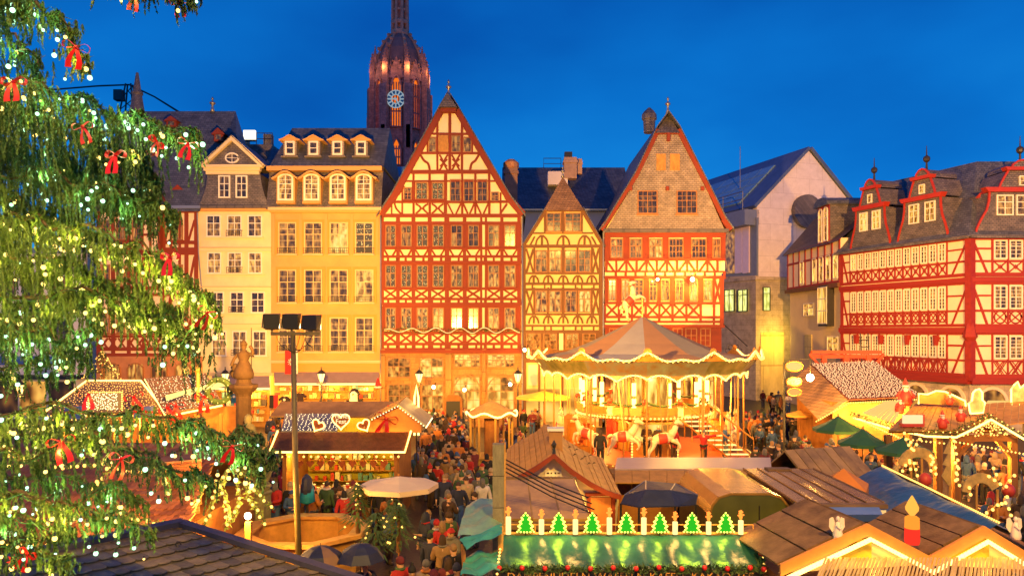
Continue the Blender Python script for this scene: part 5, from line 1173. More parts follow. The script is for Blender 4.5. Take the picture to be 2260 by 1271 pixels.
def net(parent, q, n, r, m, name='light_net', jit=1.0, off=.05):
    """fairy-light net on a roof plane given as a quad q (four corners); bulbs scattered with jitter"""
    q = [Vector(p) for p in q]; nr = (q[1]-q[0]).cross(q[3]-q[0]).normalized()*off
    nu = max(2, int(math.sqrt(n*(q[1]-q[0]).length/max(.1, (q[3]-q[0]).length)))); nv = max(2, n//nu); pts = []
    for i in range(nu):
        for j in range(nv):
            u = (i+.5+R.uniform(-.45, .45)*jit)/nu; v = (j+.5+R.uniform(-.45, .45)*jit)/nv
            pts.append(q[0].lerp(q[1], u).lerp(q[3].lerp(q[2], u), v)+nr)
    return bulbs(parent, pts, r, m, name)
def planks(parent, q, n, m, t=.03, name='plank', gap=.012):
    """n boards side by side across quad q (q0->q1 is the direction they are laid in); each its own piece"""
    q = [Vector(p) for p in q]
    for i in range(n):
        a, b = i/n, (i+1)/n-gap/max(.1, (q[1]-q[0]).length)
        A = [q[0].lerp(q[1], a), q[0].lerp(q[1], b), q[3].lerp(q[2], b), q[3].lerp(q[2], a)]
        MB().slab([p+V(0, 0, R.uniform(-.007, .007)) for p in A], t+.004*(i % 3)).build(name, m, parent)
def hut(name, label, c, rz, w, d, eave, ridge, roofm, wallm=WOODW, power=200, front=True, over=.35, axis='x', cat='market stall', group=None, nplank=0, base=.95):
    """timber stall: counter, posts, back wall, two roof slopes and a lamp under the roof. axis = direction of the ridge in its own frame"""
    t = thing(name, label, cat, (c[0], c[1], 0), rz, group)
    MB().box(-w/2, w/2, d/2-.06, d/2, 0, eave).build('back_wall', wallm, t)
    for s_ in (-1, 1): MB().box(s_*w/2-.03, s_*w/2+.03, -d/2, d/2, 0, base if front else eave).build('side_wall', wallm, t)
    planks(t, [(-w/2, -d/2, base), (w/2, -d/2, base), (w/2, -d/2, .02), (-w/2, -d/2, .02)], max(4, int(w/.3)), wallm, .03, 'plank')
    piece('counter', GOLDW, t, (0, -d/2, base+.05), (w+.1, .55, .07))
    if not front: MB().box(-w/2, w/2, -d/2, -d/2+.05, base, eave).build('front_wall', wallm, t)
    for sx_ in (-1, 1):
        for sy_ in (-1, 1): piece('post', wallm, t, (sx_*(w/2-.05), sy_*(d/2-.05), eave/2), (.1, .1, eave))
    o_ = over; dz = (ridge-eave)/(d/2 if axis == 'x' else w/2)*o_
    for s_ in (-1, 1):
        if axis == 'x': q = [(-w/2-o_, s_*(d/2+o_), eave-dz), (w/2+o_, s_*(d/2+o_), eave-dz), (w/2+o_, 0, ridge), (-w/2-o_, 0, ridge)]
        else: q = [(s_*(w/2+o_), -d/2-o_, eave-dz), (s_*(w/2+o_), d/2+o_, eave-dz), (0, d/2+o_, ridge), (0, -d/2-o_, ridge)]
        if nplank:
            MB().slab(q if s_*(1 if axis == 'y' else -1) > 0 else q[::-1], .02).build('roof_deck', roofm, t)
            A = [Vector(p) for p in q]; up = V(0, 0, .045)
            planks(t, [A[0]+up, A[1]+up, A[2]+up, A[3]+up], nplank, roofm, -.02 if 0 else .02, 'roof_board', .02)
        else: MB().slab(q if s_*(1 if axis == 'y' else -1) > 0 else q[::-1], .05).build('roof_slope', roofm, t)
    if axis == 'y':
        for yy in (-d/2, d/2-.04): MB().prism([(-w/2, eave), (0, ridge-.03), (w/2, eave)], yy, yy+.04).build('gable_board', wallm, t)
    if power:
        for k in range(max(1, int(w/2.2))): o = lamp('stall_light', (0, 0, 0), power, OL, .15, t); o.location = ((k+.5)*w/max(1, int(w/2.2))-w/2, -d*.25, eave-.25)
    return t
def text_mesh(cu, m, parent, loc, rot):
    o = bpy.data.objects.new('lettering', cu); COL.objects.link(o); dg = bpy.context.evaluated_depsgraph_get(); dg.update()
    me = bpy.data.meshes.new_from_object(o.evaluated_get(dg)); bpy.data.objects.remove(o); me.materials.clear(); me.materials.append(m)
    return link('lettering', me, parent, loc, rot)
# ---- gingerbread stall
S = 27.3; c0 = at(742, 728, 28.7)
gs = thing('market_stall', 'gingerbread stall with tiled roof, glowing eaves and hearts on the ridge', 'market stall', (c0.x, 28.7, 0))
xl, xr = at(597, 0, 27.2).x-c0.x, at(892, 0, 27.2).x-c0.x; yF = 27.2-28.7
xl2, xr2 = at(612, 0, 28.4).x-c0.x, at(905, 0, 28.4).x-c0.x; y2 = 28.5-28.7; zE = at(0, 1000, 27.2).z; zR = at(0, 957, 28.5).z
MB().slab([(xl, yF, zE), (xr, yF, zE), (xr2, y2, zR), (xl2, y2, zR)], .05).build('roof_slope', TILEO, gs)
b = MB(); nr_ = 13                                       # rows of small beaver-tail tiles
for j in range(nr_):
    v = j/nr_; A = Vector((lerp(xl, xl2, v), lerp(yF, y2, v), lerp(zE, zR, v)+.06)); B = Vector((lerp(xr, xr2, v), A.y, A.z)); nt_ = 40
    dv = Vector(((xl2-xl)/nr_, (y2-yF)/nr_, (zR-zE)/nr_))*1.25
    for i in range(nt_):
        p = A.lerp(B, (i+(.5 if j % 2 else 0))/nt_); w = (B-A).length/nt_*.47; 
        b.add([p+V(-w, 0, .02), p+V(-w*.6, -.035, .02), p+V(w*.6, -.035, .02), p+V(w, 0, .02), p+V(w, dv.y, dv.z), p+V(-w, dv.y, dv.z)], [(0, 1, 2, 3, 4, 5)])
b.build('tile_course', TILEO, gs, kind='stuff')
fairy(gs, [(xl2-.02, y2, zR+.1), (xl-.03, yF-.05, zE+.05), (xr+.03, yF-.05, zE+.05), (xr2+.02, y2, zR+.1)], .10, .045, BULB, 'eaves_bulb_row', True)
fairy(gs, [(xl+.4, yF+.02, zE-.12), (xr-.1, yF+.02, zE-.12)], .26, .05)
y3 = 30.3-28.7; z3 = at(0, 915, 30.3).z; xa = at(632, 0, 30.3).x-c0.x; xb = at(732, 0, 30.3).x-c0.x
qn = [(xl2+.1, y2+.05, zR+.05), (xb+.6, y2+.05, zR+.05), (xb+.6, y3, z3), (xa-.05, y3, z3)]
MB().slab(qn, .05).build('upper_roof', mat('grey roof sheet', (.22, .20, .20), .5, .2), gs); net(gs, qn, 190, .022, BULBW, 'light_net', .6)
MB().box(xl+.35, xr-.3, yF+.45, yF+.5, 0, .98).build('counter_front', WOODW, gs); MB().box(xl+.2, xr-.2, yF+.2, yF+.75, .98, 1.05).build('counter', GOLDW, gs)
for i in range(12): piece('plank', WOODW, gs, (lerp(xl+.5, xr-.5, i/11), yF+.43, .5), (.34, .05, .9))
MB().box(xl+.3, xr-.3, y3+.6, y3+.66, 0, z3-.2).build('back_wall', mat('yellow green wall', (.50, .40, .035), .8, .2), gs)
for x in (xl+.4, xr-.35): piece('post', WOODW, gs, (x, yF+.4, zE/2), (.13, .13, zE))
MB().box(xr-.3, xr-.24, yF+.4, y3+.6, 0, zE).build('side_wall', WOODW, gs); MB().box(xl+.3, xl+.36, yF+.4, y3+.6, 0, zE).build('side_wall', WOODW, gs)
for k in range(3): lamp('stall_light', (c0.x+lerp(xl+.8, xr-.8, k/2), 28.2, 2.45), 110, (1, .62, .08), .15)
# cross gable at its right end
cx_ = at(872, 0, 28.6).x-c0.x; zg = at(0, 893, 28.9).z; ze_ = at(0, 933, 28.9).z; x0, x1 = at(800, 0, 28.9).x-c0.x, at(936, 0, 28.9).x-c0.x
MB().prism([(x0+.2, zR), (x0+.2, ze_), (cx_+.1, zg-.05), (x1-.1, ze_), (x1-.1, zR)], .1, .2).build('gable_wall', mat('orange boards', (.55, .20, .05), .7, .15, 3), gs)
MB().slab([(x0-.1, -.15, ze_-.08), (cx_+.1, -.15, zg), (cx_+.1, 2.3, zg+.1), (x0-.1, 2.3, ze_)], .06).build('gable_roof', SHEET, gs); MB().slab([(cx_+.1, -.15, zg), (x1+.1, -.15, ze_-.1), (x1+.1, 2.0, ze_), (cx_+.1, 2.0, zg+.1)], .06).build('gable_roof', mat('pale ribbed roof', (.5, .45, .25), .35, .2), gs)
fairy(gs, [(x0-.1, -.2, ze_-.1), (cx_+.1, -.2, zg-.02), (x1+.12, -.2, ze_-.12), (x1+.14, 1.9, ze_)], .12, .03, BULBW, 'gable_bulb_row')
def bow(name, label, loc, s, m, grp=None, rz=0, rx=0):
    t = thing(name, label, 'bow', loc, rz, grp); t.rotation_euler = (rx, R.uniform(-.5, .5), rz)
    for sg in (-1, 1):
        b = MB(); lp = [(0, 0, 0), (sg*.35, -.05, .22), (sg*.55, 0, .1), (sg*.5, .02, -.12), (sg*.2, .03, -.06), (0, 0, 0)]
        P = smooth_path([Vector(p)*s for p in lp], 3); vs = []
        for p in P: vs += [(p.x, p.y-.11*s, p.z), (p.x*.98, p.y+.11*s, p.z+.02*s)]
        b.add(vs, [(2*i, 2*i+2, 2*i+3, 2*i+1) for i in range(len(P)-1)]); b.build('loop', m, t, smooth=True)
        b = MB(); tl = [(0, 0, 0), (sg*.12, -.05, -.3), (sg*.22, -.02, -.65), (sg*.2, .03, -.95)]
        P = smooth_path([Vector(p)*s for p in tl], 3); vs = []
        for i, p in enumerate(P): w = (.05+.09*i/len(P))*s; vs += [(p.x-w, p.y-.03*s, p.z), (p.x+w, p.y+.03*s, p.z+.05*s)]
        b.add(vs, [(2*i, 2*i+2, 2*i+3, 2*i+1) for i in range(len(P)-1)]); b.build('tail', m, t, smooth=True)
    MB().ball((0, 0, 0), .1*s, 6, 4).build('knot', m, t); return t
REDB = mat('red satin ribbon', (.62, .012, .015), .38, .15, 4)
p = at(853, 936, 28.6); bow('bow', 'large red bow on the orange gable of the gingerbread stall', (p.x, 28.55, p.z+.2), .8, REDB)
def heart(px, py, Y, s, rz, label, text=None):
    p = at(px, py, Y); t = thing('gingerbread_heart', label, 'decoration', p, rz, 'glowing hearts on the gingerbread stall')
    pts = []
    for i in range(33):
        a = 2*PI*i/32; pts.append((s*.062*16*math.sin(a)**3/1.0, s*.062*(13*math.cos(a)-5*math.cos(2*a)-2*math.cos(3*a)-math.cos(4*a))))
    MB().prism(pts[:-1], -.02, .06).build('heart_board', mat('gingerbread', (.26, .06, .015), .7, .2, 6), t)
    MB().tube([(x, -.05, z) for x, z in pts], .035*max(.7, s*1.3), 5).build('light_tube', ROPE, t)
    if text:
        for i, (w_, dz) in enumerate(text):
            cu = bpy.data.curves.new('lettering', 'FONT'); cu.body = w_; cu.size = .24; cu.align_x = 'CENTER'; cu.extrude = .012; text_mesh(cu, emis('icing', (1, .8, .35), 1.2), t, (0, -.05, dz), (PI/2, 0, 0))
    for k in range(5): MB().ball((R.uniform(-.3, .3)*s, -.04, R.uniform(-.45, .0)*s-.05), .06*s, 6, 4).build('icing_dot', mat('icing %d' % (k % 3), [(.7, .55, .1), (.55, .05, .04), (.75, .65, .45)][k % 3], .5), t)
    return t
heart(753, 928, 28.4, .33*1.0, 0, 'large glowing heart with greeting on the gingerbread stall ridge', [('Frohes', .10), ('Fest', -.1)]); heart(702, 938, 28.4, .24, 0, 'small glowing heart left of the greeting heart').rotation_euler = (0, .5, 0)
heart(804, 938, 28.4, .24, 0, 'small glowing heart right of the greeting heart').rotation_euler = (0, -.5, 0)
t = thing('goods_shelf', 'shelves of jars and boxes along the yellow back wall of the gingerbread stall', 'shelf', (c0.x, 28.7+y3+.3, 0))
for k in range(4):
    zz = .95+k*.42; piece('shelf_board', GOLDW, t, ((xl+xr)/2, .1, zz), (xr-xl-1.0, .3, .035)); x = xl+.7
    while x < xr-.8:
        w = R.uniform(.10, .22); hh = R.uniform(.14, .33)
        if R.random() < .85: piece('packet', GOODS[R.choice((0, 0, 3, 3, 3, 1, 5, 6, 7, 4))], t, (x+w/2, .05, zz+.02+hh/2), (w*.9, .14, hh))
        x += w+.03
# wares: jars and gingerbread on the counter and hung hearts
for i in range(26):
    x = lerp(xl+.7, xr-.6, i/25)+R.uniform(-.05, .05); k = i % 3
    t = thing('gingerbread_packet', 'wrapped gingerbread packets lined up on the gingerbread stall counter', 'packet', (c0.x+x, 28.7+yF+.45+R.uniform(0, .25), 1.05), R.uniform(-.3, .3), 'packets on the gingerbread counter')
    MB().box(-.07, .07, -.05, .05, 0, .16+.06*k).build('wrapper', GOODS[(0, 3, 1)[k]], t); MB().lathe([(.04, .16+.06*k), (.07, .24+.06*k)], 6).build('tie', GOODS[3], t)
for i in range(9):
    x = lerp(xl+.9, xr-.8, i/8); t = thing('hanging_heart', 'small iced hearts and shapes hanging under the gingerbread stall eaves', 'decoration', (c0.x+x, 28.7+yF+.5, 2.15), 0, 'hearts hung in the gingerbread stall')
    MB().prism([(0, -.16), (-.15, .03), (-.08, .12), (0, .06), (.08, .12), (.15, .03)], -.02, .02).build('biscuit', MATS['gingerbread'], t); MB().tube([(0, 0, .06), (0, 0, .4)], .006, 4).build('ribbon', REDB, t)
# advent candle of light tubes standing behind it
p = at(919, 905, 30.5); t = thing('light_candle', 'tall candle outlined in light tubes behind the gingerbread stall', 'decoration', (p.x, 30.5, p.z-1.0))
MB().tube([(-.08, 0, 0), (-.08, 0, 1.5), (0, 0, 2.0), (.08, 0, 1.5), (.08, 0, 0)], .045, 6).build('light_tube', ROPE, t); MB().tube([(0, .05, -1.2), (0, .05, 1.6)], .03, 5).build('stake', IRON, t)
t = hut('market_stall', 'plain brown boarded stall roof behind the glowing hearts', (at(745, 0, 33).x, 33, 0)[0:2], 0, 4.2, 2.2, at(0, 912, 32).z, at(0, 888, 33).z, DKROOF, WOODW, 60)
# poinsettias beside candle
p = at(885, 915, 30.4)
t = thing('flower_box', 'wooden box of red poinsettias on the gingerbread gable', 'flower box', (p.x, 30.4, p.z-.2)); MB().box(-.6, .6, -.2, .2, -.2, .1).build('box', WOODW, t)
for k in range(9):
    b = MB(); c = V(R.uniform(-.55, .55), R.uniform(-.2, .2), R.uniform(.15, .45))
    for q in range(7): a = q*2*PI/7; b.poly([c, c+V(.2*math.cos(a-.3), .1*math.sin(a-.3)-.05, .2*math.sin(a)), c+V(.27*math.cos(a), -.1, .27*math.sin(a)), c+V(.2*math.cos(a+.3), 0, .2*math.sin(a+.3))])
    b.build('flower', REDB, t)

# ---- crystal stall with hipped roof full of fairy lights, left
cs = at(250, 728, 37.0); t = thing('market_stall', 'large stall with hipped roof covered in fairy lights behind the fir', 'market stall', (cs.x, 37, 0)); X_ = lambda px, Y: at(px, 0, Y).x-cs.x
za = at(0, 843, 37).z; zb = at(0, 912, 34.5).z
L0, L1, R0, R1 = X_(193, 37), X_(100, 34.5), X_(312, 37), X_(366, 34.5)
MB().slab([(L1, -2.5, zb), (R1, -2.5, zb), (R0, 0, za), (L0, 0, za)], .06).build('roof_slope', SLATEN, t); MB().slab([(L1, -2.5, zb), (L0, 0, za), (L0, .5, za), (L1-.8, 2.5, zb)], .05).build('roof_slope', SLATEN, t); MB().slab([(R0, 0, za), (R1, -2.5, zb), (R1+.5, 2.5, zb), (R0, .5, za)], .05).build('roof_slope', SLATEN, t)
fairy(t, [(L1, -2.55, zb+.08), (L0, -.05, za+.08), (R0, -.05, za+.08), (R1, -2.55, zb+.08)], .11, .05, BULB, 'ridge_bulb_row', True); fairy(t, [(L1, -2.6, zb-.1), (R1, -2.6, zb-.1)], .16, .045)
net(t, [(L1+.3, -2.5, zb+.02), (R1-.2, -2.5, zb+.02), (R0, 0, za+.02), (L0, 0, za+.02)], 380, .024, BULB, 'light_net', .8)
MB().box(L1+.5, R1-.3, 1.9, 2, 0, zb).build('back_wall', WOODW, t); MB().box(L1+.5, R1-.3, -2.1, -2.0, 0, 1).build('counter_front', WOODW, t); piece('counter', GOLDW, t, ((L1+R1)/2, -2.1, 1.03), (R1-L1-.6, .6, .07))
for i in range(26): x = lerp(L1+.2, R1-.1, i/25); fairy(t, [(x, -2.62, zb-.15), (x+.05, -2.6, zb-.35-.5*R.random())], .13, .035, BULB, 'icicle_bulb_row')
for i in range(5): piece('post', GOLDW, t, (lerp(L1+.5, R1-.3, i/4), -2.05, zb/2), (.12, .12, zb))
for k in range(3): lamp('stall_light', (cs.x+lerp(L1+1, R1-1, k/2), 35.6, zb-.35), 300, OL, .15)
o = MB().box(X_(194, 34.9), X_(268, 34.9), -2.25, -2.0, zb+.05, zb+.95).build('lit_sign', emis('sign glow', (1, .45, .12), .45), t); net(t, [(X_(196, 34.9), -2.28, zb+.1), (X_(266, 34.9), -2.28, zb+.1), (X_(266, 34.9), -2.28, zb+.9), (X_(196, 34.9), -2.28, zb+.9)], 160, .03, BULBW, 'sign_bulb_net'); fairy(t, [(X_(194, 34.6), -2.35, zb+.08), (X_(194, 34.6), -2.35, zb+.95), (X_(268, 34.6), -2.35, zb+.95), (X_(268, 34.6), -2.35, zb+.05), (X_(194, 34.6), -2.35, zb+.08)], .1, .045)
for px, lb in ((320, 'blue gift parcel with red ribbon on the fairy-light roof edge'), (168, 'blue gift parcel at the left end of the fairy-light roof')):
    p = at(px, 916, 34.2); g = thing('gift_parcel', lb, 'gift', (p.x, 34.1, p.z-.1)); MB().box(-.38, .38, -.15, .2, 0, .5).build('box', mat('gift blue', (.10, .16, .5), .5, .1), g)
    MB().box(-.06, .06, -.16, .21, -.01, .51).build('ribbon', REDB, g); MB().box(-.39, .39, -.158, .208, .2, .3).build('ribbon', REDB, g)
    for s_ in (-1, 1): MB().ball((s_*.12, -.15, .27), .11, 6, 4, (1.3, .6, .8)).build('bow_loop', REDB, g)
# second part with a gable and a lit christmas pyramid rotor
cs2 = at(400, 728, 36.5); t = thing('market_stall', 'gabled stall with glittering roof and lit pyramid rotor left of the column', 'market stall', (cs2.x, 36.5, 0)); X_ = lambda px, Y: at(px, 0, Y).x-cs2.x
zt_ = at(0, 838, 36).z; z1_ = at(0, 915, 34).z
qa = [(X_(362, 34), -2.4, z1_), (X_(490, 34), -2.4, at(0, 892, 34).z), (X_(455, 37.5), 1, at(0, 826, 37.5).z), (X_(318, 36.2), -.2, zt_)]
MB().slab(qa, .06).build('roof_slope', SLATEN, t); net(t, qa, 300, .022, BULBW, 'light_net', .9); fairy(t, [qa[0], qa[3], qa[2]], .1, .055, BULB, 'ridge_bulb_row', True); fairy(t, [(qa[0][0], -2.5, qa[0][2]-.1), (qa[1][0], -2.5, qa[1][2]-.05)], .12, .05, BULB, 'eaves_bulb_row', True)
MB().box(X_(372, 34), X_(484, 34), 1.2, 1.3, 0, z1_).build('back_wall', WOODW, t); MB().box(X_(372, 34), X_(484, 34), -2.0, -1.9, 0, 1.0).build('counter_front', GOLDW, t)
for px in (372, 428, 484): piece('post', GOLDW, t, (X_(px, 34.3), -2.0, z1_/2), (.12, .12, z1_))
lamp('stall_light', (cs2.x-.8, 35.2, z1_-.4), 330, OL, .15); lamp('stall_light', (cs2.x+1.2, 35.2, z1_-.4), 330, OL, .15)
py_ = at(437, 860, 34.6); g = thing('pyramid_rotor', 'rotor of glowing blades on a pale post above the glittering stall', 'decoration', (py_.x, 34.6, py_.z-1.2))
MB().tube([(0, 0, -1), (0, 0, 2.0)], .09, 8).build('post', CRP, g)
for k in range(6):
    a = k*PI/3+.3; MB().slab([(.12*math.cos(a), .12*math.sin(a), 1.15), (1.35*math.cos(a-.12), 1.35*math.sin(a-.12), 1.05+.35*math.cos(a)), (1.35*math.cos(a+.1), 1.35*math.sin(a+.1), 1.3+.35*math.cos(a)), (.12*math.cos(a+.6), .12*math.sin(a+.6), 1.3)], .03).build('blade', emis('blade glow', (1, .62, .16), 1.6), g)
MB().lathe([(.05, 1.9), (.2, 2.1), (.05, 2.35)], 8).build('top_knob', CRP, g)
p = at(485, 862, 34); g = thing('wreath', 'round fir wreath with lights at the stall corner left of the column', 'wreath', (p.x, 33.9, p.z)); ring = [(.5*math.cos(i*PI/12), 0, .5*math.sin(i*PI/12)) for i in range(25)]
MB().tube(ring, .14, 6).build('branches', FIR, g); bulbs(g, [Vector((x*1.05, -.14, z*1.05)) for x, y, z in ring[:-1:2]], .03)
for k, (px, py) in enumerate(((375, 905), (392, 900), (455, 880), (300, 880))):
    p = at(px, py, 34); bow('bow', ['red bow with long tails on the glittering roof', 'second red bow beside it on the glittering roof', 'red bow near the pyramid rotor post', 'red bow on the hipped fairy-light roof'][k], (p.x, 33.8, p.z+.1), .75, REDB)
# small lit christmas tree
def xmas(px, pyt, pyb, Y, label, r=.9, every=6):
    zt_ = at(0, pyt, Y).z; zb_ = at(0, pyb, Y).z; t = thing('christmas_tree', label, 'tree', (at(px, 0, Y).x, Y, max(0, zb_)), 0, 'small lit trees in the market'); hh = zt_-max(0, zb_); b = MB(); pts = []
    for i in range(int(260*min(2, hh))):
        u = R.random()**.8; a = R.random()*2*PI; rr = r*(1-u)*R.uniform(.4, 1)+.05; z = hh*u; c = V(rr*math.cos(a), rr*math.sin(a), z); d_ = V(math.cos(a), math.sin(a), -.45)*R.uniform(.12, .28)
        sd = V(-math.sin(a), math.cos(a), 0)*.035; b.add([c-sd, c+sd, c+d_], [(0, 1, 2)]); 
        if i % every == 0: pts.append(V(r*(1-u)*math.cos(a)+.03*math.cos(a), r*(1-u)*math.sin(a)+.03*math.sin(a), z))
    b.build('crown', FIR, t); MB().tube([(0, 0, -.2), (0, 0, hh)], [.07, .01], 6).build('trunk', BROWNT, t); bulbs(t, pts, .035)
    return t
xmas(225, 775, 840, 40, 'lit fir tree rising behind the hipped fairy-light roof', 1.0)
# ---- round ticket kiosk, yellow parasol stall
p = at(1085, 728, 36); t = thing('kiosk', 'small round kiosk with wavy canopy edged in white lights', 'kiosk', (p.x, 36, 0)); zr_ = at(0, 889, 36).z; ze_ = at(0, 911, 36).z
MB().lathe([(1.15, ze_-.12), (1.2, ze_), (.75, ze_+.25), (.3, zr_), (.02, zr_+.1)], 16).build('canopy', mat('thatch gold', (.45, .27, .08), .8, .2, 3), t)
fairy(t, [(1.2*math.cos(a), 1.2*math.sin(a), ze_+.1*math.sin(a*6)) for a in [i*PI/24 for i in range(49)]], .09, .05, BULBW, 'canopy_bulb_row', True)
for k in range(8): a = k*PI/4+.2; MB().tube([(1.0*math.cos(a), 1.0*math.sin(a), 0), (1.0*math.cos(a), 1.0*math.sin(a), ze_)], .055, 6).build('post', CRP, t)
MB().lathe([(1.02, 0), (1.02, 1.0), (1.08, 1.02), (1.08, 1.1)], 16).build('counter', CRP, t); lamp('kiosk_light', (p.x, 36, ze_-.25), 60, OL, .15); MB().lathe([(.35, 0), (.35, ze_)], 10).build('core', WOODW, t)
def parasol(px, pyt, pyb, Y, wpx, m, label, n=8, val=.12):
    x = at(px, 0, Y).x; zt_ = at(0, pyt, Y).z; zb_ = at(0, pyb, Y).z; r = wpx/2*Y/F; t = thing('parasol', label, 'parasol', (x, Y, 0), R.uniform(0, .4)); hh = zt_-zb_
    for k in range(n):
        a0, a1 = k*2*PI/n, (k+1)*2*PI/n; q = lambda rr, a, z: (rr*math.cos(a), rr*math.sin(a), z); b = MB()
        b.add([(0, 0, zt_), q(r*.5, a0, zb_+hh*.42), q(r*.5, a1, zb_+hh*.42), q(r, a1, zb_), q(r, a0, zb_), q(r*1.0, a0, zb_-val), q(r*1.0, a1, zb_-val)], [(0, 1, 2), (1, 4, 3, 2), (4, 5, 6, 3)]); b.build('canopy_panel', m, t)
        MB().tube([(0, 0, zt_-.05), q(r*.5, a0, zb_+hh*.42-.03), q(r, a0, zb_-.03)], .015, 4).build('rib', IRON, t)
    MB().tube([(0, 0, 0), (0, 0, zt_+.08)], .03, 6).build('pole', WOODW, t); MB().lathe([(.28, 0), (.28, .1), (.06, .14)], 10).build('foot', IRON, t)
    return t
parasol(1200, 862, 875, 45, 125, mat('yellow canvas', (.75, .55, .08), .8, .08), 'yellow market parasol left of the carousel')
parasol(880, 1050, 1068, 22, 175, mat('white canvas', (.82, .62, .40), .8, .05), 'large white parasol above the crowd in the middle aisle', 8, .14)
GRC = mat('green canvas', (.05, .16, .05), .75, .1)
parasol(1850, 917, 946, 31, 108, GRC, 'green parasol nearest the glittering roof'); parasol(1905, 945, 976, 27.5, 108, GRC, 'middle one of the three green parasols'); parasol(1995, 964, 993, 26, 122, GRC, 'green parasol under the garlanded timber stall')
parasol(1765, 905, 914, 41, 60, mat('orange canvas', (.6, .28, .05), .8, .1), 'small orange parasol below the oval signs')
t = thing('closed_parasol', 'closed parasol in a blue plastic cover beside the mast', 'parasol', (at(678, 0, 24.5).x, 24.5, 0)); MB().lathe([(.05, 1.4), (.26, 1.5), (.22, 1.9), (.15, 2.2), (.03, 2.35)], 10).build('cover', mat('blue plastic', (.02, .28, .42), .25, .3, 4, .6, 8), t, smooth=True); MB().tube([(0, 0, 0), (0, 0, 1.5)], .04, 6).build('pole', IRON, t); MB().lathe([(.3, 0), (.3, .1)], 8).build('foot', IRON, t)
MB().lathe([(.18, 1.75), (.2, 1.9), (.16, 2.25), (.04, 2.38)], 10, (.0, -.05, 0)).build('folded_cloth', NAVY, t)

# ---- big tiled stall roof behind the fir, lower left
ts = thing('market_stall', 'broad stall with scalloped clay tile roof and brick chimney under the fir', 'market stall', (at(300, 0, 20).x, 20, 0)); ox = at(300, 0, 20).x
Yr, zr_ = 22.0, at(0, 988, 22).z; Ye, ze_ = 17.6, at(0, 1195, 17.6).z
xa, xb = at(-150, 0, 20).x-ox, at(490, 0, 20).x-ox
MB().slab([(xa, Ye-20, ze_), (xb, Ye-20, ze_), (xb-.8, Yr-20, zr_), (xa, Yr-20, zr_)], .05).build('roof_deck', DKROOF, ts); MB().slab([(xa, Yr-20, zr_), (xb-.8, Yr-20, zr_), (xb-.8, 24.5-20, ze_), (xa, 24.5-20, ze_)], .05).build('roof_slope', DKROOF, ts)
def tile_mesh(w, l, t, m, name='tile'):
    n = 5; b = MB(); pts = [(-w/2, l), (-w/2, .3*l)]+[(w/2*math.cos(PI+i*PI/n), .25*l+.25*l*math.sin(PI+i*PI/n)) for i in range(n+1)]+[(w/2, .3*l), (w/2, l)]
    return b.plate(pts, 0, t).mesh(name, m)
nrow, ncol = 20, 50; sl = math.atan2(zr_-ze_, Yr-Ye); Ls = math.hypot(zr_-ze_, Yr-Ye); tw_ = (xb-xa)/ncol; tl_ = Ls/nrow
tms = [tile_mesh(tw_*.96, tl_*1.5, .035, m) for m in (TILEO, mat('clay tile dark', (.22, .08, .03), .45, .35, 5, .2, spec=.25), mat('clay tile light', (.48, .19, .06), .45, .3, 5, .2, spec=.25))]
rest = MB(); cnt = 0
for j in range(nrow):
    for i in range(ncol):
        x = xa+(i+(.5 if j % 2 else 0)+.25)*tw_; u = j/nrow
        if x > xb-.8*u-tw_*.3: continue
        loc = (x, Ye-20+(Yr-Ye)*u, ze_+(zr_-ze_)*u+.075+R.uniform(0, .012)); px_ = CX+F*(x+ox)/(20+loc[1])
        if px_ > 250-j*2 and j > 2 and cnt < 300: link('tile', tms[R.choice((0, 0, 1, 2))], ts, loc, (sl-.06, R.uniform(-.03, .03), R.uniform(-.03, .03))); cnt += 1
        else:
            M_ = Matrix.Translation(loc) @ Matrix.Rotation(sl-.06, 4, 'X'); w = tw_*.48; l_ = tl_*1.5
            rest.add([M_ @ Vector(p) for p in ((-w, l_, .03), (-w, .3*l_, .03), (-w*.6, .06*l_, .03), (0, 0, .03), (w*.6, .06*l_, .03), (w, .3*l_, .03), (w, l_, .03))], [tuple(range(7))])
rest.build('tile_field', tms[0].materials[0], ts, kind='stuff')
MB().box(xa, xb-.5, Ye-19.6, 24-20, 0, ze_-.02).build('wall', WOODW, ts)
for i in range(14): piece('plank', WOODW, ts, (lerp(xa+.3, xb-.8, i/13), Ye-19.63, ze_/2), (.7, .05, ze_))
p = at(400, 1045, 20.6); o = MB().box(-.42, .42, -.42, .42, -.5, .9).build('chimney', BRICK, ts, (p.x-ox, .6, p.z-.55)); o.rotation_euler = (0, 0, .5)
bm = MB().box(-.12, .12, -.04, .04, -.035, .035).mesh('brick', mat('chimney brick', (.50, .17, .06), .8, .25, 5))
for k in range(14):
    for s_ in range(2):
        for i in range(3): link('brick', bm, o, ((i-1)*.27+(.06 if k % 2 else -.06), -.43, -.2+k*.08) if s_ == 0 else (.43, (i-1)*.27+(.06 if k % 2 else -.06), -.2+k*.08), (0, 0, 0 if s_ == 0 else PI/2))
MB().box(-.47, .47, -.47, .47, .9, .98).build('chimney_cap', BRICK, o)
fairy(ts, [(xa, Ye-20.05, ze_-.05), (xb, Ye-20.05, ze_-.05)], .3, .035); lamp('tile_stall_light', (at(150, 0, 16.6).x, 16.6, 1.9), 90, OL, .15)
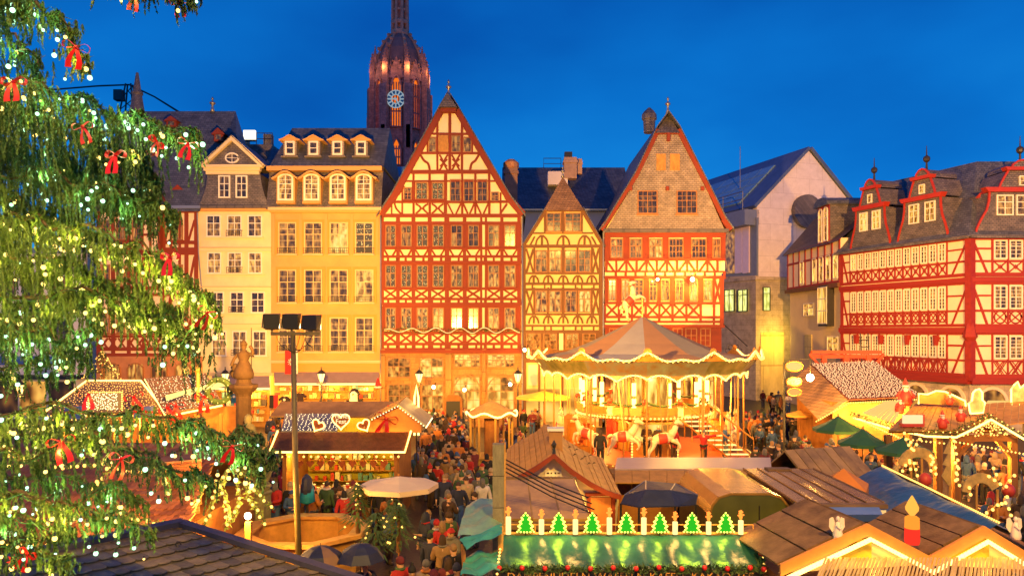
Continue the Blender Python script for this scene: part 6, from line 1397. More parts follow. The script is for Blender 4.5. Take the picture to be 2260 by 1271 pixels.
def lit_string(pts, label, step=.2, r=.045, grp='warm light strings left of the basin'):
    P = [Vector(p) for p in pts]; t = thing('string_lights', label, 'string lights', P[0], 0, grp); Q = [p-P[0] for p in P]
    MB().tube(Q, .012, 4).build('cord', IRON, t); g = MB()
    for p in along(Q, .04):
        for q in range(3): a = R.random()*2*PI; c = p+V(.05*math.cos(a), R.uniform(-.05, .05), .05*math.sin(a)); g.poly([c, c+V(R.uniform(-.1, .1), R.uniform(-.08, .08), R.uniform(-.12, .03)), c+V(R.uniform(-.05, .05), .03, R.uniform(-.1, .1))])
    g.build('fir_garland', FIR, t, kind='stuff'); bulb = MATS['warm bulb']; me = MB().ball((0, 0, 0), r, 6, 4).mesh('bulb', BULB, True)
    pm = P[len(P)//2]; lamp('string_light', pm+V(0, -.35, .35), 55, OL, .1)
    for p in along(Q, step): link('bulb', me, t, p+V(R.uniform(-.05, .05), -.06, R.uniform(-.05, .05)))
    return t
Q = lambda l, Y: [at(a, b, Y) for a, b in l]
lit_string(Q([(515, 1020), (545, 1055), (572, 1090), (600, 1118)], 21), 'garland of warm bulbs sloping down right towards the basin'); lit_string(Q([(512, 1022), (480, 1085), (462, 1130), (448, 1165)], 19.5), 'garland of warm bulbs sloping down left along the tiled roof'); lit_string(Q([(520, 1030), (530, 1085), (525, 1120), (495, 1165)], 20), 'tangled garland of bulbs beside the bright lamp')
lit_string(Q([(20, 1000), (120, 1030), (230, 1025), (330, 1045)], 19), 'garland of warm bulbs along the upper tiled roof'); lit_string(Q([(290, 1140), (330, 1150), (380, 1160)], 17.6), 'garland of warm bulbs low on the tiled roof'); lit_string(Q([(545, 1065), (550, 1100), (575, 1130), (585, 1160)], 20.5), 'garland of warm bulbs right beside the bright lamp'); lit_string(Q([(475, 1060), (500, 1100), (505, 1150)], 19.3), 'garland of warm bulbs falling over the tiled roof end')
lit_string(Q([(215, 1060), (238, 1095), (262, 1115), (290, 1140)], 18), 'garland of warm bulbs on the tiled roof hip'); lit_string(Q([(240, 1035), (215, 1070), (205, 1085), (190, 1110)], 18), 'garland of warm bulbs left on the tiled roof')
p = at(547, 1138, 19.2); t = thing('lamp_post', 'short timber post with a brilliant star-bright lamp left of the basin', 'lamp post', (p.x, 19.2, 0)); MB().ball((0, 0, p.z), .09, 8, 6).build('globe', emis('bright globe', (1, .85, .5), 25), t); piece('post', WOODW, t, (0, .05, (p.z-.15)/2), (.14, .14, p.z-.15))
lamp('post_light', (p.x, 18.95, p.z+.05), 650, OL, .13)
t = thing('fence_panel', 'short timber fence panel with crossed braces beside the bright lamp', 'fence', (at(560, 0, 18.8).x, 18.8, 0))
for x in (-.5, .5): piece('post', GOLDW, t, (x-.3, 0, .85), (.1, .1, 1.7))
for z in (.7, 1.6): piece('rail', GOLDW, t, (-.3, -.02, z), (1.0, .06, .1))
for s_ in (-1, 1): piece('brace', GOLDW, t, (-.3, -.05+.025*s_, 1.15), (1.25, .04, .09), (0, s_*.72, 0))
# ------------------------------------------------------------------ near slate roof, bottom left
A, B_, C_ = at(400, 1168, 13.5), at(0, 1252, 11.3), at(712, 1268, 12.3); D_ = B_+C_-A
B2 = A+(B_-A)*1.5; D2 = B2+(C_-A); e1 = (B2-A); e2 = (C_-A)
nrm = e1.cross(e2).normalized(); nrm = nrm if nrm.z > 0 else -nrm
t = thing('market_stall', 'nearest stall with dark scalloped slate roof in the bottom left corner', 'market stall', (A.x, A.y, 0)); loc = lambda p: p-Vector((A.x, A.y, 0))
EX = 1.35
MB().slab([loc(A), loc(B2), loc(B2+e2*EX), loc(A+e2*EX)], -.06 if e1.cross(e2).z > 0 else .06).build('roof_deck', DKROOF, t)
SL = [mat('near slate %d' % i, c, .55, .3, 6, .5, 40, spec=.3) for i, c in enumerate([(.15, .12, .11), (.11, .09, .09), (.20, .15, .12), (.10, .10, .14)])]
u1 = e1.normalized(); L1 = e1.length; u2 = (nrm.cross(u1)); u2 = u2 if u2.dot(e2) > 0 else -u2; dpt = e2.dot(u2)*EX; skew = e2.dot(u1)/e2.dot(u2)
rowh, tw_ = .33, .215; n = 6
def slate(m):
    b = MB(); w = tw_*.97; l_ = rowh*1.3
    pts = [(-w/2, -l_), (-w/2, -.12*l_)]+[(w/2*math.cos(PI-i*PI/n), -.12*l_+.13*l_*math.sin(PI-i*PI/n)) for i in range(1, n)]+[(w/2, -.12*l_), (w/2, -l_)]
    return b.plate(pts, 0, .016).mesh('slate', m)
SM_ = [slate(m) for m in SL]
rows = int(dpt/rowh); basis = Matrix((u1, u2, nrm)).transposed(); 
if basis.determinant() < 0: basis = Matrix((-u1, u2, nrm)).transposed()
cand = []
for j in range(rows):
    v = (j+1)*rowh; s0 = skew*v
    for i in range(int(L1/tw_)+2):
        s_ = s0+(i+.5*(j % 2))*tw_-.1
        if s_ < s0+.1 or s_ > s0+L1: continue
        p = A+u1*s_+u2*v+nrm*(.015+.045); px = CX+F*p.x/p.y; py = HY-F*(p.z-CZ)/p.y
        if -60 < px < 760 and py < 1330: cand.append((p, j))
tilt = Matrix.Rotation(.12, 3, 'X'); rest = MB()
for k, (p, j) in enumerate(cand):
    if k < 300:
        o = link('slate', SM_[R.choice((0, 0, 1, 1, 2, 3))], t, loc(p), (basis @ tilt @ Matrix.Rotation(R.uniform(-.02, .02), 3, 'Z')).to_euler())
    else:
        M_ = basis @ tilt; rest.add([loc(p)+M_ @ Vector(q) for q in ((-tw_/2, -rowh*1.3, .02), (tw_/2, -rowh*1.3, .02), (tw_/2, -.03, .02), (0, 0, .02), (-tw_/2, -.03, .02))], [(0, 1, 2, 3, 4)])
if rest.v: rest.build('slate_field', SL[0], t, kind='stuff')
PURP = mat('dark lead edge', (.07, .06, .09), .45, .2, 3)
up = nrm*.07
MB().slab([loc(A+up-u2*.14), loc(B2+up-u2*.14), loc(B2+up+u2*.03), loc(A+up+u2*.03)], .09).build('ridge_cap', PURP, t)
ev = (e2).normalized(); sd = nrm.cross(ev); MB().slab([loc(A+up-sd*.08-ev*.15), loc(A+e2*EX+up-sd*.08), loc(A+e2*EX+up+sd*.1), loc(A+up+sd*.1-ev*.15)], .08).build('verge_board', PURP, t)
MB().hexa([loc(A)*1-V(0, 0, A.z), loc(B2)-V(0, 0, B2.z), loc(B2+e2*1.2)-V(0, 0, (B2+e2*1.2).z), loc(A+e2*1.2)-V(0, 0, (A+e2*1.2).z)], [loc(A+u2*.2)-V(0, 0, .1), loc(B2+u2*.2)-V(0, 0, .1), loc(B2+e2*1.2)-V(0, 0, .1), loc(A+e2*1.2)-V(0, 0, .1)]).build('wall', WOODW, t)
for px, py in ((300, 1262), (393, 1208)):
    p = at(px, py, 12.6); MB().tube([(.05*math.cos(i), .02*i*.3, .05*math.sin(i)+.05) for i in range(6)], .012, 5).build('snow_hook', IRON, t, loc(p))

# ------------------------------------------------------------------ candle-and-fir stall with teal tarpaulin
Yt, Yb = 12.9, 12.1; zt_, zb_ = at(0, 1180, Yt).z, at(0, 1256, Yb).z
c = at(1388, 728, 12.9); t = thing('market_stall', 'drinks and waffle stall with teal tarpaulin roof and lettered fascia', 'market stall', (c.x, 12.9, 0))
X_ = lambda px, Y: at(px, 0, Y).x-c.x
xa, xb = X_(1112, Yt), X_(1665, Yt); xc, xd = X_(1102, Yb), X_(1682, Yb); nx, ny = 90, 12
b = MB(); vs = []
for j in range(ny+1):
    v = j/ny
    for i in range(nx+1):
        u = i/nx; x = lerp(lerp(xc, xd, u), lerp(xa, xb, u), v); y = lerp(Yb, Yt, v)-12.9; z = lerp(zb_, zt_, v**1.25)
        fold = .012*math.sin(u*31+3*v)*(1-v)+.008*math.sin(u*57+7*v*v)+.02*math.exp(-u*9)*math.sin(26*u*(1.2-v)+6*v)+.018*math.exp(-(1-u)*11)*math.sin(30*(1-u)+5*v)
        z -= .05*math.sin(PI*v)*(.6+.4*math.sin(u*9)); vs.append((x, y, z+fold+R.uniform(-.002, .002)))
b.add(vs, [(j*(nx+1)+i, j*(nx+1)+i+1, (j+1)*(nx+1)+i+1, (j+1)*(nx+1)+i) for j in range(ny) for i in range(nx)])
TARPG = mat('wrinkled green tarpaulin', (.028, .10, .085), .24, .45, 1.6, .28, 7); b.build('tarpaulin', TARPG, t, smooth=True)
MB().box(xc+.05, xd-.05, -.72, 1.8, 0, zb_-.2).build('stall_body', WOODW, t)
MB().box(xc+.03, xd-.05, -.80, -.75, zb_-.36, zb_-.03).build('fascia', mat('black fascia', (.02, .015, .01), .5), t)
cu = bpy.data.curves.new('lettering', 'FONT'); cu.body = 'DAMPFNUDELN-WAFFELN-KAFFEE-KAKAO-TEE'; cu.size = .185; cu.align_x = 'LEFT'; cu.extrude = .006; cu.space_character = 1.02; lt = text_mesh(cu, mat('gold lettering', (.72, .36, .08), .4, .05), t, (xc+.12, -.815, zb_-.172), (PI/2, 0, 0)); lt.scale = (.98, 1, 1)
lamp('fascia_light', (c.x-1.2, 11.2, 2.2), 14, OL, .1); lamp('fascia_light', (c.x+1.2, 11.2, 2.2), 14, OL, .1)
def fir_rope(parent, pts, name='fir_garland', r=.07, dens=.025, berries=True):
    g = MB()
    for p in along([Vector(q) for q in pts], dens):
        for q in range(7): a = R.random()*2*PI; c_ = p+V(r*math.cos(a)*.6, r*math.sin(a)*.6, r*math.sin(a)*.6); g.poly([c_, c_+V(R.uniform(-.09, .09), R.uniform(-.09, .09), R.uniform(-.09, .09)), c_+V(R.uniform(-.04, .04), R.uniform(-.06, .06), R.uniform(-.05, .05))])
    o = g.build(name, FIR, parent, kind='stuff')
    if berries:
        for p in along([Vector(q) for q in pts], .36): MB().ball((0, 0, 0), .045, 6, 4).build('red_bauble', REDB, parent, p+V(0, -.06, .03), smooth=True)
fir_rope(t, [(lerp(xc, xd, i/20), -.83, zb_+.02+.012*math.sin(i*1.7)) for i in range(21)], 'fir_garland', .042); fir_rope(t, [(xd, -.82, zb_), (lerp(xd, xb, .5)+.02, -.4, lerp(zb_, zt_, .55)), (xb, 0, zt_)]); fairy(t, [(xd+.03, -.86, zb_), (xb+.05, -.02, zt_)], .16, .022); fairy(t, [(xc-.05, -.86, zb_-.3), (xc-.03, -.8, zb_), (xa-.03, -.02, zt_)], .08, .024)
fr = [(xa, .06, zt_+.16), (xb, .06, zt_+.16)]; MB().tube(fr, .012, 6).build('rail', GOLDW, t); MB().tube([(xa, .02, zt_+.02), (xb, .02, zt_+.02)], .03, 6).build('roof_batten', GOLDW, t)
for i in range(9): x = lerp(xa, xb, i/8); MB().tube([(x, .06, zt_-.3), (x, .06, zt_+.16)], .012, 5).build('rail_post', GOLDW, t)
mt = emis('candle tube', (1, .68, .24), 1.5, True); fl = emis('candle flame', (1, .22, .03), 2.0); gr = emis('fir glow', (.04, .62, .02), .75, True)
lb_c = ['first', 'second', 'third', 'fourth', 'fifth', 'sixth', 'seventh', 'eighth']
for i, (px, pt) in enumerate(((1122, 1140), (1195, 1146), (1270, 1146), (1345, 1142), (1421, 1142), (1490, 1151), (1564, 1151), (1635, 1148))):
    p = at(px, 1178, 12.88); q = thing('light_candle', 'glowing candle figure on the drinks stall roof, %s from the left' % lb_c[i], 'candle', (p.x, 12.88, p.z), 0, 'glowing candles on the drinks stall'); hh = (1178-pt)*12.88/F
    MB().lathe([(.045, 0), (.045, hh), (.02, hh+.01)], 10).build('candle_body', mt, q, smooth=True)
    for k in range(11): a = k*2.4; rr = .038*math.sin(PI*(k+.7)/11.5); MB().ball((rr*1.15*math.cos(a), rr*1.15*math.sin(a), hh+.035+.013*k), .017, 5, 3).build('flame_bulb', fl, q)
    MB().lathe([(.012, hh), (.03, hh+.06), (.028, hh+.1), (.004, hh+.18)], 8).build('flame', emis('flame core', (1, .30, .04), 1.3), q)
for i, px in enumerate((1160, 1233, 1307, 1382, 1456, 1527, 1601)):
    p = at(px, 1178, 12.86); q = thing('light_fir', 'green light-up fir figure on the drinks stall roof, %s from the left' % lb_c[i], 'decoration', (p.x, 12.86, p.z), 0, 'glowing firs on the drinks stall'); s_ = 12.86/F
    o2 = [(0, 0, 4), (13, 6), (10, 11), (15, 16), (9, 21), (12, 27), (6, 32), (7, 38), (0, 47)]; pts = [(3, 5), (17, 6), (11, 14), (15, 18), (9, 24), (12, 28), (6, 33), (8, 37), (0, 47)]
    full = [(x*s_, z*s_) for x, z in pts]+[(-x*s_, z*s_) for x, z in pts[-2::-1]]
    MB().prism(full, -.015, .015).build('fir_board', gr, q)
    bm_ = [(x*1.08*s_, z*s_) for x, z in pts]; mid = []
    for a, b2 in zip(bm_, bm_[1:]): mid.append(((a[0]+b2[0])/2, (a[1]+b2[1])/2))
    me = MB().ball((0, 0, 0), .017, 6, 4).mesh('bulb', emis('fir bulb', (.85, .85, .10), 2.6), True)
    for x, z in bm_+mid:
        for sg in ((-1, 1) if abs(x) > .004 else (1,)): link('bulb', me, q, (sg*x, -.02, z))
    MB().tube([(0, .02, -.02), (0, .02, .1)], .008, 4).build('stake', IRON, q)
    lamp('fir_light', (p.x, 12.78, p.z+.16), 3.4, (.75, 1, .04), .06)
    lamp('candle_light', (p.x+.28, 12.78, p.z+.14), 3.2, (1, .5, .12), .05)
# boarded shaft and side flap of teal sheets
p = at(1100, 728, 13.5); q = thing('timber_shaft', 'tall narrow weathered board shaft left of the golden sheet roof', 'shaft', (p.x, 13.5, 0)); hz = at(0, 978, 13.5).z
for i in range(9): piece('board', mat('weathered board', (.20, .17, .11), .7, .25, 4, .3), q, (0, 0, hz*(i+.5)/9), (.2, .26, hz/9-.012))
MB().box(.105, .13, -.14, .14, 1.5, hz).build('edge_strip', GOLDW, q)
q = thing('awning_flap', 'torn teal plastic sheet roof hanging left of the board shaft', 'tarpaulin', (at(1060, 0, 13.2).x, 13.2, 0)); fx_ = q.location.x
def sheet(name, quad, m, parent, n=14, amp=.03):
    b = MB(); A4 = [Vector(p) for p in quad]; vs = []
    for j in range(n+1):
        for i in range(n+1): u, v = i/n, j/n; p = A4[0].lerp(A4[1], u).lerp(A4[3].lerp(A4[2], u), v); vs.append(p+V(0, 0, amp*(math.sin(9*u+5*v)+.6*math.sin(17*v-6*u)+.5*R.uniform(-.6, .6))))
    b.add(vs, [(j*(n+1)+i, j*(n+1)+i+1, (j+1)*(n+1)+i+1, (j+1)*(n+1)+i) for j in range(n) for i in range(n)]); return b.build(name, m, parent, smooth=True)
G = lambda px, py, Y: at(px, py, Y)-V(fx_, 13.2, 0)
sheet('upper_sheet', [G(1010, 1183, 12.6), G(1108, 1172, 12.9), G(1108, 1092, 14.6), G(1030, 1110, 14.4)], mat('grey teal sheet', (.16, .28, .24), .35, .2, 3, .4, 8), q); sheet('lower_sheet', [G(1016, 1268, 11.6), G(1103, 1262, 11.8), G(1106, 1215, 12.7), G(1030, 1222, 12.6)], TEAL, q)
sheet('rolled_edge', [G(1012, 1190, 12.5), G(1108, 1158, 12.7), G(1108, 1178, 12.4), G(1030, 1208, 12.2)], TEAL, q, 8, .02); MB().tube([G(1105, 1160, 12.7), G(1105, 1300, 12.5)], .05, 6).build('post', GOLDW, q); MB().tube([G(1022, 1200, 12.4), G(1028, 1330, 12.3)], .04, 6).build('post', WOODW, q)
# ------------------------------------------------------------------ golden sheet roof
def sheet_roof(name, label, quad, m, n, legs=True, t=.05, name2='roof_sheet', cat='market stall', seam=True):
    Q4 = [Vector(p) for p in quad]; cc = sum(Q4, Vector())/4; q = thing(name, label, cat, (cc.x, cc.y, 0)); Q4 = [p-Vector((cc.x, cc.y, 0)) for p in Q4]
    planks(q, Q4, n, m, t, name2, .006)
    if seam:
        for i in range(n+1): a = Q4[0].lerp(Q4[1], i/n)+V(0, 0, t+.015); b_ = Q4[3].lerp(Q4[2], i/n)+V(0, 0, t+.015); MB().tube([a, b_], .016, 4).build('seam', m, q)
    lo = [V(p.x*.93, p.y*.93, 0) for p in Q4]; hi = [V(p.x*.93, p.y*.93, p.z-.02) for p in Q4]; MB().hexa(lo, hi).build('stall_body', WOODW, q)
    return q
q = sheet_roof('market_stall', 'stall with flat golden ribbed sheet roof behind the glowing candles', [at(1112, 1150, 13.6), at(1303, 1150, 13.6), at(1266, 1062, 15.3), at(1115, 1062, 15.3)], SHEET, 3)
a, b_ = at(1112, 1060, 15.35), at(1272, 1060, 15.35); o_ = q.location; MB().box(a.x-o_.x, b_.x-o_.x, a.y-o_.y-.03, a.y-o_.y+.05, a.z-.02, a.z+.07).build('ridge_bar', DKROOF, q); MB().box(at(1112, 0, 13.55).x-o_.x, at(1310, 0, 13.55).x-o_.x, 13.5-o_.y, 13.56-o_.y, at(0, 1165, 13.6).z, at(0, 1149, 13.6).z).build('fascia', DKROOF, q)
cb = thing('cable_run', 'four black cables slanting across the golden sheet roof', 'cable', at(1113, 1012, 13.6)); b0 = cb.location
for i in range(4):
    a = at(1113, 1012+i*9, 13.6)-b0; e_ = at(1300+i*6, 1098+i*13, 13.8)-b0; MB().tube([a, (a+e_)/2-V(0, 0, .05), e_], .012, 4).build('cable', BLK, cb)
# ------------------------------------------------------------------ cottage stall with chimney and swept roof
ct = at(1222, 728, 18.2); t = thing('market_stall', 'cottage stall with swept golden board roof, chimney and small white window', 'market stall', (ct.x, 17.6, 0)); X_ = lambda px, Y=17.6: at(px, 0, Y).x-ct.x; Zz = lambda py, Y=17.6: at(0, py, Y).z
prof = [(X_(1118), Zz(1066)), (X_(1150), Zz(1046)), (X_(1188), Zz(1024)), (X_(1221), Zz(1000)), (X_(1258), Zz(1034)), (X_(1300), Zz(1062)), (X_(1335), Zz(1080)), (X_(1366), Zz(1090))]
for (x0, z0), (x1, z1) in zip(prof, prof[1:]):
    nb = 3
    for k in range(nb):
        a, b2 = k/nb, (k+1)/nb-.03; MB().slab([(lerp(x0, x1, a), -.3, lerp(z0, z1, a)), (lerp(x0, x1, b2), -.3, lerp(z0, z1, b2)), (lerp(x0, x1, b2), 3.2, lerp(z0, z1, b2)+.25), (lerp(x0, x1, a), 3.2, lerp(z0, z1, a)+.25)], .04+.006*k).build('roof_board', GOLDW, t)
MB().strip(prof, -.38, -.28, .11).build('bargeboard', REDT, t)
MB().prism([(x, z-.06) for x, z in prof]+[(prof[-1][0]-.3, 0), (prof[0][0]+.2, 0)], -.02, .02).build('gable_wall', CREAM, t); MB().box(prof[0][0]+.2, prof[-1][0]-.3, 0.02, 3, 0, prof[0][1]-.35).build('wall', WOODW, t)
fk = H.__new__(H); fk.O = Vector((ct.x, 17.6)); fk.rot = 0; fk.u = Vector((1, 0)); fk.root = t; fk.k = 0
fk.window(1203, 1038, 1239, 1057, 'd', 2, (.5, .5), (2, 1), WFRAME, d=.06, fw=.03)
for px in (1298, 1352): fk.beam(px, 1092, px, 1250, 8, REDT, .1)
fk.box('door_panel', 1302, 1096, 1348, 1250, 0, .05, mat('orange boards', (.55, .20, .05))); fk.beam(1290, 1088, 1362, 1088, 6, REDT, .12)
o = MB().box(-.16, .16, -.16, .16, -.6, .62).build('chimney', mat('board chimney', (.35, .17, .05), .7, .2, 3), t, (X_(1226, 18.6), 1.0, Zz(1005, 18.6))); MB().box(-.2, .2, -.2, .2, .62, .68).build('chimney_cap', WFRAME, o)
MB().lathe([(.05, 0), (.03, .12), (.06, .2), (.01, .3)], 8).build('finial', IRON, t, (X_(1221), -.33, Zz(1000)+.05)); lamp('cottage_light', (ct.x+.9, 17.0, 3.0), 14, OL, .1)
for k in range(8): x = R.uniform(.3, 1.2); MB().prism([(-.05, 0), (.05, .03), (0, .06)], -.01, .01).build('shingle_chip', DKROOF, t, (x, R.uniform(.2, 2.6), lerp(Zz(1010), Zz(1075), (x)/1.4)+.2))
# lavender long roof
q = thing('market_stall', 'long stall with pale lavender flat roof sheet in front of the carousel', 'market stall', (at(1530, 0, 21).x, 21, 0)); l0 = q.location; G = lambda px, py, Y: at(px, py, Y)-V(l0.x, 21, 0)
MB().slab([G(1357, 1037, 20.8), G(1703, 1037, 20.8), G(1700, 1012, 22.5), G(1362, 1012, 22.5)], .04).build('roof_sheet', mat('lavender sheet', (.42, .32, .36), .35, .08), q)
planks(q, [G(1357, 1067, 19.9), G(1703, 1067, 19.9), G(1703, 1040, 20.75), G(1357, 1040, 20.75)], 9, GOLDW, .03, 'roof_board'); MB().box(G(1362, 0, 20.6).x, G(1700, 0, 20.6).x, -.5, 1.4, 0, 2.95).build('stall_body', WOODW, q)
# navy folded canopy
q = thing('canopy', 'dark navy faceted canvas canopy left of the rounded trailer', 'canopy', (at(1452, 0, 17).x, 17, 0)); l0 = q.location; G = lambda px, py, Y: at(px, py, Y)-V(l0.x, 17, 0)
tp = [G(1425, 1060, 17.6), G(1490, 1066, 17.6)]; md = [G(1378, 1092, 16.8), G(1425, 1080, 16.4), G(1480, 1081, 16.4), G(1540, 1092, 16.8)]; bt = [G(1370, 1110, 16.6), G(1410, 1118, 16.0), G(1490, 1116, 16.0), G(1536, 1112, 16.6)]
for f in ((tp[0], md[0], md[1]), (tp[0], md[1], md[2], tp[1]), (tp[1], md[2], md[3]), (md[0], bt[0], bt[1], md[1]), (md[1], bt[1], bt[2], md[2]), (md[2], bt[2], bt[3], md[3])):
    MB().add(list(f)+[p-V(0, 0, .02) for p in f], [tuple(range(len(f))), tuple(range(2*len(f)-1, len(f)-1, -1))]).build('canvas_panel', NAVY, q)
for p in (bt[0], bt[1], bt[2], bt[3]): MB().tube([p, V(p.x, p.y, -0)], .025, 5).build('pole', IRON, q)
for a, b_ in ((tp[0], md[0]), (tp[0], md[1]), (tp[1], md[2]), (tp[1], md[3])): MB().tube([a, b_], .015, 4).build('seam', ZINC, q)
# rounded trailer
q = thing('market_trailer', 'dark green market trailer with rounded golden roof', 'trailer', (at(1655, 0, 16.3).x, 17.7, 0)); x0, x1 = -.87, .87; l0 = q.location
pr = [(x0, .5), (x0, 3.05), (x0+.06, 3.25), (x0+.2, 3.42), (x0+.45, 3.5), (x1-.45, 3.5), (x1-.2, 3.42), (x1-.06, 3.25), (x1, 3.05), (x1, .5)]
MB().prism(pr, -1.4, 1.5).build('body', mat('olive green paint', (.07, .075, .02), .4, .2, 2), q)
for k in range(5): y0 = -1.42+k*.59; MB().strip(pr[1:-1], y0, y0+.575, .05).build('roof_panel', mat('gilded sheet roof', (.50, .28, .08), .24, .3, 1.5, metal=.6), q)
piece('seam', BLK, q, (.2, -1.41, 1.9), (.02, .02, 2.7)); piece('wheel_box', BLK, q, (0, 0, .3), (1.5, 1.2, .5))
# flat golden roof with white fascia and blue awning
q = sheet_roof('market_stall', 'wide stall with flat gleaming roof, white fascia and small blue awning', [at(1757, 1114, 15.8), at(1951, 1114, 15.8), at(1795, 1038, 19.5), at(1640, 1038, 19.5)], mat('gilded felt roof', (.42, .24, .07), .22, .4, 1.2, .1, metal=.55), 5); o_ = q.location
MB().box(at(1757, 0, 15.7).x-o_.x, at(1951, 0, 15.7).x-o_.x, 15.6-o_.y, 15.7-o_.y, at(0, 1142, 15.7).z, at(0, 1119, 15.7).z).build('white_fascia', WFRAME, q); MB().box(at(1753, 0, 15.7).x-o_.x, at(1953, 0, 15.7).x-o_.x, 15.56-o_.y, 15.75-o_.y, at(0, 1119, 15.7).z, at(0, 1112, 15.7).z+.02).build('roof_edge', DKROOF, q)
AW = mat('blue awning cloth', (.12, .22, .55), .6, .1); A4 = [at(1790, 1138, 14.9), at(1948, 1138, 14.9), at(1940, 1121, 15.58), at(1780, 1121, 15.58)]; MB().slab([p-V(o_.x, o_.y, 0) for p in A4], .03).build('awning', AW, q)
A5 = [at(1790, 1138, 14.9), at(1948, 1138, 14.9)]; MB().box(A5[0].x-o_.x, A5[1].x-o_.x, 14.86-o_.y, 14.9-o_.y, A5[0].z-.1, A5[0].z+.03).build('awning_valance', mat('deep blue cloth', (.02, .05, .2), .6), q)
MB().box(at(1640, 0, 19.3).x-o_.x+.6, at(1640, 0, 19.3).x-o_.x+1.2, 19.2-o_.y, 19.5-o_.y, 3.4, 3.5).build('roof_hatch', DKROOF, q)
# small brown gable roof and orange tent
hut('market_stall', 'small stall with plain brown pitched roof behind the gleaming flat roof', (at(1805, 0, 21.5).x, 21.5), .35, 1.9, 1.7, 3.0, 3.62, SHEET, WOODW, 0, False, .2, nplank=7)
q = thing('tent', 'small orange pointed tent top between brown and blue roofs', 'tent', (at(1862, 0, 18.6).x, 18.6, 0)); zt_ = at(0, 1033, 18.6).z; ot = mat('orange tent cloth', (.62, .20, .03), .7, .1)
for k in range(4):
    a0, a1 = k*PI/2+.3, (k+1)*PI/2+.3; MB().add([(0, 0, zt_), (.75*math.cos(a0), .75*math.sin(a0), zt_-.42), (.75*math.cos(a1), .75*math.sin(a1), zt_-.42), (.75*math.cos(a0), .75*math.sin(a0), 0), (.75*math.cos(a1), .75*math.sin(a1), 0)], [(0, 1, 2), (1, 3, 4, 2)]).build('tent_panel', ot, q)
# blue tarpaulin roof with lights on its ridge
q = thing('market_stall', 'long stall under a blue tarpaulin with lights along its ridge', 'market stall', (9.0, 17.6, 0)); G = lambda px, py, Y: at(px, py, Y)-V(9.0, 17.6, 0)
rA, rB = G(1947, 1030, 20.6), G(2205, 1157, 14.6); lA, lB = rA+V(-1.75, 0, -.75), rB+V(-1.75, 0, -.75)
sheet('tarpaulin', [lB, rB, rA, lA][::-1], BLUET, q, 24, .025); sheet('tarpaulin', [rB, rB+V(1.2, 0, -.7), rA+V(1.2, 0, -.7), rA][::-1], BLUET, q, 16, .02)
fairy(q, [rA+V(0, 0, .04), rB+V(0, 0, .04)], .09, .028); MB().box(lA.x+.15, rA.x+1.0, rB.y+.1, rA.y-.1, 0, lA.z-.05).build('stall_body', WOODW, q)
# ------------------------------------------------------------------ double-gabled stall at the right bottom
q = thing('market_stall', 'double-gabled stall with zigzag lights and ribbed awning in the bottom right', 'market stall', (at(2000, 0, 12).x, 12, 0)); ox = q.location.x; G = lambda px, py, Y: at(px, py, Y)-V(ox, 12, 0)
zg = [G(1722, 1268, 11.4), G(1915, 1178, 11.4), G(2052, 1250, 11.4), G(2172, 1183, 11.4), G(2300, 1262, 11.4)]
ORB = mat('orange fascia board', (.60, .24, .05), .6, .15, 3)
RF = mat('brown roof board', (.17, .095, .05), .6, .45, 3, .3, spec=.2)
for i in range(4):
    a, b_ = zg[i], zg[i+1]; dy = 1.75; off = V(-.22, dy, .0)
    for k in range(3): u0, u1 = k/3, (k+1)/3-.02; MB().slab([a.lerp(b_, u0)+V(0, .1, .11), a.lerp(b_, u1)+V(0, .1, .11), a.lerp(b_, u1)+off+V(0, 0, .11), a.lerp(b_, u0)+off+V(0, 0, .11)], .04+.005*k).build('roof_board', RF, q)
    MB().slab([a+V(0, -.02, -.02), b_+V(0, -.02, -.02), b_+V(0, -.02, .16), a+V(0, -.02, .16)], -.05).build('bargeboard', ORB, q)
fairy(q, [p+V(0, -.1, -.05) for p in zg], .06, .04, BULB, 'zigzag_bulb_row', True)
for (i, j, k) in ((0, 1, 2), (2, 3, 4)): MB().add([zg[i]+V(0, .1, 0), zg[j]+V(0, .1, 0), zg[k]+V(0, .1, 0)], [(0, 1, 2)]).build('gable_panel', CREAM, q)
for px0, px1, py in ((1843, 1925, 1228), (2095, 2185, 1228)): a = G(px0, 1232, 11.42); b_ = G(px1, 1190, 11.42); MB().prism([(a.x, a.z), (b_.x, a.z), (b_.x, b_.z), (lerp(a.x, b_.x, .7), b_.z)], a.y+.02, a.y+.06).build('green_panel', mat('yellow green wall', (.62, .55, .08)), q)
lamp('gable_light', (at(1950, 0, 11.1).x, 11.05, 3.45), 12, OL, .1); lamp('gable_light', (at(2190, 0, 11.1).x, 11.05, 3.45), 12, OL, .1)
A4 = [G(1790, 1300, 10.4), G(2320, 1300, 10.4), G(2320, 1232, 11.3), G(1820, 1232, 11.3)]; planks(q, A4, 60, mat('ribbed awning', (.55, .38, .18), .5, .2, 4), .02, 'awning_slat', .02)
MB().box(zg[0].x+.1, zg[4].x, -.5, 1.2, 0, zg[0].z-.15).build('stall_body', WOODW, q)
p = at(2013, 1195, 11.62); q = thing('candle_figure', 'large glowing red candle figure on the brown roof boards', 'candle', (p.x, 11.62, p.z-.03)); q.scale = (.76, .76, .80); 
rc = emis('red candle', (1, .04, .02), .9, True); oc = emis('amber candle', (1, .30, .03), 1.0, True)
MB().lathe([(.13, 0), (.145, .06), (.14, .30)], 14).build('candle_base', rc, q, smooth=True); MB().lathe([(.14, .30), (.135, .5), (.09, .53), (.05, .54)], 14).build('candle_top', oc, q, smooth=True); MB().lathe([(.04, .54), (.12, .64), (.125, .7), (.07, .82), (.01, .92)], 14).build('flame', emis('amber flame', (1, .42, .06), 1.1), q, smooth=True)
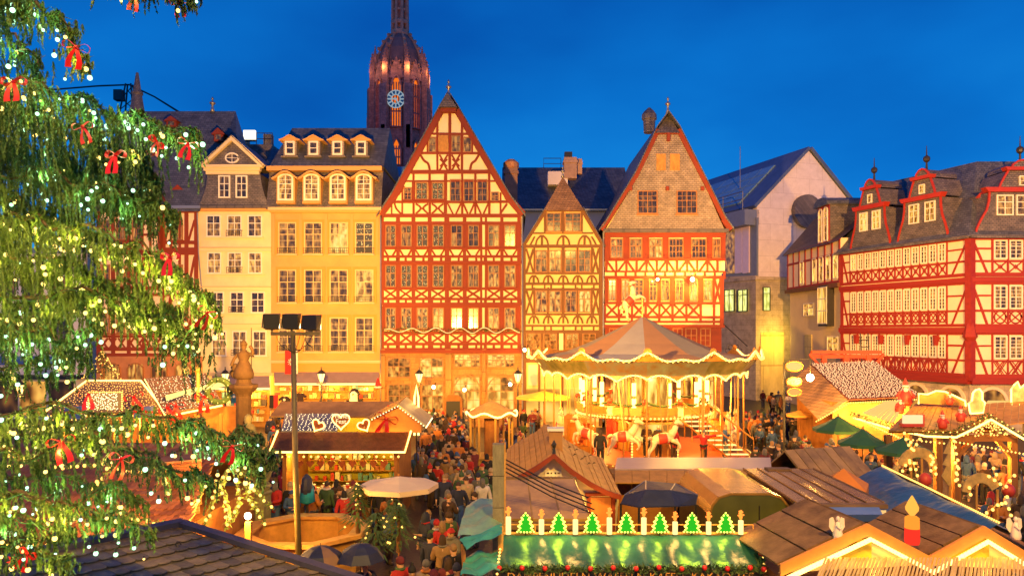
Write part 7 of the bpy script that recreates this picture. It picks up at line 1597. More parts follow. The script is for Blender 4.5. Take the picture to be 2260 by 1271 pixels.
for px, py, lb in ((1847, 1205, 'small pale angel figure on the left gable of the double stall'), (2238, 1206, 'small pale angel figure at the right edge of the double stall')):
    p = at(px, py, 11.5); q = thing('angel_figure', lb, 'figure', (p.x, 11.46, p.z+.13)); q.scale = (.75, .8, 1.05); an = mat('angel white', (.75, .62, .55), .6, .1)
    MB().lathe([(.09, 0), (.1, .05), (.05, .2), (.03, .24)], 10).build('robe', an, q, smooth=True); MB().ball((0, 0, .28), .042, 8, 6).build('head', an, q, smooth=True)
    for s_ in (-1, 1): MB().add([(s_*.02, .03, .2), (s_*.08, .05, .3), (s_*.15, .05, .28), (s_*.16, .05, .16), (s_*.09, .04, .08), (s_*.02, .05, .14)], [tuple(range(6))]).build('wing', an, q)
    MB().tube(smooth_path([(-.05, -.05, .2), (0, -.1, .16), (.05, -.05, .2)], 3), .018, 5).build('arms', an, q)
# ------------------------------------------------------------------ stalls at the right, further back
# glittering roof
q = thing('market_stall', 'stall with big sloping roof wholly covered in glittering bulbs', 'market stall', (at(1890, 0, 40).x, 40, 0)); ox = q.location.x; G = lambda px, py, Y: at(px, py, Y)-V(ox, 40, 0)
A4 = [G(1872, 884, 37.4), G(2030, 876, 37.4), G(1930, 800, 43.5), G(1790, 806, 43.5)]
MB().slab(A4, .06).build('roof_slope', mat('rusty roof', (.12, .03, .015), .7, .2), q); net(q, A4, 1500, .034, emis('glitter bulb', (1, .50, .22), 1.3), 'light_net', 1.0, .12); MB().slab([A4[0], A4[3], A4[3]+V(-1.4, 0, -1.2), A4[0]+V(-1.4, 0, -1.0)], .05).build('roof_slope', SLATEN, q)
MB().box(A4[0].x-.6, A4[1].x-.3, -2.2, 2.5, 0, A4[0].z-.1).build('stall_body', WOODW, q); fairy(q, [A4[0]+V(-1.6, -.1, -1), A4[0]+V(0, -.1, -.1), A4[1]+V(0, -.1, -.1)], .12, .045)
for k in range(3): lamp('stall_light', (ox+A4[0].x+k*1.5, 37.0, 2.7), 420, OL, .2)
q2 = thing('scaffold_frame', 'red timber frame with ladder behind the glittering roof', 'frame', (at(1868, 0, 44.5).x, 44.5, 0)); ox2 = q2.location.x; za_, zb2 = at(0, 777, 44.5).z, at(0, 808, 44.5).z
RS = mat('red stained timber', (.45, .06, .02), .6, .2, 3)
for z in (za_, za_-.25): piece('beam', RS, q2, (0, 0 if z == za_ else .12, z), (4.1, .22, .2))
for x in (-1.3, 0, 1.3): piece('post', RS, q2, (x, .05, za_/2), (.28, .2, za_-.3))
for s_ in (-1, 1): piece('brace', RS, q2, (s_*1.75, -.03, za_-.6), (.14, .12, 1.3), (0, s_*.7, 0))
b = MB(); 
for s_ in (0, .45): b.tube([(.9+s_, -.3, 2), (.9+s_, .2, za_+1.1)], .035, 5)
for i in range(12): b.tube([(.9, -.3+.04*i, 2+.4*i), (1.35, -.3+.04*i, 2+.4*i)], .025, 4)
b.build('ladder', IRON, q2)
# oval signs on a post and bright lamp
q = thing('sign_post', 'post carrying three glowing oval signs one above another', 'sign', (at(1752, 0, 38).x, 38, 0)); 
MB().tube([(-.45, .1, 0), (-.45, .1, at(0, 800, 38).z)], .06, 6).build('post', IRON, q); el = lambda r: [(r*math.cos(i*PI/12), .55*r*math.sin(i*PI/12)) for i in range(24)]
for py, r, m, nm in ((808, .42, emis('sign amber', (1, .55, .16), 1.1), 'oval_sign'), (842, .37, mat('sign speckle', (.6, .2, .2), .5, .8, 12), 'oval_sign'), (865, .34, emis('sign gold', (1, .5, .12), .8), 'oval_sign')):
    o = MB().prism(el(r), -.04, .04).build(nm, m, q, (0, 0, at(0, py, 38).z)); MB().tube([(x*1.04, -.04, z*1.04) for x, z in el(r)+[el(r)[0]]], .035, 5).build('sign_rim', GOLDP, o)
p = at(1788, 833, 37.5); q = thing('hanging_lamp', 'dazzling lamp hanging beside the oval signs and glittering roof', 'lamp', p); MB().ball((0, 0, 0), .19, 8, 6).build('globe', MATS['bright globe'], q); MB().tube([(0, 0, .15), (0, 0, .9), (-.6, .3, .9)], .025, 5).build('arm', IRON, q); lamp('hanging_lamp_light', (p.x, 37.2, p.z), 700, OL, .18)
# garlanded timber stall
gt = at(2080, 728, 30); q = thing('market_stall', 'large garlanded timber stall with board roof and outlined signs at the right', 'market stall', (gt.x, 29, 0)); ox = gt.x; G = lambda px, py, Y: at(px, py, Y)-V(ox, 29, 0)
A4 = [G(1960, 952, 27.0), G(2200, 952, 27.0), G(2165, 893, 31.0), G(2020, 893, 31.0)]; planks(q, A4, 14, GOLDW, .04, 'roof_board', .02); MB().slab([p-V(0, 0, .04) for p in A4], -.02).build('roof_deck', WOODW, q)
A6 = [G(2160, 945, 27), G(2300, 930, 27), G(2300, 885, 31), G(2170, 893, 31)]; planks(q, A6, 8, GOLDW, .04, 'roof_board', .02)
A7 = [G(1905, 912, 30.2), G(1975, 935, 28.4), G(2000, 886, 31.5), G(1955, 886, 32)]; planks(q, [A7[0], A7[1], A7[2], A7[3]], 7, emis('lit polycarbonate', (1, .58, .16), .9), .04, 'skylight_pane', .07); MB().slab([G(2165, 908, 30), G(2200, 908, 30), G(2240, 886, 31.5), G(2180, 886, 31.5)], .05).build('skylight_roof', MATS['lit polycarbonate'], q)
gp = [G(1880, 915, 30.5), G(1960, 938, 28.5), G(2040, 955, 27), G(2105, 957, 26.6), G(2145, 938, 26.6), G(2182, 918, 26.6), G(2215, 938, 26.6), G(2262, 966, 26.6), G(2300, 985, 26.6)]
fir_rope(q, gp, 'fir_garland', .16, .04, False); fairy(q, [p+V(0, -.15, -.1) for p in gp], .09, .045, BULB, 'eaves_bulb_row', True); fairy(q, [p+V(0, -.12, .06) for p in gp], .22, .03)
MB().prism([(gp[4].x, gp[4].z-.05), (gp[5].x, gp[5].z-.05), (gp[6].x, gp[6].z-.05)], 26.8-29, 26.9-29).build('gable_board', WOODW, q)
for px in (2110, 2235, 2070, 1960): p = G(px, 960, 27); piece('post', WOODW, q, (p.x, p.y, p.z/2), (.22, .22, p.z))
for s_, px in ((1, 2110), (-1, 2235)): p = G(px, 985, 26.9); piece('brace', WOODW, q, (p.x+s_*.35, p.y, p.z), (.14, .14, 1.0), (0, s_*.75, 0))
piece('tie_beam', WOODW, q, (G(2172, 0, 26.9).x, 26.9-29, G(0, 966, 26.9).z), (2.2, .18, .22))
for px in (1990, 2060, 2140, 2220): lamp('stall_light', (at(px, 0, 27.6).x, 27.4, 2.6), 420, OL, .2)
lamp('roof_sign_light', (at(2080, 0, 29).x, 29.4, 5.0), 110, OL, .2)
fairy(q, [G(1905, 930, 29.6), G(1990, 968, 27.2), G(2100, 980, 26.7)], .14, .04); fairy(q, [G(2110, 975, 26.5), G(2172, 985, 26.5), G(2262, 1002, 26.5)], .14, .04)
net(q, [G(2115, 962, 26.5), G(2235, 962, 26.5), G(2182, 925, 26.5), G(2176, 925, 26.5)], 70, .035, BULB, 'gable_net')
sg = [(2026, 890), (2026, 868), (2045, 870), (2065, 862), (2085, 864), (2105, 873), (2128, 884), (2130, 896)]; P3 = [G(a, b_, 30.4) for a, b_ in sg]
q3 = thing('roof_sign', 'wave-topped wooden sign outlined in bulbs on the garlanded stall roof', 'sign', (ox, 30.4, 0)); MB().prism([(p.x, p.z) for p in P3], .0, .08).build('sign_board', GOLDW, q3); fairy(q3, [V(p.x, -.05, p.z) for p in P3], .08, .04, BULB, 'bulb_row', True)
sg = [(2140, 912), (2136, 890), (2143, 884), (2146, 866), (2152, 860), (2160, 858), (2166, 866), (2166, 882), (2172, 888), (2168, 910), (2140, 912)]; P3 = [at(a, b_, 28.6)-V(ox, 28.6, 0) for a, b_ in sg]
q3 = thing('light_figure', 'standing figure cut-out outlined in bulbs on the garlanded stall roof', 'decoration', (ox, 28.6, 0)); MB().prism([(p.x, p.z) for p in P3[:-1]], .0, .05).build('figure_board', mat('figure paint', (.6, .42, .2), .6, .4, 4), q3); fairy(q3, [V(p.x, -.05, p.z) for p in P3], .07, .04, BULB, 'bulb_row', True)
sg = [(2230, 892), (2230, 858), (2236, 850), (2244, 842), (2250, 856), (2258, 850), (2270, 840), (2290, 892), (2230, 892)]; P3 = [at(a, b_, 31)-V(ox, 31, 0) for a, b_ in sg]
q3 = thing('light_figure', 'jagged cut-out scene outlined in bulbs at the right edge', 'decoration', (ox, 31, 0)); MB().prism([(p.x, p.z) for p in P3[:-1]], .0, .05).build('figure_board', MATS['figure paint'], q3); fairy(q3, [V(p.x, -.05, p.z) for p in P3], .07, .04, BULB, 'bulb_row', True)
p = at(2014, 928, 27.3); q3 = thing('lit_sign', 'small glowing white sign in a red case on the board roof', 'sign', p); MB().box(-.34, .34, -.06, .06, -.1, .2).build('light_panel', emis('cream sign glow', (1, .72, .35), 1.0), q3); MB().box(-.4, .42, -.03, .16, -.22, -.1).build('case', REDP, q3); MB().box(.34, .42, -.03, .16, -.1, .22).build('case_end', REDP, q3)
def elf(px, py, Y, label, s=1.0):
    p = at(px, py, Y); t = thing('santa_figure', label, 'figure', p, R.uniform(-.5, .5), 'red-coated figures on the stall roofs'); t.scale = (s,)*3
    MB().lathe([(.22, 0), (.3, .15), (.26, .45), (.14, .68), (.08, .72)], 10).build('coat', REDP, t, smooth=True); MB().ball((0, -.02, .8), .12, 8, 6).build('head', mat('doll skin', (.7, .42, .25), .6), t, smooth=True); MB().lathe([(.14, .84), (.1, 1.0), (.02, 1.2)], 8).build('hat', REDP, t); MB().lathe([(.15, .82), (.16, .87), (.12, .9)], 8).build('hat_brim', WFRAME, t); MB().lathe([(.09, .6), (.12, .72), (.04, .8)], 8, (0, -.08, 0)).build('beard', WFRAME, t)
    for s_ in (-1, 1): MB().tube([(s_*.17, 0, .62), (s_*.32, -.06, .42), (s_*.3, -.2, .36)], [.08, .07, .05], 6).build('arm', REDP, t)
for a in ((1998, 895, 31.5, 'tall santa figure with pale hat below the glittering roof', .95), (1985, 912, 30, 'santa figure crouching left on the lit roof panel', .6), (2096, 893, 30, 'tiny red figure in the middle of the board roof', .45), (2080, 945, 27.2, 'red figure standing at the lower edge of the board roof', .55), (2120, 930, 27.5, 'red figure near the garland gable', .5)): elf(*a)
# lit star-and-crescent frames on poles
def light_frame(label, arcs, poles, Y, px0):
    ox = at(px0, 0, Y).x; t = thing('lit_ornament', label, 'decoration', (ox, Y, 0), 0, 'illuminated frames behind the blue tarpaulin')
    for pts, kind in arcs:
        P = [at(a, b_, Y)-V(ox, Y, 0) for a, b_ in pts]
        if kind == 'board':
            MB().prism([(p.x, p.z) for p in P], -.02, .02).build('frame_board', mat('gilded lattice', (.50, .32, .10), .5, .3, 8), t)
        else:
            P = smooth_path(P, 3); MB().tube(P, .018, 4).build('frame_tube', GILD, t); me = MB().ball((0, 0, 0), .042, 6, 4).mesh('bulb', BULB, True)
            for p in along(P, .17): link('bulb', me, t, p+V(0, -.05, 0))
    for a, b0_ in poles: p = at(a, b0_, Y); MB().tube([(p.x-ox, .03, 0), (p.x-ox, .03, p.z)], .03, 6).build('pole', GOLDW, t)
cres = lambda cx, cy, r0, r1, a0, a1, n=10: [(cx+r0*math.cos(lerp(a0, a1, i/n)), cy-r0*math.sin(lerp(a0, a1, i/n))) for i in range(n+1)]+[(cx+r1*math.cos(lerp(a1, a0, i/n)), cy-r1*math.sin(lerp(a1, a0, i/n))+4) for i in range(n+1)]
light_frame('star frame with comet tail of bulbs below the garland eaves', [(cres(2025, 1030, 44, 26, .1, 3.0), 'board'), ([(1994, 955), (2000, 975), (2010, 990)], 'b'), ([(2028, 968), (2018, 985), (2011, 1000)], 'b'), ([(2008, 975), (2010, 990)], 'b'), ([(1990, 1038), (2002, 1018), (2012, 1015), (2018, 1030), (2024, 1055)], 'b'), ([(2006, 1020), (2008, 1040)], 'b'), ([(2052, 1005), (2058, 1020), (2064, 1036), (2062, 1052)], 'b'), ([(2057, 1010), (2052, 1035), (2058, 1048)], 'b')], [(2012, 960), (2036, 1000)], 20.5, 2025)
light_frame('tall serrated half-tree frame with bulbs on its right edge', [([(2097, 970), (2082, 1000), (2092, 1002), (2080, 1025), (2090, 1027), (2078, 1050), (2092, 1070), (2099, 1070)], 'board'), ([(2103, 972), (2108, 1000), (2112, 1018), (2108, 1045), (2116, 1072)], 'b'), ([(2106, 1020), (2114, 1035), (2106, 1055), (2110, 1065)], 'b')], [(2098, 965)], 20, 2098)
light_frame('star and crescent frame with bulbs at the right edge', [(cres(2165, 1085, 42, 24, .3, 3.1), 'board'), ([(2180, 1050), (2195, 1060), (2210, 1070)], 'b'), ([(2190, 1032), (2196, 1045), (2202, 1058)], 'b'), ([(2236, 1048), (2224, 1062), (2214, 1080)], 'b'), ([(2137, 1075), (2140, 1092)], 'b'), ([(2175, 1130), (2190, 1122), (2200, 1112)], 'b'), ([(2220, 1095), (2215, 1105), (2226, 1125), (2230, 1145)], 'b'), ([(2208, 1110), (2205, 1122)], 'b')], [(2157, 1060), (2203, 1080)], 19, 2165)
for px, py, lb in ((2042, 1058, 'red balloon below the star frame pole'), (2226, 1082, 'red balloon near the right edge crescent')): p = at(px, py, 20); q3 = thing('balloon', lb, 'balloon', p); MB().ball((0, 0, 0), .16, 10, 8, (1, 1, 1.15)).build('balloon', REDP, q3, smooth=True); MB().tube([(0, 0, -.18), (.02, 0, -1.2)], .006, 4).build('string', WFRAME, q3)
# lit plants in the middle aisle
for px, pt, pb, Y, lb in ((790, 1065, 1160, 21.5, 'slim lit shrub left below the white parasol'), (868, 1100, 1165, 20.5, 'lit fir shrub with red flower below the white parasol'), (830, 1130, 1215, 18.5, 'broad twiggy shrub with sparse bulbs in the centre'), (880, 1110, 1200, 19, 'twiggy lit shrub right of the centre')): xmas(px, pt, pb, Y, lb, .45, 30)
q = thing('menu_board', 'dark arched menu board by the stone doorway', 'sign', at(1000, 900, 50)); MB().prism([(-.6, -.9), (-.6, .6), (-.3, .85), (.3, .85), (.6, .6), (.6, -.9)], 0, .1).build('board', WOODW, q); MB().box(-.45, .45, -.03, 0, -.6, .45).build('slate_face', BLK, q)
# ------------------------------------------------------------------ people
def skin_mesh(name, joints, edges, sub=1):
    me = bpy.data.meshes.new(name); me.from_pydata([j[0] for j in joints], edges, []); o = bpy.data.objects.new(name, me); COL.objects.link(o)
    o.modifiers.new('s', 'SKIN'); 
    for i, d in enumerate(me.skin_vertices[0].data):
        r = joints[i][1]; d.radius = r if isinstance(r, tuple) else (r, r); d.use_root = (i == 0)
    su = o.modifiers.new('u', 'SUBSURF'); su.levels = sub; su.render_levels = sub
    dg = bpy.context.evaluated_depsgraph_get(); dg.update(); out = bpy.data.meshes.new_from_object(o.evaluated_get(dg)); out.name = name
    bpy.data.objects.remove(o); out.polygons.foreach_set('use_smooth', [True]*len(out.polygons)); return out
SKIN = mat('skin', (.62, .34, .20), .55, .08, 3)
def limb(pose, s):
    """hip, knee, ankle, toe and shoulder, elbow, wrist for side s"""
    st = pose['step']*s
    hip = (.095*s, 0, .92); knee = (.10*s, -.05-.16*st if st > 0 else -.03, .50); ank = (.10*s, -.30*st, .09+(.06 if st < 0 else 0)); toe = (.115*s, -.30*st-.17, .04)
    e_, w_ = pose['arm'][0 if s < 0 else 1]
    return hip, knee, ank, toe, (.185*s, .0, 1.41), (e_[0]*s, e_[1], e_[2]), (w_[0]*s, w_[1], w_[2])
POSES = [dict(step=0, arm=[((.27, .03, 1.14), (.27, -.05, .89))]*2), dict(step=.9, arm=[((.26, -.08, 1.15), (.25, -.2, .95)), ((.27, .14, 1.14), (.26, .10, .90))]),
         dict(step=.25, arm=[((.27, .02, 1.14), (.26, -.04, .9)), ((.25, -.06, 1.15), (.12, -.30, 1.22))]), dict(step=.1, arm=[((.26, -.05, 1.15), (.10, -.3, 1.2)), ((.26, -.08, 1.16), (.08, -.32, 1.15))]),
         dict(step=.2, arm=[((.42, -.05, 1.45), (.66, -.1, 1.5)), ((.40, -.06, 1.35), (.62, -.16, 1.3))]),
         dict(step=.0, arm=[((.27, .03, 1.14), (.27, -.05, .89)), ((.24, -.14, 1.3), (.10, -.26, 1.5))])]
PM = []
for k, po in enumerate(POSES):
    J = [((0, 0, .95), (.145, .10)), ((0, 0, 1.15), (.13, .09)), ((0, .01, 1.36), (.155, .095)), ((0, .0, 1.50), .055), ((0, -.02, 1.585), (.072, .088)), ((0, -.015, 1.67), (.075, .09)), ((0, -.115, 1.60), .017), ((.08, -.01, 1.60), .016), ((-.08, -.01, 1.60), .016)]
    E = [(0, 1), (1, 2), (2, 3), (3, 4), (4, 5), (4, 6), (4, 7), (4, 8)]
    JC = [((0, 0, .98), (.185, .135)), ((0, 0, 1.16), (.17, .13)), ((0, .01, 1.37), (.185, .125)), ((0, 0, 1.49), .08), ((0, 0, .74), (.21, .16))]; EC = [(0, 1), (1, 2), (2, 3), (0, 4)]
    JT = [((0, 0, .96), (.15, .11))]; ET = []
    for s in (-1, 1):
        hip, knee, ank, toe, sh, el, wr = limb(po, s); b0 = len(J)
        J += [(hip, .085), (knee, .058), (ank, .042), (toe, (.04, .03)), (sh, .062), (el, .045), (wr, .032)]
        E += [(0, b0), (b0, b0+1), (b0+1, b0+2), (b0+2, b0+3), (2, b0+4), (b0+4, b0+5), (b0+5, b0+6)]
        d = (Vector(wr)-Vector(el)).normalized(); sd = Vector((0, 1, 0)) if abs(d.y) < .7 else Vector((1, 0, 0)); pal = Vector(wr)+d*.07; pi = len(J); J.append((tuple(pal), (.038, .018))); E.append((b0+6, pi))
        for f, (of, ln) in enumerate(((-.03, .075), (-.01, .09), (.01, .085), (.03, .065))):
            a = pal+d*.03+sd*of; J += [(tuple(a), .0095), (tuple(a+d*ln+Vector((-.012*s, -.012, 0))), .007)]; E += [(pi, len(J)-2), (len(J)-2, len(J)-1)]
        a = Vector(wr)+d*.04+sd*-.045; J += [(tuple(a), .011), (tuple(a+d*.045+sd*-.02), .008)]; E += [(pi, len(J)-2), (len(J)-2, len(J)-1)]
        c0 = len(JC); JC += [(sh, .095), (el, .072), (tuple(Vector(wr)-d*.01), .058)]; EC += [(2, c0), (c0, c0+1), (c0+1, c0+2)]
        t0 = len(JT); JT += [(hip, .105), (knee, .085), ((ank[0], ank[1], ank[2]+.02), .07), ((ank[0], ank[1], ank[2]-.035), .055), (toe, (.055, .04))]; ET += [(0, t0), (t0, t0+1), (t0+1, t0+2), (t0+2, t0+3), (t0+3, t0+4)]
    PM.append((skin_mesh('person', J, E), skin_mesh('coat', JC, EC), skin_mesh('trousers', JT, ET)))
for a, b_, c in PM: a.materials.append(SKIN); b_.materials.append(BLK); c.materials.append(BLK)
def hm(name, *prof, n=12, sq=(.9, 1.08)):
    return MB().lathe(prof, n, (0, -.012, 0), sq=sq).mesh(name, BLK, True)
HEAD = {'beanie': hm('beanie', (.097, 1.615), (.106, 1.65), (.1, 1.71), (.062, 1.765), (.02, 1.785)), 'bobble hat': MB().lathe([(.097, 1.615), (.108, 1.65), (.1, 1.71), (.05, 1.77), (.03, 1.775), (.045, 1.8), (.03, 1.84), (.005, 1.845)], 12, (0, -.012, 0), sq=(.9, 1.08)).mesh('bobble_hat', BLK, True),
        'short hair': hm('hair', (.082, 1.60), (.094, 1.65), (.09, 1.70), (.055, 1.75), (.015, 1.765)), 'long hair': hm('hair', (.085, 1.44), (.105, 1.5), (.10, 1.60), (.097, 1.68), (.06, 1.75), (.015, 1.77)),
        'hood': hm('hood', (.11, 1.46), (.125, 1.54), (.12, 1.65), (.105, 1.72), (.05, 1.785), (.01, 1.79)), 'cap': hm('cap', (.1, 1.64), (.14, 1.652), (.1, 1.66), (.092, 1.71), (.05, 1.75), (.01, 1.755))}
SCARF = MB().tube([(.095*math.cos(i*PI/6), .095*math.sin(i*PI/6)-.01, 1.5) for i in range(13)], .035, 6).mesh('scarf', BLK, True)
EYE = MB().ball((0, 0, 0), .012, 6, 4).mesh('eye', BLK); BAGM = MB().lathe([(.10, 0), (.15, .05), (.15, .3), (.09, .42)], 8, sq=(1, .6)).mesh('backpack', BLK, True)
CC_ = {'black': (.018, .016, .016), 'brown': (.06, .032, .018), 'navy': (.02, .025, .06), 'grey': (.14, .13, .12), 'red': (.42, .02, .02), 'white': (.62, .55, .48), 'beige': (.42, .30, .17), 'green': (.05, .10, .04), 'orange': (.50, .17, .03), 'maroon': (.15, .02, .025), 'blue': (.04, .09, .24), 'tan': (.28, .16, .07)}
CM = {k: mat('cloth '+k, v, .85, .2, 8) for k, v in CC_.items()}
HC = {k: CM[k] for k in ('black', 'brown', 'tan', 'grey')}
def setm(o, m): o.material_slots[0].link = 'OBJECT'; o.material_slots[0].material = m
used = set(); placed = []
OBS = []
def person(x, y, rz, place, coat=None, hat=None, pose=None, scale=1.0, z=0, label=None, near=False, grp='people in the market crowd', trousers=None):
    for _ in range(80):
        co = coat or R.choice(['black']*4+['brown']*3+['navy']*3+['grey']*2+['red']*2+['white', 'beige', 'beige', 'green', 'orange', 'maroon', 'blue', 'tan', 'tan'])
        ha = hat or R.choice(['beanie', 'beanie', 'bobble hat', 'short hair', 'short hair', 'long hair', 'long hair', 'hood', 'cap'])
        hcol = R.choice(list(HC)) if 'hair' in ha else (co if ha == 'hood' else R.choice(list(CC_))); sc_ = R.choice(list(CC_)) if R.random() < .4 else None; bg_ = R.random() < .15
        pw = R.randrange(4) if pose is None else pose
        lb = label or f"person in {co} coat, {hcol} {ha}"+(f", {sc_} scarf" if sc_ else ', with backpack' if bg_ else ', walking' if pw == 1 else '')+f" {place}"
        if lb not in used: break
    used.add(lb); sc2 = scale*R.uniform(.93, 1.06)
    b, c, t_ = PM[pw]
    o = tag(link('person', b, None, (x, y, z), (0, 0, rz), scale=(sc2,)*3), lb, 'person', grp)
    k = link('coat', c, o); setm(k, CM[co]); k = link('trousers', t_, o); setm(k, CM[trousers or R.choice(['black', 'navy', 'brown', 'grey', 'blue'])])
    k = link('hair' if 'hair' in ha else ha.replace(' ', '_'), HEAD[ha], o); setm(k, CM[hcol])
    if sc_: k = link('scarf', SCARF, o); setm(k, CM[sc_])
    if bg_: k = link('backpack', BAGM, o, (0, .2, 1.0)); setm(k, CM[R.choice(['black', 'red', 'blue', 'grey'])])
    if near or y < 26:
        for s in (-1, 1): link('eye', EYE, o, (.03*s, -.103, 1.615))
    placed.append((x, y)); return o
# footprints that nobody stands in: (x0, x1, y0, y1)
for t in list(COL.objects):
    if t.parent is None and t.get('category') in ('market stall', 'trailer', 'kiosk', 'basin', 'fountain', 'urn', 'shaft', 'canopy', 'tent', 'tarpaulin', 'parasol', 'carousel', 'lamp post', 'tree', 'frame', 'sign', 'flower box', 'street lamp', 'house'):
        bpy.context.view_layer.update() if not OBS else None
        xs, ys = [], []
        for ch in list(t.children)+([t] if t.type == 'MESH' else []):
            if ch.type != 'MESH' or (t['category'] in ('parasol', 'kiosk') and ch.name.split('.')[0] not in ('pole', 'foot', 'counter')) or (t['category'] == 'market stall' and ch.name.startswith(('roof', 'eaves', 'awning', 'upper', 'gable', 'tarp', 'fir', 'light', 'lit_', 'chimney', 'tile', 'brace', 'skylight'))): continue
            for cn in ch.bound_box: p = ch.matrix_world @ Vector(cn); xs.append(p.x); ys.append(p.y)
        if xs: OBS.append((min(xs)-.3, max(xs)+.3, min(ys)-.3, max(ys)+.3))
OBS = [o for o in OBS if o[1]-o[0] < 30]
def free(x, y, gap=.5): return all(not (a < x < b_ and c < y < d) for a, b_, c, d in OBS) and all((x-u)**2+(y-v)**2 > gap*gap for u, v in placed)
def inpoly(p, poly):
    r = False; j = len(poly)-1
    for i in range(len(poly)):
        if (poly[i][1] > p[1]) != (poly[j][1] > p[1]) and p[0] < (poly[j][0]-poly[i][0])*(p[1]-poly[i][1])/(poly[j][1]-poly[i][1])+poly[i][0]: r = not r
        j = i
    return r
def crowd(poly, n, place, face=None):
    """people whose heads fall inside a patch of the square: patch corners given where the photograph shows heads"""
    g = [atz(a, b_, 1.68) for a, b_ in poly]; P2 = [(p.x, p.y) for p in g]; x0, x1 = min(p[0] for p in P2), max(p[0] for p in P2); y0, y1 = min(p[1] for p in P2), max(p[1] for p in P2); k = 0
    for _ in range(n*30):
        if k >= n: break
        x, y = R.uniform(x0, x1), R.uniform(y0, y1)
        if inpoly((x, y), P2) and free(x, y): person(x, y, (R.choice((0, PI))+R.uniform(-.9, .9)) if face is None else face+R.uniform(-.7, .7), R.choice(place) if isinstance(place, list) else place); k += 1
crowd([(930, 912), (1010, 892), (1030, 900), (1040, 960), (1085, 1000), (1085, 1090), (985, 1120), (975, 1050), (905, 1010), (930, 960)], 95, ['in the middle aisle', 'near the small kiosk', 'right of the white parasol', 'amid the aisle crowd'])
crowd([(1128, 905), (1185, 895), (1200, 985), (1130, 1000), (1100, 960)], 22, ['left of the carousel', 'behind the cottage stall roof'])
crowd([(850, 1120), (960, 1130), (1010, 1130), (1010, 1265), (900, 1265), (845, 1215)], 42, ['below the white parasol', 'in the lower centre', 'left of the torn teal sheet'])
crowd([(1640, 905), (1735, 905), (1830, 950), (1860, 1010), (1720, 1010), (1650, 985)], 72, ['near the green parasols', 'right of the carousel', 'behind the brown roof'])
crowd([(1870, 985), (1990, 1005), (2090, 1030), (1960, 1060), (1880, 1035)], 34, ['below the green parasols', 'behind the blue roof'])
crowd([(2100, 985), (2260, 985), (2260, 1140), (2160, 1090), (2100, 1060)], 26, ['under the timber stall', 'by the lit frames'])
crowd([(595, 985), (650, 1010), (655, 1090), (600, 1100)], 12, 'left of the gingerbread stall')
crowd([(600, 900), (640, 895), (625, 950), (590, 960)], 12, 'near the souvenir shop')
crowd([(660, 1040), (900, 1040), (870, 1090), (690, 1100)], 12, 'at the gingerbread counter', PI)
crowd([(450, 905), (520, 905), (515, 960), (440, 960)], 10, 'by the fountain column')
crowd([(640, 880), (830, 880), (830, 892), (650, 892)], 12, 'before the souvenir shelves', PI)
crowd([(1680, 860), (1740, 860), (1740, 880), (1690, 885)], 8, 'by the yellow lit niche')
crowd([(1770, 890), (1860, 890), (1850, 915), (1790, 915)], 10, 'before the glittering stall')
crowd([(950, 880), (1130, 868), (1140, 890), (1000, 892)], 14, 'before the stone arches')
for px, py, Y, rz, co, ha, po, lb in ((1553, 1003, 37.0, 2.6, 'red', 'short hair', 4, 'man in red shirt with both arms held out beside the carousel stairs'), (1487, 1006, 37.2, .4, 'red', 'hood', 0, 'person in red hooded jacket standing at the foot of the carousel stairs'), (1325, 1012, 36.2, 2.9, 'black', 'long hair', 0, 'person with dark bushy hair standing at the front of the carousel'),
                          (1600, 985, 38.5, 1.2, 'blue', 'short hair', 2, 'person in blue top among the right carousel horses'), (1427, 995, 38.4, 0, 'brown', 'beanie', 3, 'left person behind the carousel booth counter'), (1453, 995, 38.4, 0, 'brown', 'cap', 3, 'right person behind the carousel booth counter')):
    person(at(px, 0, Y).x, Y, rz, '', co, ha, po, 1.0, .52, lb)
# umbrellas and the pair below them
def umbrella(px, pyt, Y, wpx, label, cols):
    x = at(px, 0, Y).x; zt_ = at(0, pyt, Y).z; r = wpx/2*Y/F; t = thing('umbrella', label, 'umbrella', (x, Y, 0), R.uniform(0, 1)); n = 8
    for k in range(n):
        a0, a1 = k*2*PI/n, (k+1)*2*PI/n; b = MB(); pr = [(.0, zt_), (r*.4, zt_-.05), (r*.75, zt_-.17), (r, zt_-.36)]; q = lambda rr, a, z: (rr*math.cos(a), rr*math.sin(a), z)
        for (r0, z0), (r1, z1) in zip(pr, pr[1:]): b.add([q(r0, a0, z0), q(r0, a1, z0), q(r1, a1, z1), q(r1, a0, z1)], [(0, 1, 2, 3)])
        b.build('cloth_panel', cols[k % len(cols)], t, smooth=True); MB().tube([q(rr, a0, z-.01) for rr, z in pr], .006, 4).build('rib', IRON, t)
    MB().tube([(0, 0, zt_-1.0), (0, 0, zt_+.06)], .01, 5).build('shaft', IRON, t); return x, zt_
TB = mat('umbrella tan', (.25, .14, .08), .7)
for px, pyt, wp, lb, cl, co in ((707, 1203, 112, 'navy and tan umbrella left of its neighbour at the bottom', [NAVY, NAVY, TB, NAVY], 'black'), (796, 1198, 108, 'plain navy umbrella right of the mast at the bottom', [NAVY], 'navy')):
    x, zt_ = umbrella(px, pyt, 17.3, wp, lb, cl); person(x+.05, 17.5, .3, 'under the '+lb.split(' umbrella')[0]+' umbrella', co, 'short hair', 5, 1.0, 0, near=True)
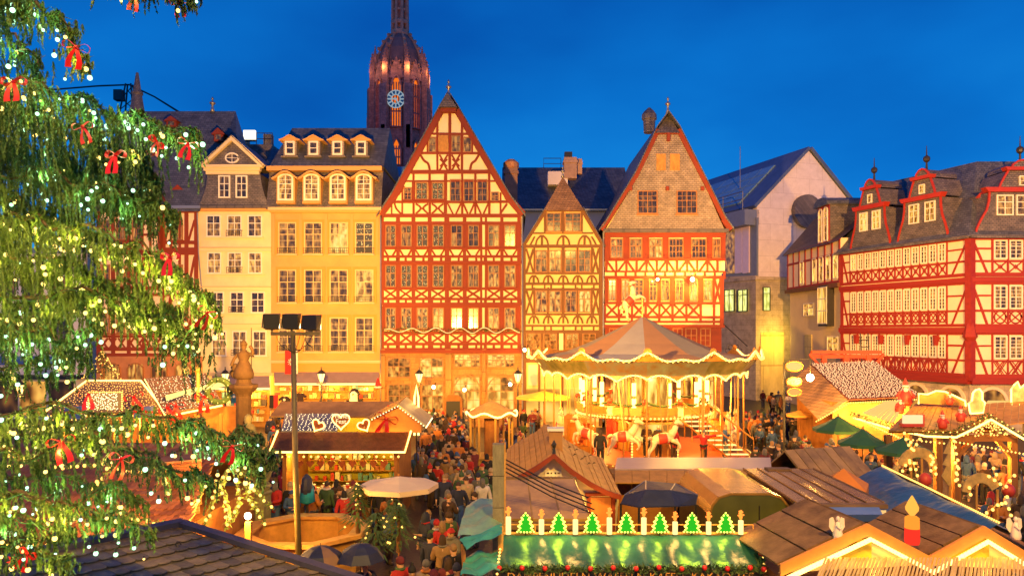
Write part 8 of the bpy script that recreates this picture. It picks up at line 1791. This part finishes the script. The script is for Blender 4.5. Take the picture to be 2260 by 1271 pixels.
# ------------------------------------------------------------------ great lit christmas fir, left foreground
tr = thing('christmas_tree', 'huge drooping spruce hung with bulbs and red bows filling the left edge', 'tree', (-8.4, 10.6, 0))
o0 = tr.location
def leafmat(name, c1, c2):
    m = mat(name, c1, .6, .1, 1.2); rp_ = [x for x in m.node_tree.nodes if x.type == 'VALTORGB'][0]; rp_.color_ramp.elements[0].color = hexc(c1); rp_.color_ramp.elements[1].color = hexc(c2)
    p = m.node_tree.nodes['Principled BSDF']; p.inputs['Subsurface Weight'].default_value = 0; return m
NDL = [leafmat('spruce needles', (.022, .062, .010), (.075, .14, .016)), leafmat('young spruce needles', (.045, .10, .012), (.11, .18, .025)), leafmat('shaded spruce needles', (.012, .04, .009), (.04, .09, .016))]  # last needle tone has the shade of the inner boughs put into its colour
BARK = mat('spruce bark', (.09, .05, .025), .85, .3, 6, .5)
MB().tube([(0, 0, 0), (.05, 0, 6), (.05, 0, 14), (0, 0, 22)], [.34, .3, .22, .06], 10).build('trunk', BARK, tr)
def strand(b, p, ln, out):
    """a hanging branchlet: thin stem with short needles all round"""
    n = max(4, int(ln/.055)); pts = []; sway = V(R.uniform(-.16, .16), R.uniform(-.16, .16), 0); q = Vector(p); hd = V(out.x, out.y, 0)*R.uniform(.1, .5)
    for i in range(n+1):
        u = i/n; pts.append(q+(hd*ln*.5*math.sin(u*1.4)+sway*ln*u*u)+V(0, 0, -ln*(u**1.15)+.05*ln*math.sin(u*3)))
    W_ = .013
    for i in range(n):
        a, c = pts[i], pts[i+1]; d = (c-a)
        for k in range(4):
            an = R.random()*2*PI; nl = R.uniform(.045, .085)*(1.05-.5*i/n); s = a+d*R.random(); nd = V(math.cos(an), math.sin(an), -1.0-R.random()*.8).normalized()*nl; sd = V(-math.sin(an), math.cos(an), .2)*W_
            b.add([s-sd, s+sd, s+nd], [(0, 1, 2)])
        sd = V(.007, .004, 0); b.add([a-sd, a+sd, c], [(0, 1, 2)])
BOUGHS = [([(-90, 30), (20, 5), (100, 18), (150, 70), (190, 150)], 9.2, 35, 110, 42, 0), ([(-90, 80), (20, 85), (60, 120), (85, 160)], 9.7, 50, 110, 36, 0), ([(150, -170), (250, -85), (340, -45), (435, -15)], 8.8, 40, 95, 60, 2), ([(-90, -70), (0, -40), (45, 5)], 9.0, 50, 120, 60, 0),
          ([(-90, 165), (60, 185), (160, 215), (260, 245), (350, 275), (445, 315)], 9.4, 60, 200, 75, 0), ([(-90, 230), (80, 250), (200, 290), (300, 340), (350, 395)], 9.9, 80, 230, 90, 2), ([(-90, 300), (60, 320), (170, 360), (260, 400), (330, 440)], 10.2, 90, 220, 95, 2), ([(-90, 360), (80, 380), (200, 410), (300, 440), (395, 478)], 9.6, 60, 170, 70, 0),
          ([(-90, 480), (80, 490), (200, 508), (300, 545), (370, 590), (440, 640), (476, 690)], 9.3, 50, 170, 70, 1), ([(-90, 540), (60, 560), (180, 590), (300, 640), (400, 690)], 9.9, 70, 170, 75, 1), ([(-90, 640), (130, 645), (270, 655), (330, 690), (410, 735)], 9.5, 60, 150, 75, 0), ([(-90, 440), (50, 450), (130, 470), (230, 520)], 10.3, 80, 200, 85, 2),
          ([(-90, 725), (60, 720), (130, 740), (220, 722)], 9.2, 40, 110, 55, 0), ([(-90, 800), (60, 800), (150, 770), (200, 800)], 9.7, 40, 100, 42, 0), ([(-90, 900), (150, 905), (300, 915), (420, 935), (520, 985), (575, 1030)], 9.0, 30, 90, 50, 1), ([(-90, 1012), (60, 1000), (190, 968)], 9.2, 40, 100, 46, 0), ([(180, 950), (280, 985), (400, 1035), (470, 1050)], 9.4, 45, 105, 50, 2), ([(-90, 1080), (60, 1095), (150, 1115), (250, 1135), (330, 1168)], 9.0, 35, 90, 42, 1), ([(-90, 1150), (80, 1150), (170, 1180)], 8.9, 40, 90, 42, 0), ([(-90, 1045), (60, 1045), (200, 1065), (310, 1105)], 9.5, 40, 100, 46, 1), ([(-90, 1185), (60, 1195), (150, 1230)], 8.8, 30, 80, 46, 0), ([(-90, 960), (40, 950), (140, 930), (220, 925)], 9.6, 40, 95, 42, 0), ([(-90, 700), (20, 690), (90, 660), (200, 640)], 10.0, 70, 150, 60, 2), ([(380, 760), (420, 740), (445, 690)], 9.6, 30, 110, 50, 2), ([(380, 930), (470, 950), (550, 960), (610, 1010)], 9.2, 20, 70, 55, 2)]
BP = []
for bi, (pts, Y, l0, l1, dens, mi) in enumerate(BOUGHS):
    P = smooth_path([at(a, b_, Y+.25*math.sin(i*1.3+bi)) for i, (a, b_) in enumerate(pts)], 6); P = [p+V(R.uniform(-.05, .05), R.uniform(-.12, .12), R.uniform(-.05, .05)+.07*math.sin(i*.9+bi*2)) for i, p in enumerate(P)]; Q = [p-o0 for p in P]; start = V(0, 0, Q[0].z+.35)
    nq = len(Q); br = MB(); br.tube([start]+Q if pts[0][0] < 0 else Q, [lerp(.028, .006, i/nq) for i in range(nq+(1 if pts[0][0] < 0 else 0))], 5)
    o = br.build('bough', BARK, tr); b = MB(); BP.append((P, Y))
    seg = along(P, 1.55/dens); N_ = len(seg)
    for i, p in enumerate(seg):
        u = i/N_; dirv = (seg[min(N_-1, i+1)]-seg[max(0, i-1)]).normalized()
        for k in range(2):
            side = V(-dirv.y, dirv.x, 0)*R.uniform(-1, 1)*.62*(1.1-u); st = p-o0+side+V(0, 0, -.32*side.length+R.uniform(-.10, .07))
            if R.random() < .16:                                              # side twig from the bough
                sd = V(.006, 0, .006); b.add([p-o0-sd, p-o0+sd, st], [(0, 1, 2)])
            ln = R.uniform(l0, l1)*Y/F*(1.0-.55*u)*(.55+.45*R.random()); ln *= R.choice((.3, .5, .7, .9, 1.35)); strand(b, st, max(.10, ln), (dirv+side*.6))
        if R.random() < .5:                                                     # needles that cover the bough itself
            for k in range(10):
                an = R.random()*2*PI; nd = V(math.cos(an), math.sin(an), R.uniform(-.3, .7)).normalized()*R.uniform(.05, .10); sd = V(-math.sin(an), math.cos(an), 0)*.014; c = p-o0+V(R.uniform(-.04, .04), R.uniform(-.04, .04), 0); b.add([c-sd, c+sd, c+nd], [(0, 1, 2)])
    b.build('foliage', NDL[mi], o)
# bulbs on cords along the boughs
TBC = emis('cool tree bulb', (.50, 1.0, .62), 2.4); TBW = emis('warm tree bulb', (1, .66, .16), 2.8)
TC_ = MB().ball((0, 0, 0), .030, 8, 6).mesh('bulb', TBC, True); TW_ = MB().ball((0, 0, 0), .030, 8, 6).mesh('bulb', TBW, True); SK = MB().lathe([(.013, .02), (.016, .03), (.014, .075)], 6).mesh('socket', BLK)
names = ['top bough', 'small upper left bough', 'bough above the frame', 'upper left corner bough', 'long upper bough', 'second shaded bough', 'inner shaded bough', 'bough pointing at the slate roof', 'long middle bough', 'bough behind the middle one', 'lower middle bough', 'dark inner bough', 'bough before the white building', 'bough above the fairy-light stall', 'low bough over the stalls', 'low left bough', 'bough over the brick chimney', 'bottom bough over the tiles', 'lowest left bough', 'slanting low left bough', 'bottom corner bough', 'bough by the gift parcels', 'inner middle bough', 'tip near the cream house', 'tip near the stone column']
cnt_b = 0
for bi, (P, Y) in enumerate(BP):
    warm = .1 if bi in (0, 1, 3, 7, 12) else (.95 if bi in (8, 9, 10, 20, 21) else .6)
    t = thing('string_lights', 'string of bulbs along the %s of the spruce' % names[bi], 'string lights', P[0], 0, 'light strings on the great spruce'); base = P[0]
    cord = [p-base+V(0, -.05, -.03-.03*math.sin(i*1.7)) for i, p in enumerate(P)]; MB().tube(cord, .006, 4).build('cord', mat('green cord', (.02, .10, .03), .6), t)
    for p in along(cord, .15 if bi in (4, 8, 10, 12, 14, 17) else .25):
        px = CX+F*(p.x+base.x)/(p.y+base.y)
        if px < -30: continue
        w = warm if bi != 4 else (.9 if px < 130 else .12)
        for k in range(1 if R.random() < .7 else 2):
            q = p+V(R.uniform(-.10, .10), R.uniform(-.25, .05), -.05+R.uniform(-.28, .03)); o = link('bulb', TW_ if R.random() < w else TC_, t, q); o.scale = (R.uniform(.45, 1.05),)*3; cnt_b += 1; wrm = o.data is TW_
            if cnt_b % 5 == 0: lamp('tree_bulb_light', p+base+V(R.uniform(-.05, .05), -.2, -.1), 8 if wrm else 5, (1, .72, .12) if wrm else (.55, 1, .45), .04)
            link('socket', SK, o)
# bows
for i, (px, py, s, rz) in enumerate(((168, 105, .40, .3), (182, 280, .32, .8), (345, 315, .30, 1.2), (255, 343, .38, -.3), (415, 318, .32, .5), (30, 182, .40, 0), (375, 568, .36, -.4), (458, 690, .34, .9), (135, 975, .42, .2), (268, 1012, .40, 1.0), (513, 985, .34, .4), (60, 1222, .34, -.2), (290, 20, .0, 0), (395, 5, .3, 0), (300, -8, .3, 0), (195, 870, .3, .3))):
    if s: p = at(px, py, 8.75); bow('bow', 'red satin bow on the spruce '+['at the top left bough tip', 'hanging below the long upper bough', 'near the tip of the upper bough', 'tilted on the shaded upper foliage', 'at the very tip of the upper bough', 'at the left edge near the top', 'on the middle bough before the timber house', 'at the middle bough tip near the cream house', 'before the tile roof, large and low', 'above the chimney, turned edge-on', 'at the low bough tip by the column', 'in the bottom left corner', '', 'at the top right bough above the frame edge', 'beside it on the bough above the frame', 'below the gift parcel'][i], p, s*.64, REDB, 'red bows on the great spruce', rz, R.uniform(-.3, .3))
p = at(32, 1240, 9.5); t = thing('red_lantern', 'glowing red paper star in the bottom left corner', 'decoration', p); b = MB()
for k in range(8): a = k*PI/4; b.add([(.0, -.06, 0), (.045*math.cos(a-.4), 0, .045*math.sin(a-.4)), (.11*math.cos(a), 0, .11*math.sin(a)), (.045*math.cos(a+.4), 0, .045*math.sin(a+.4)), (0, .06, 0)], [(0, 1, 2), (0, 2, 3), (4, 2, 1), (4, 3, 2)])
b.build('star', emis('red paper glow', (1, .06, .02), 1.2), t); MB().tube([(0, 0, .1), (0, 0, .5)], .005, 4).build('cord', BLK, t)
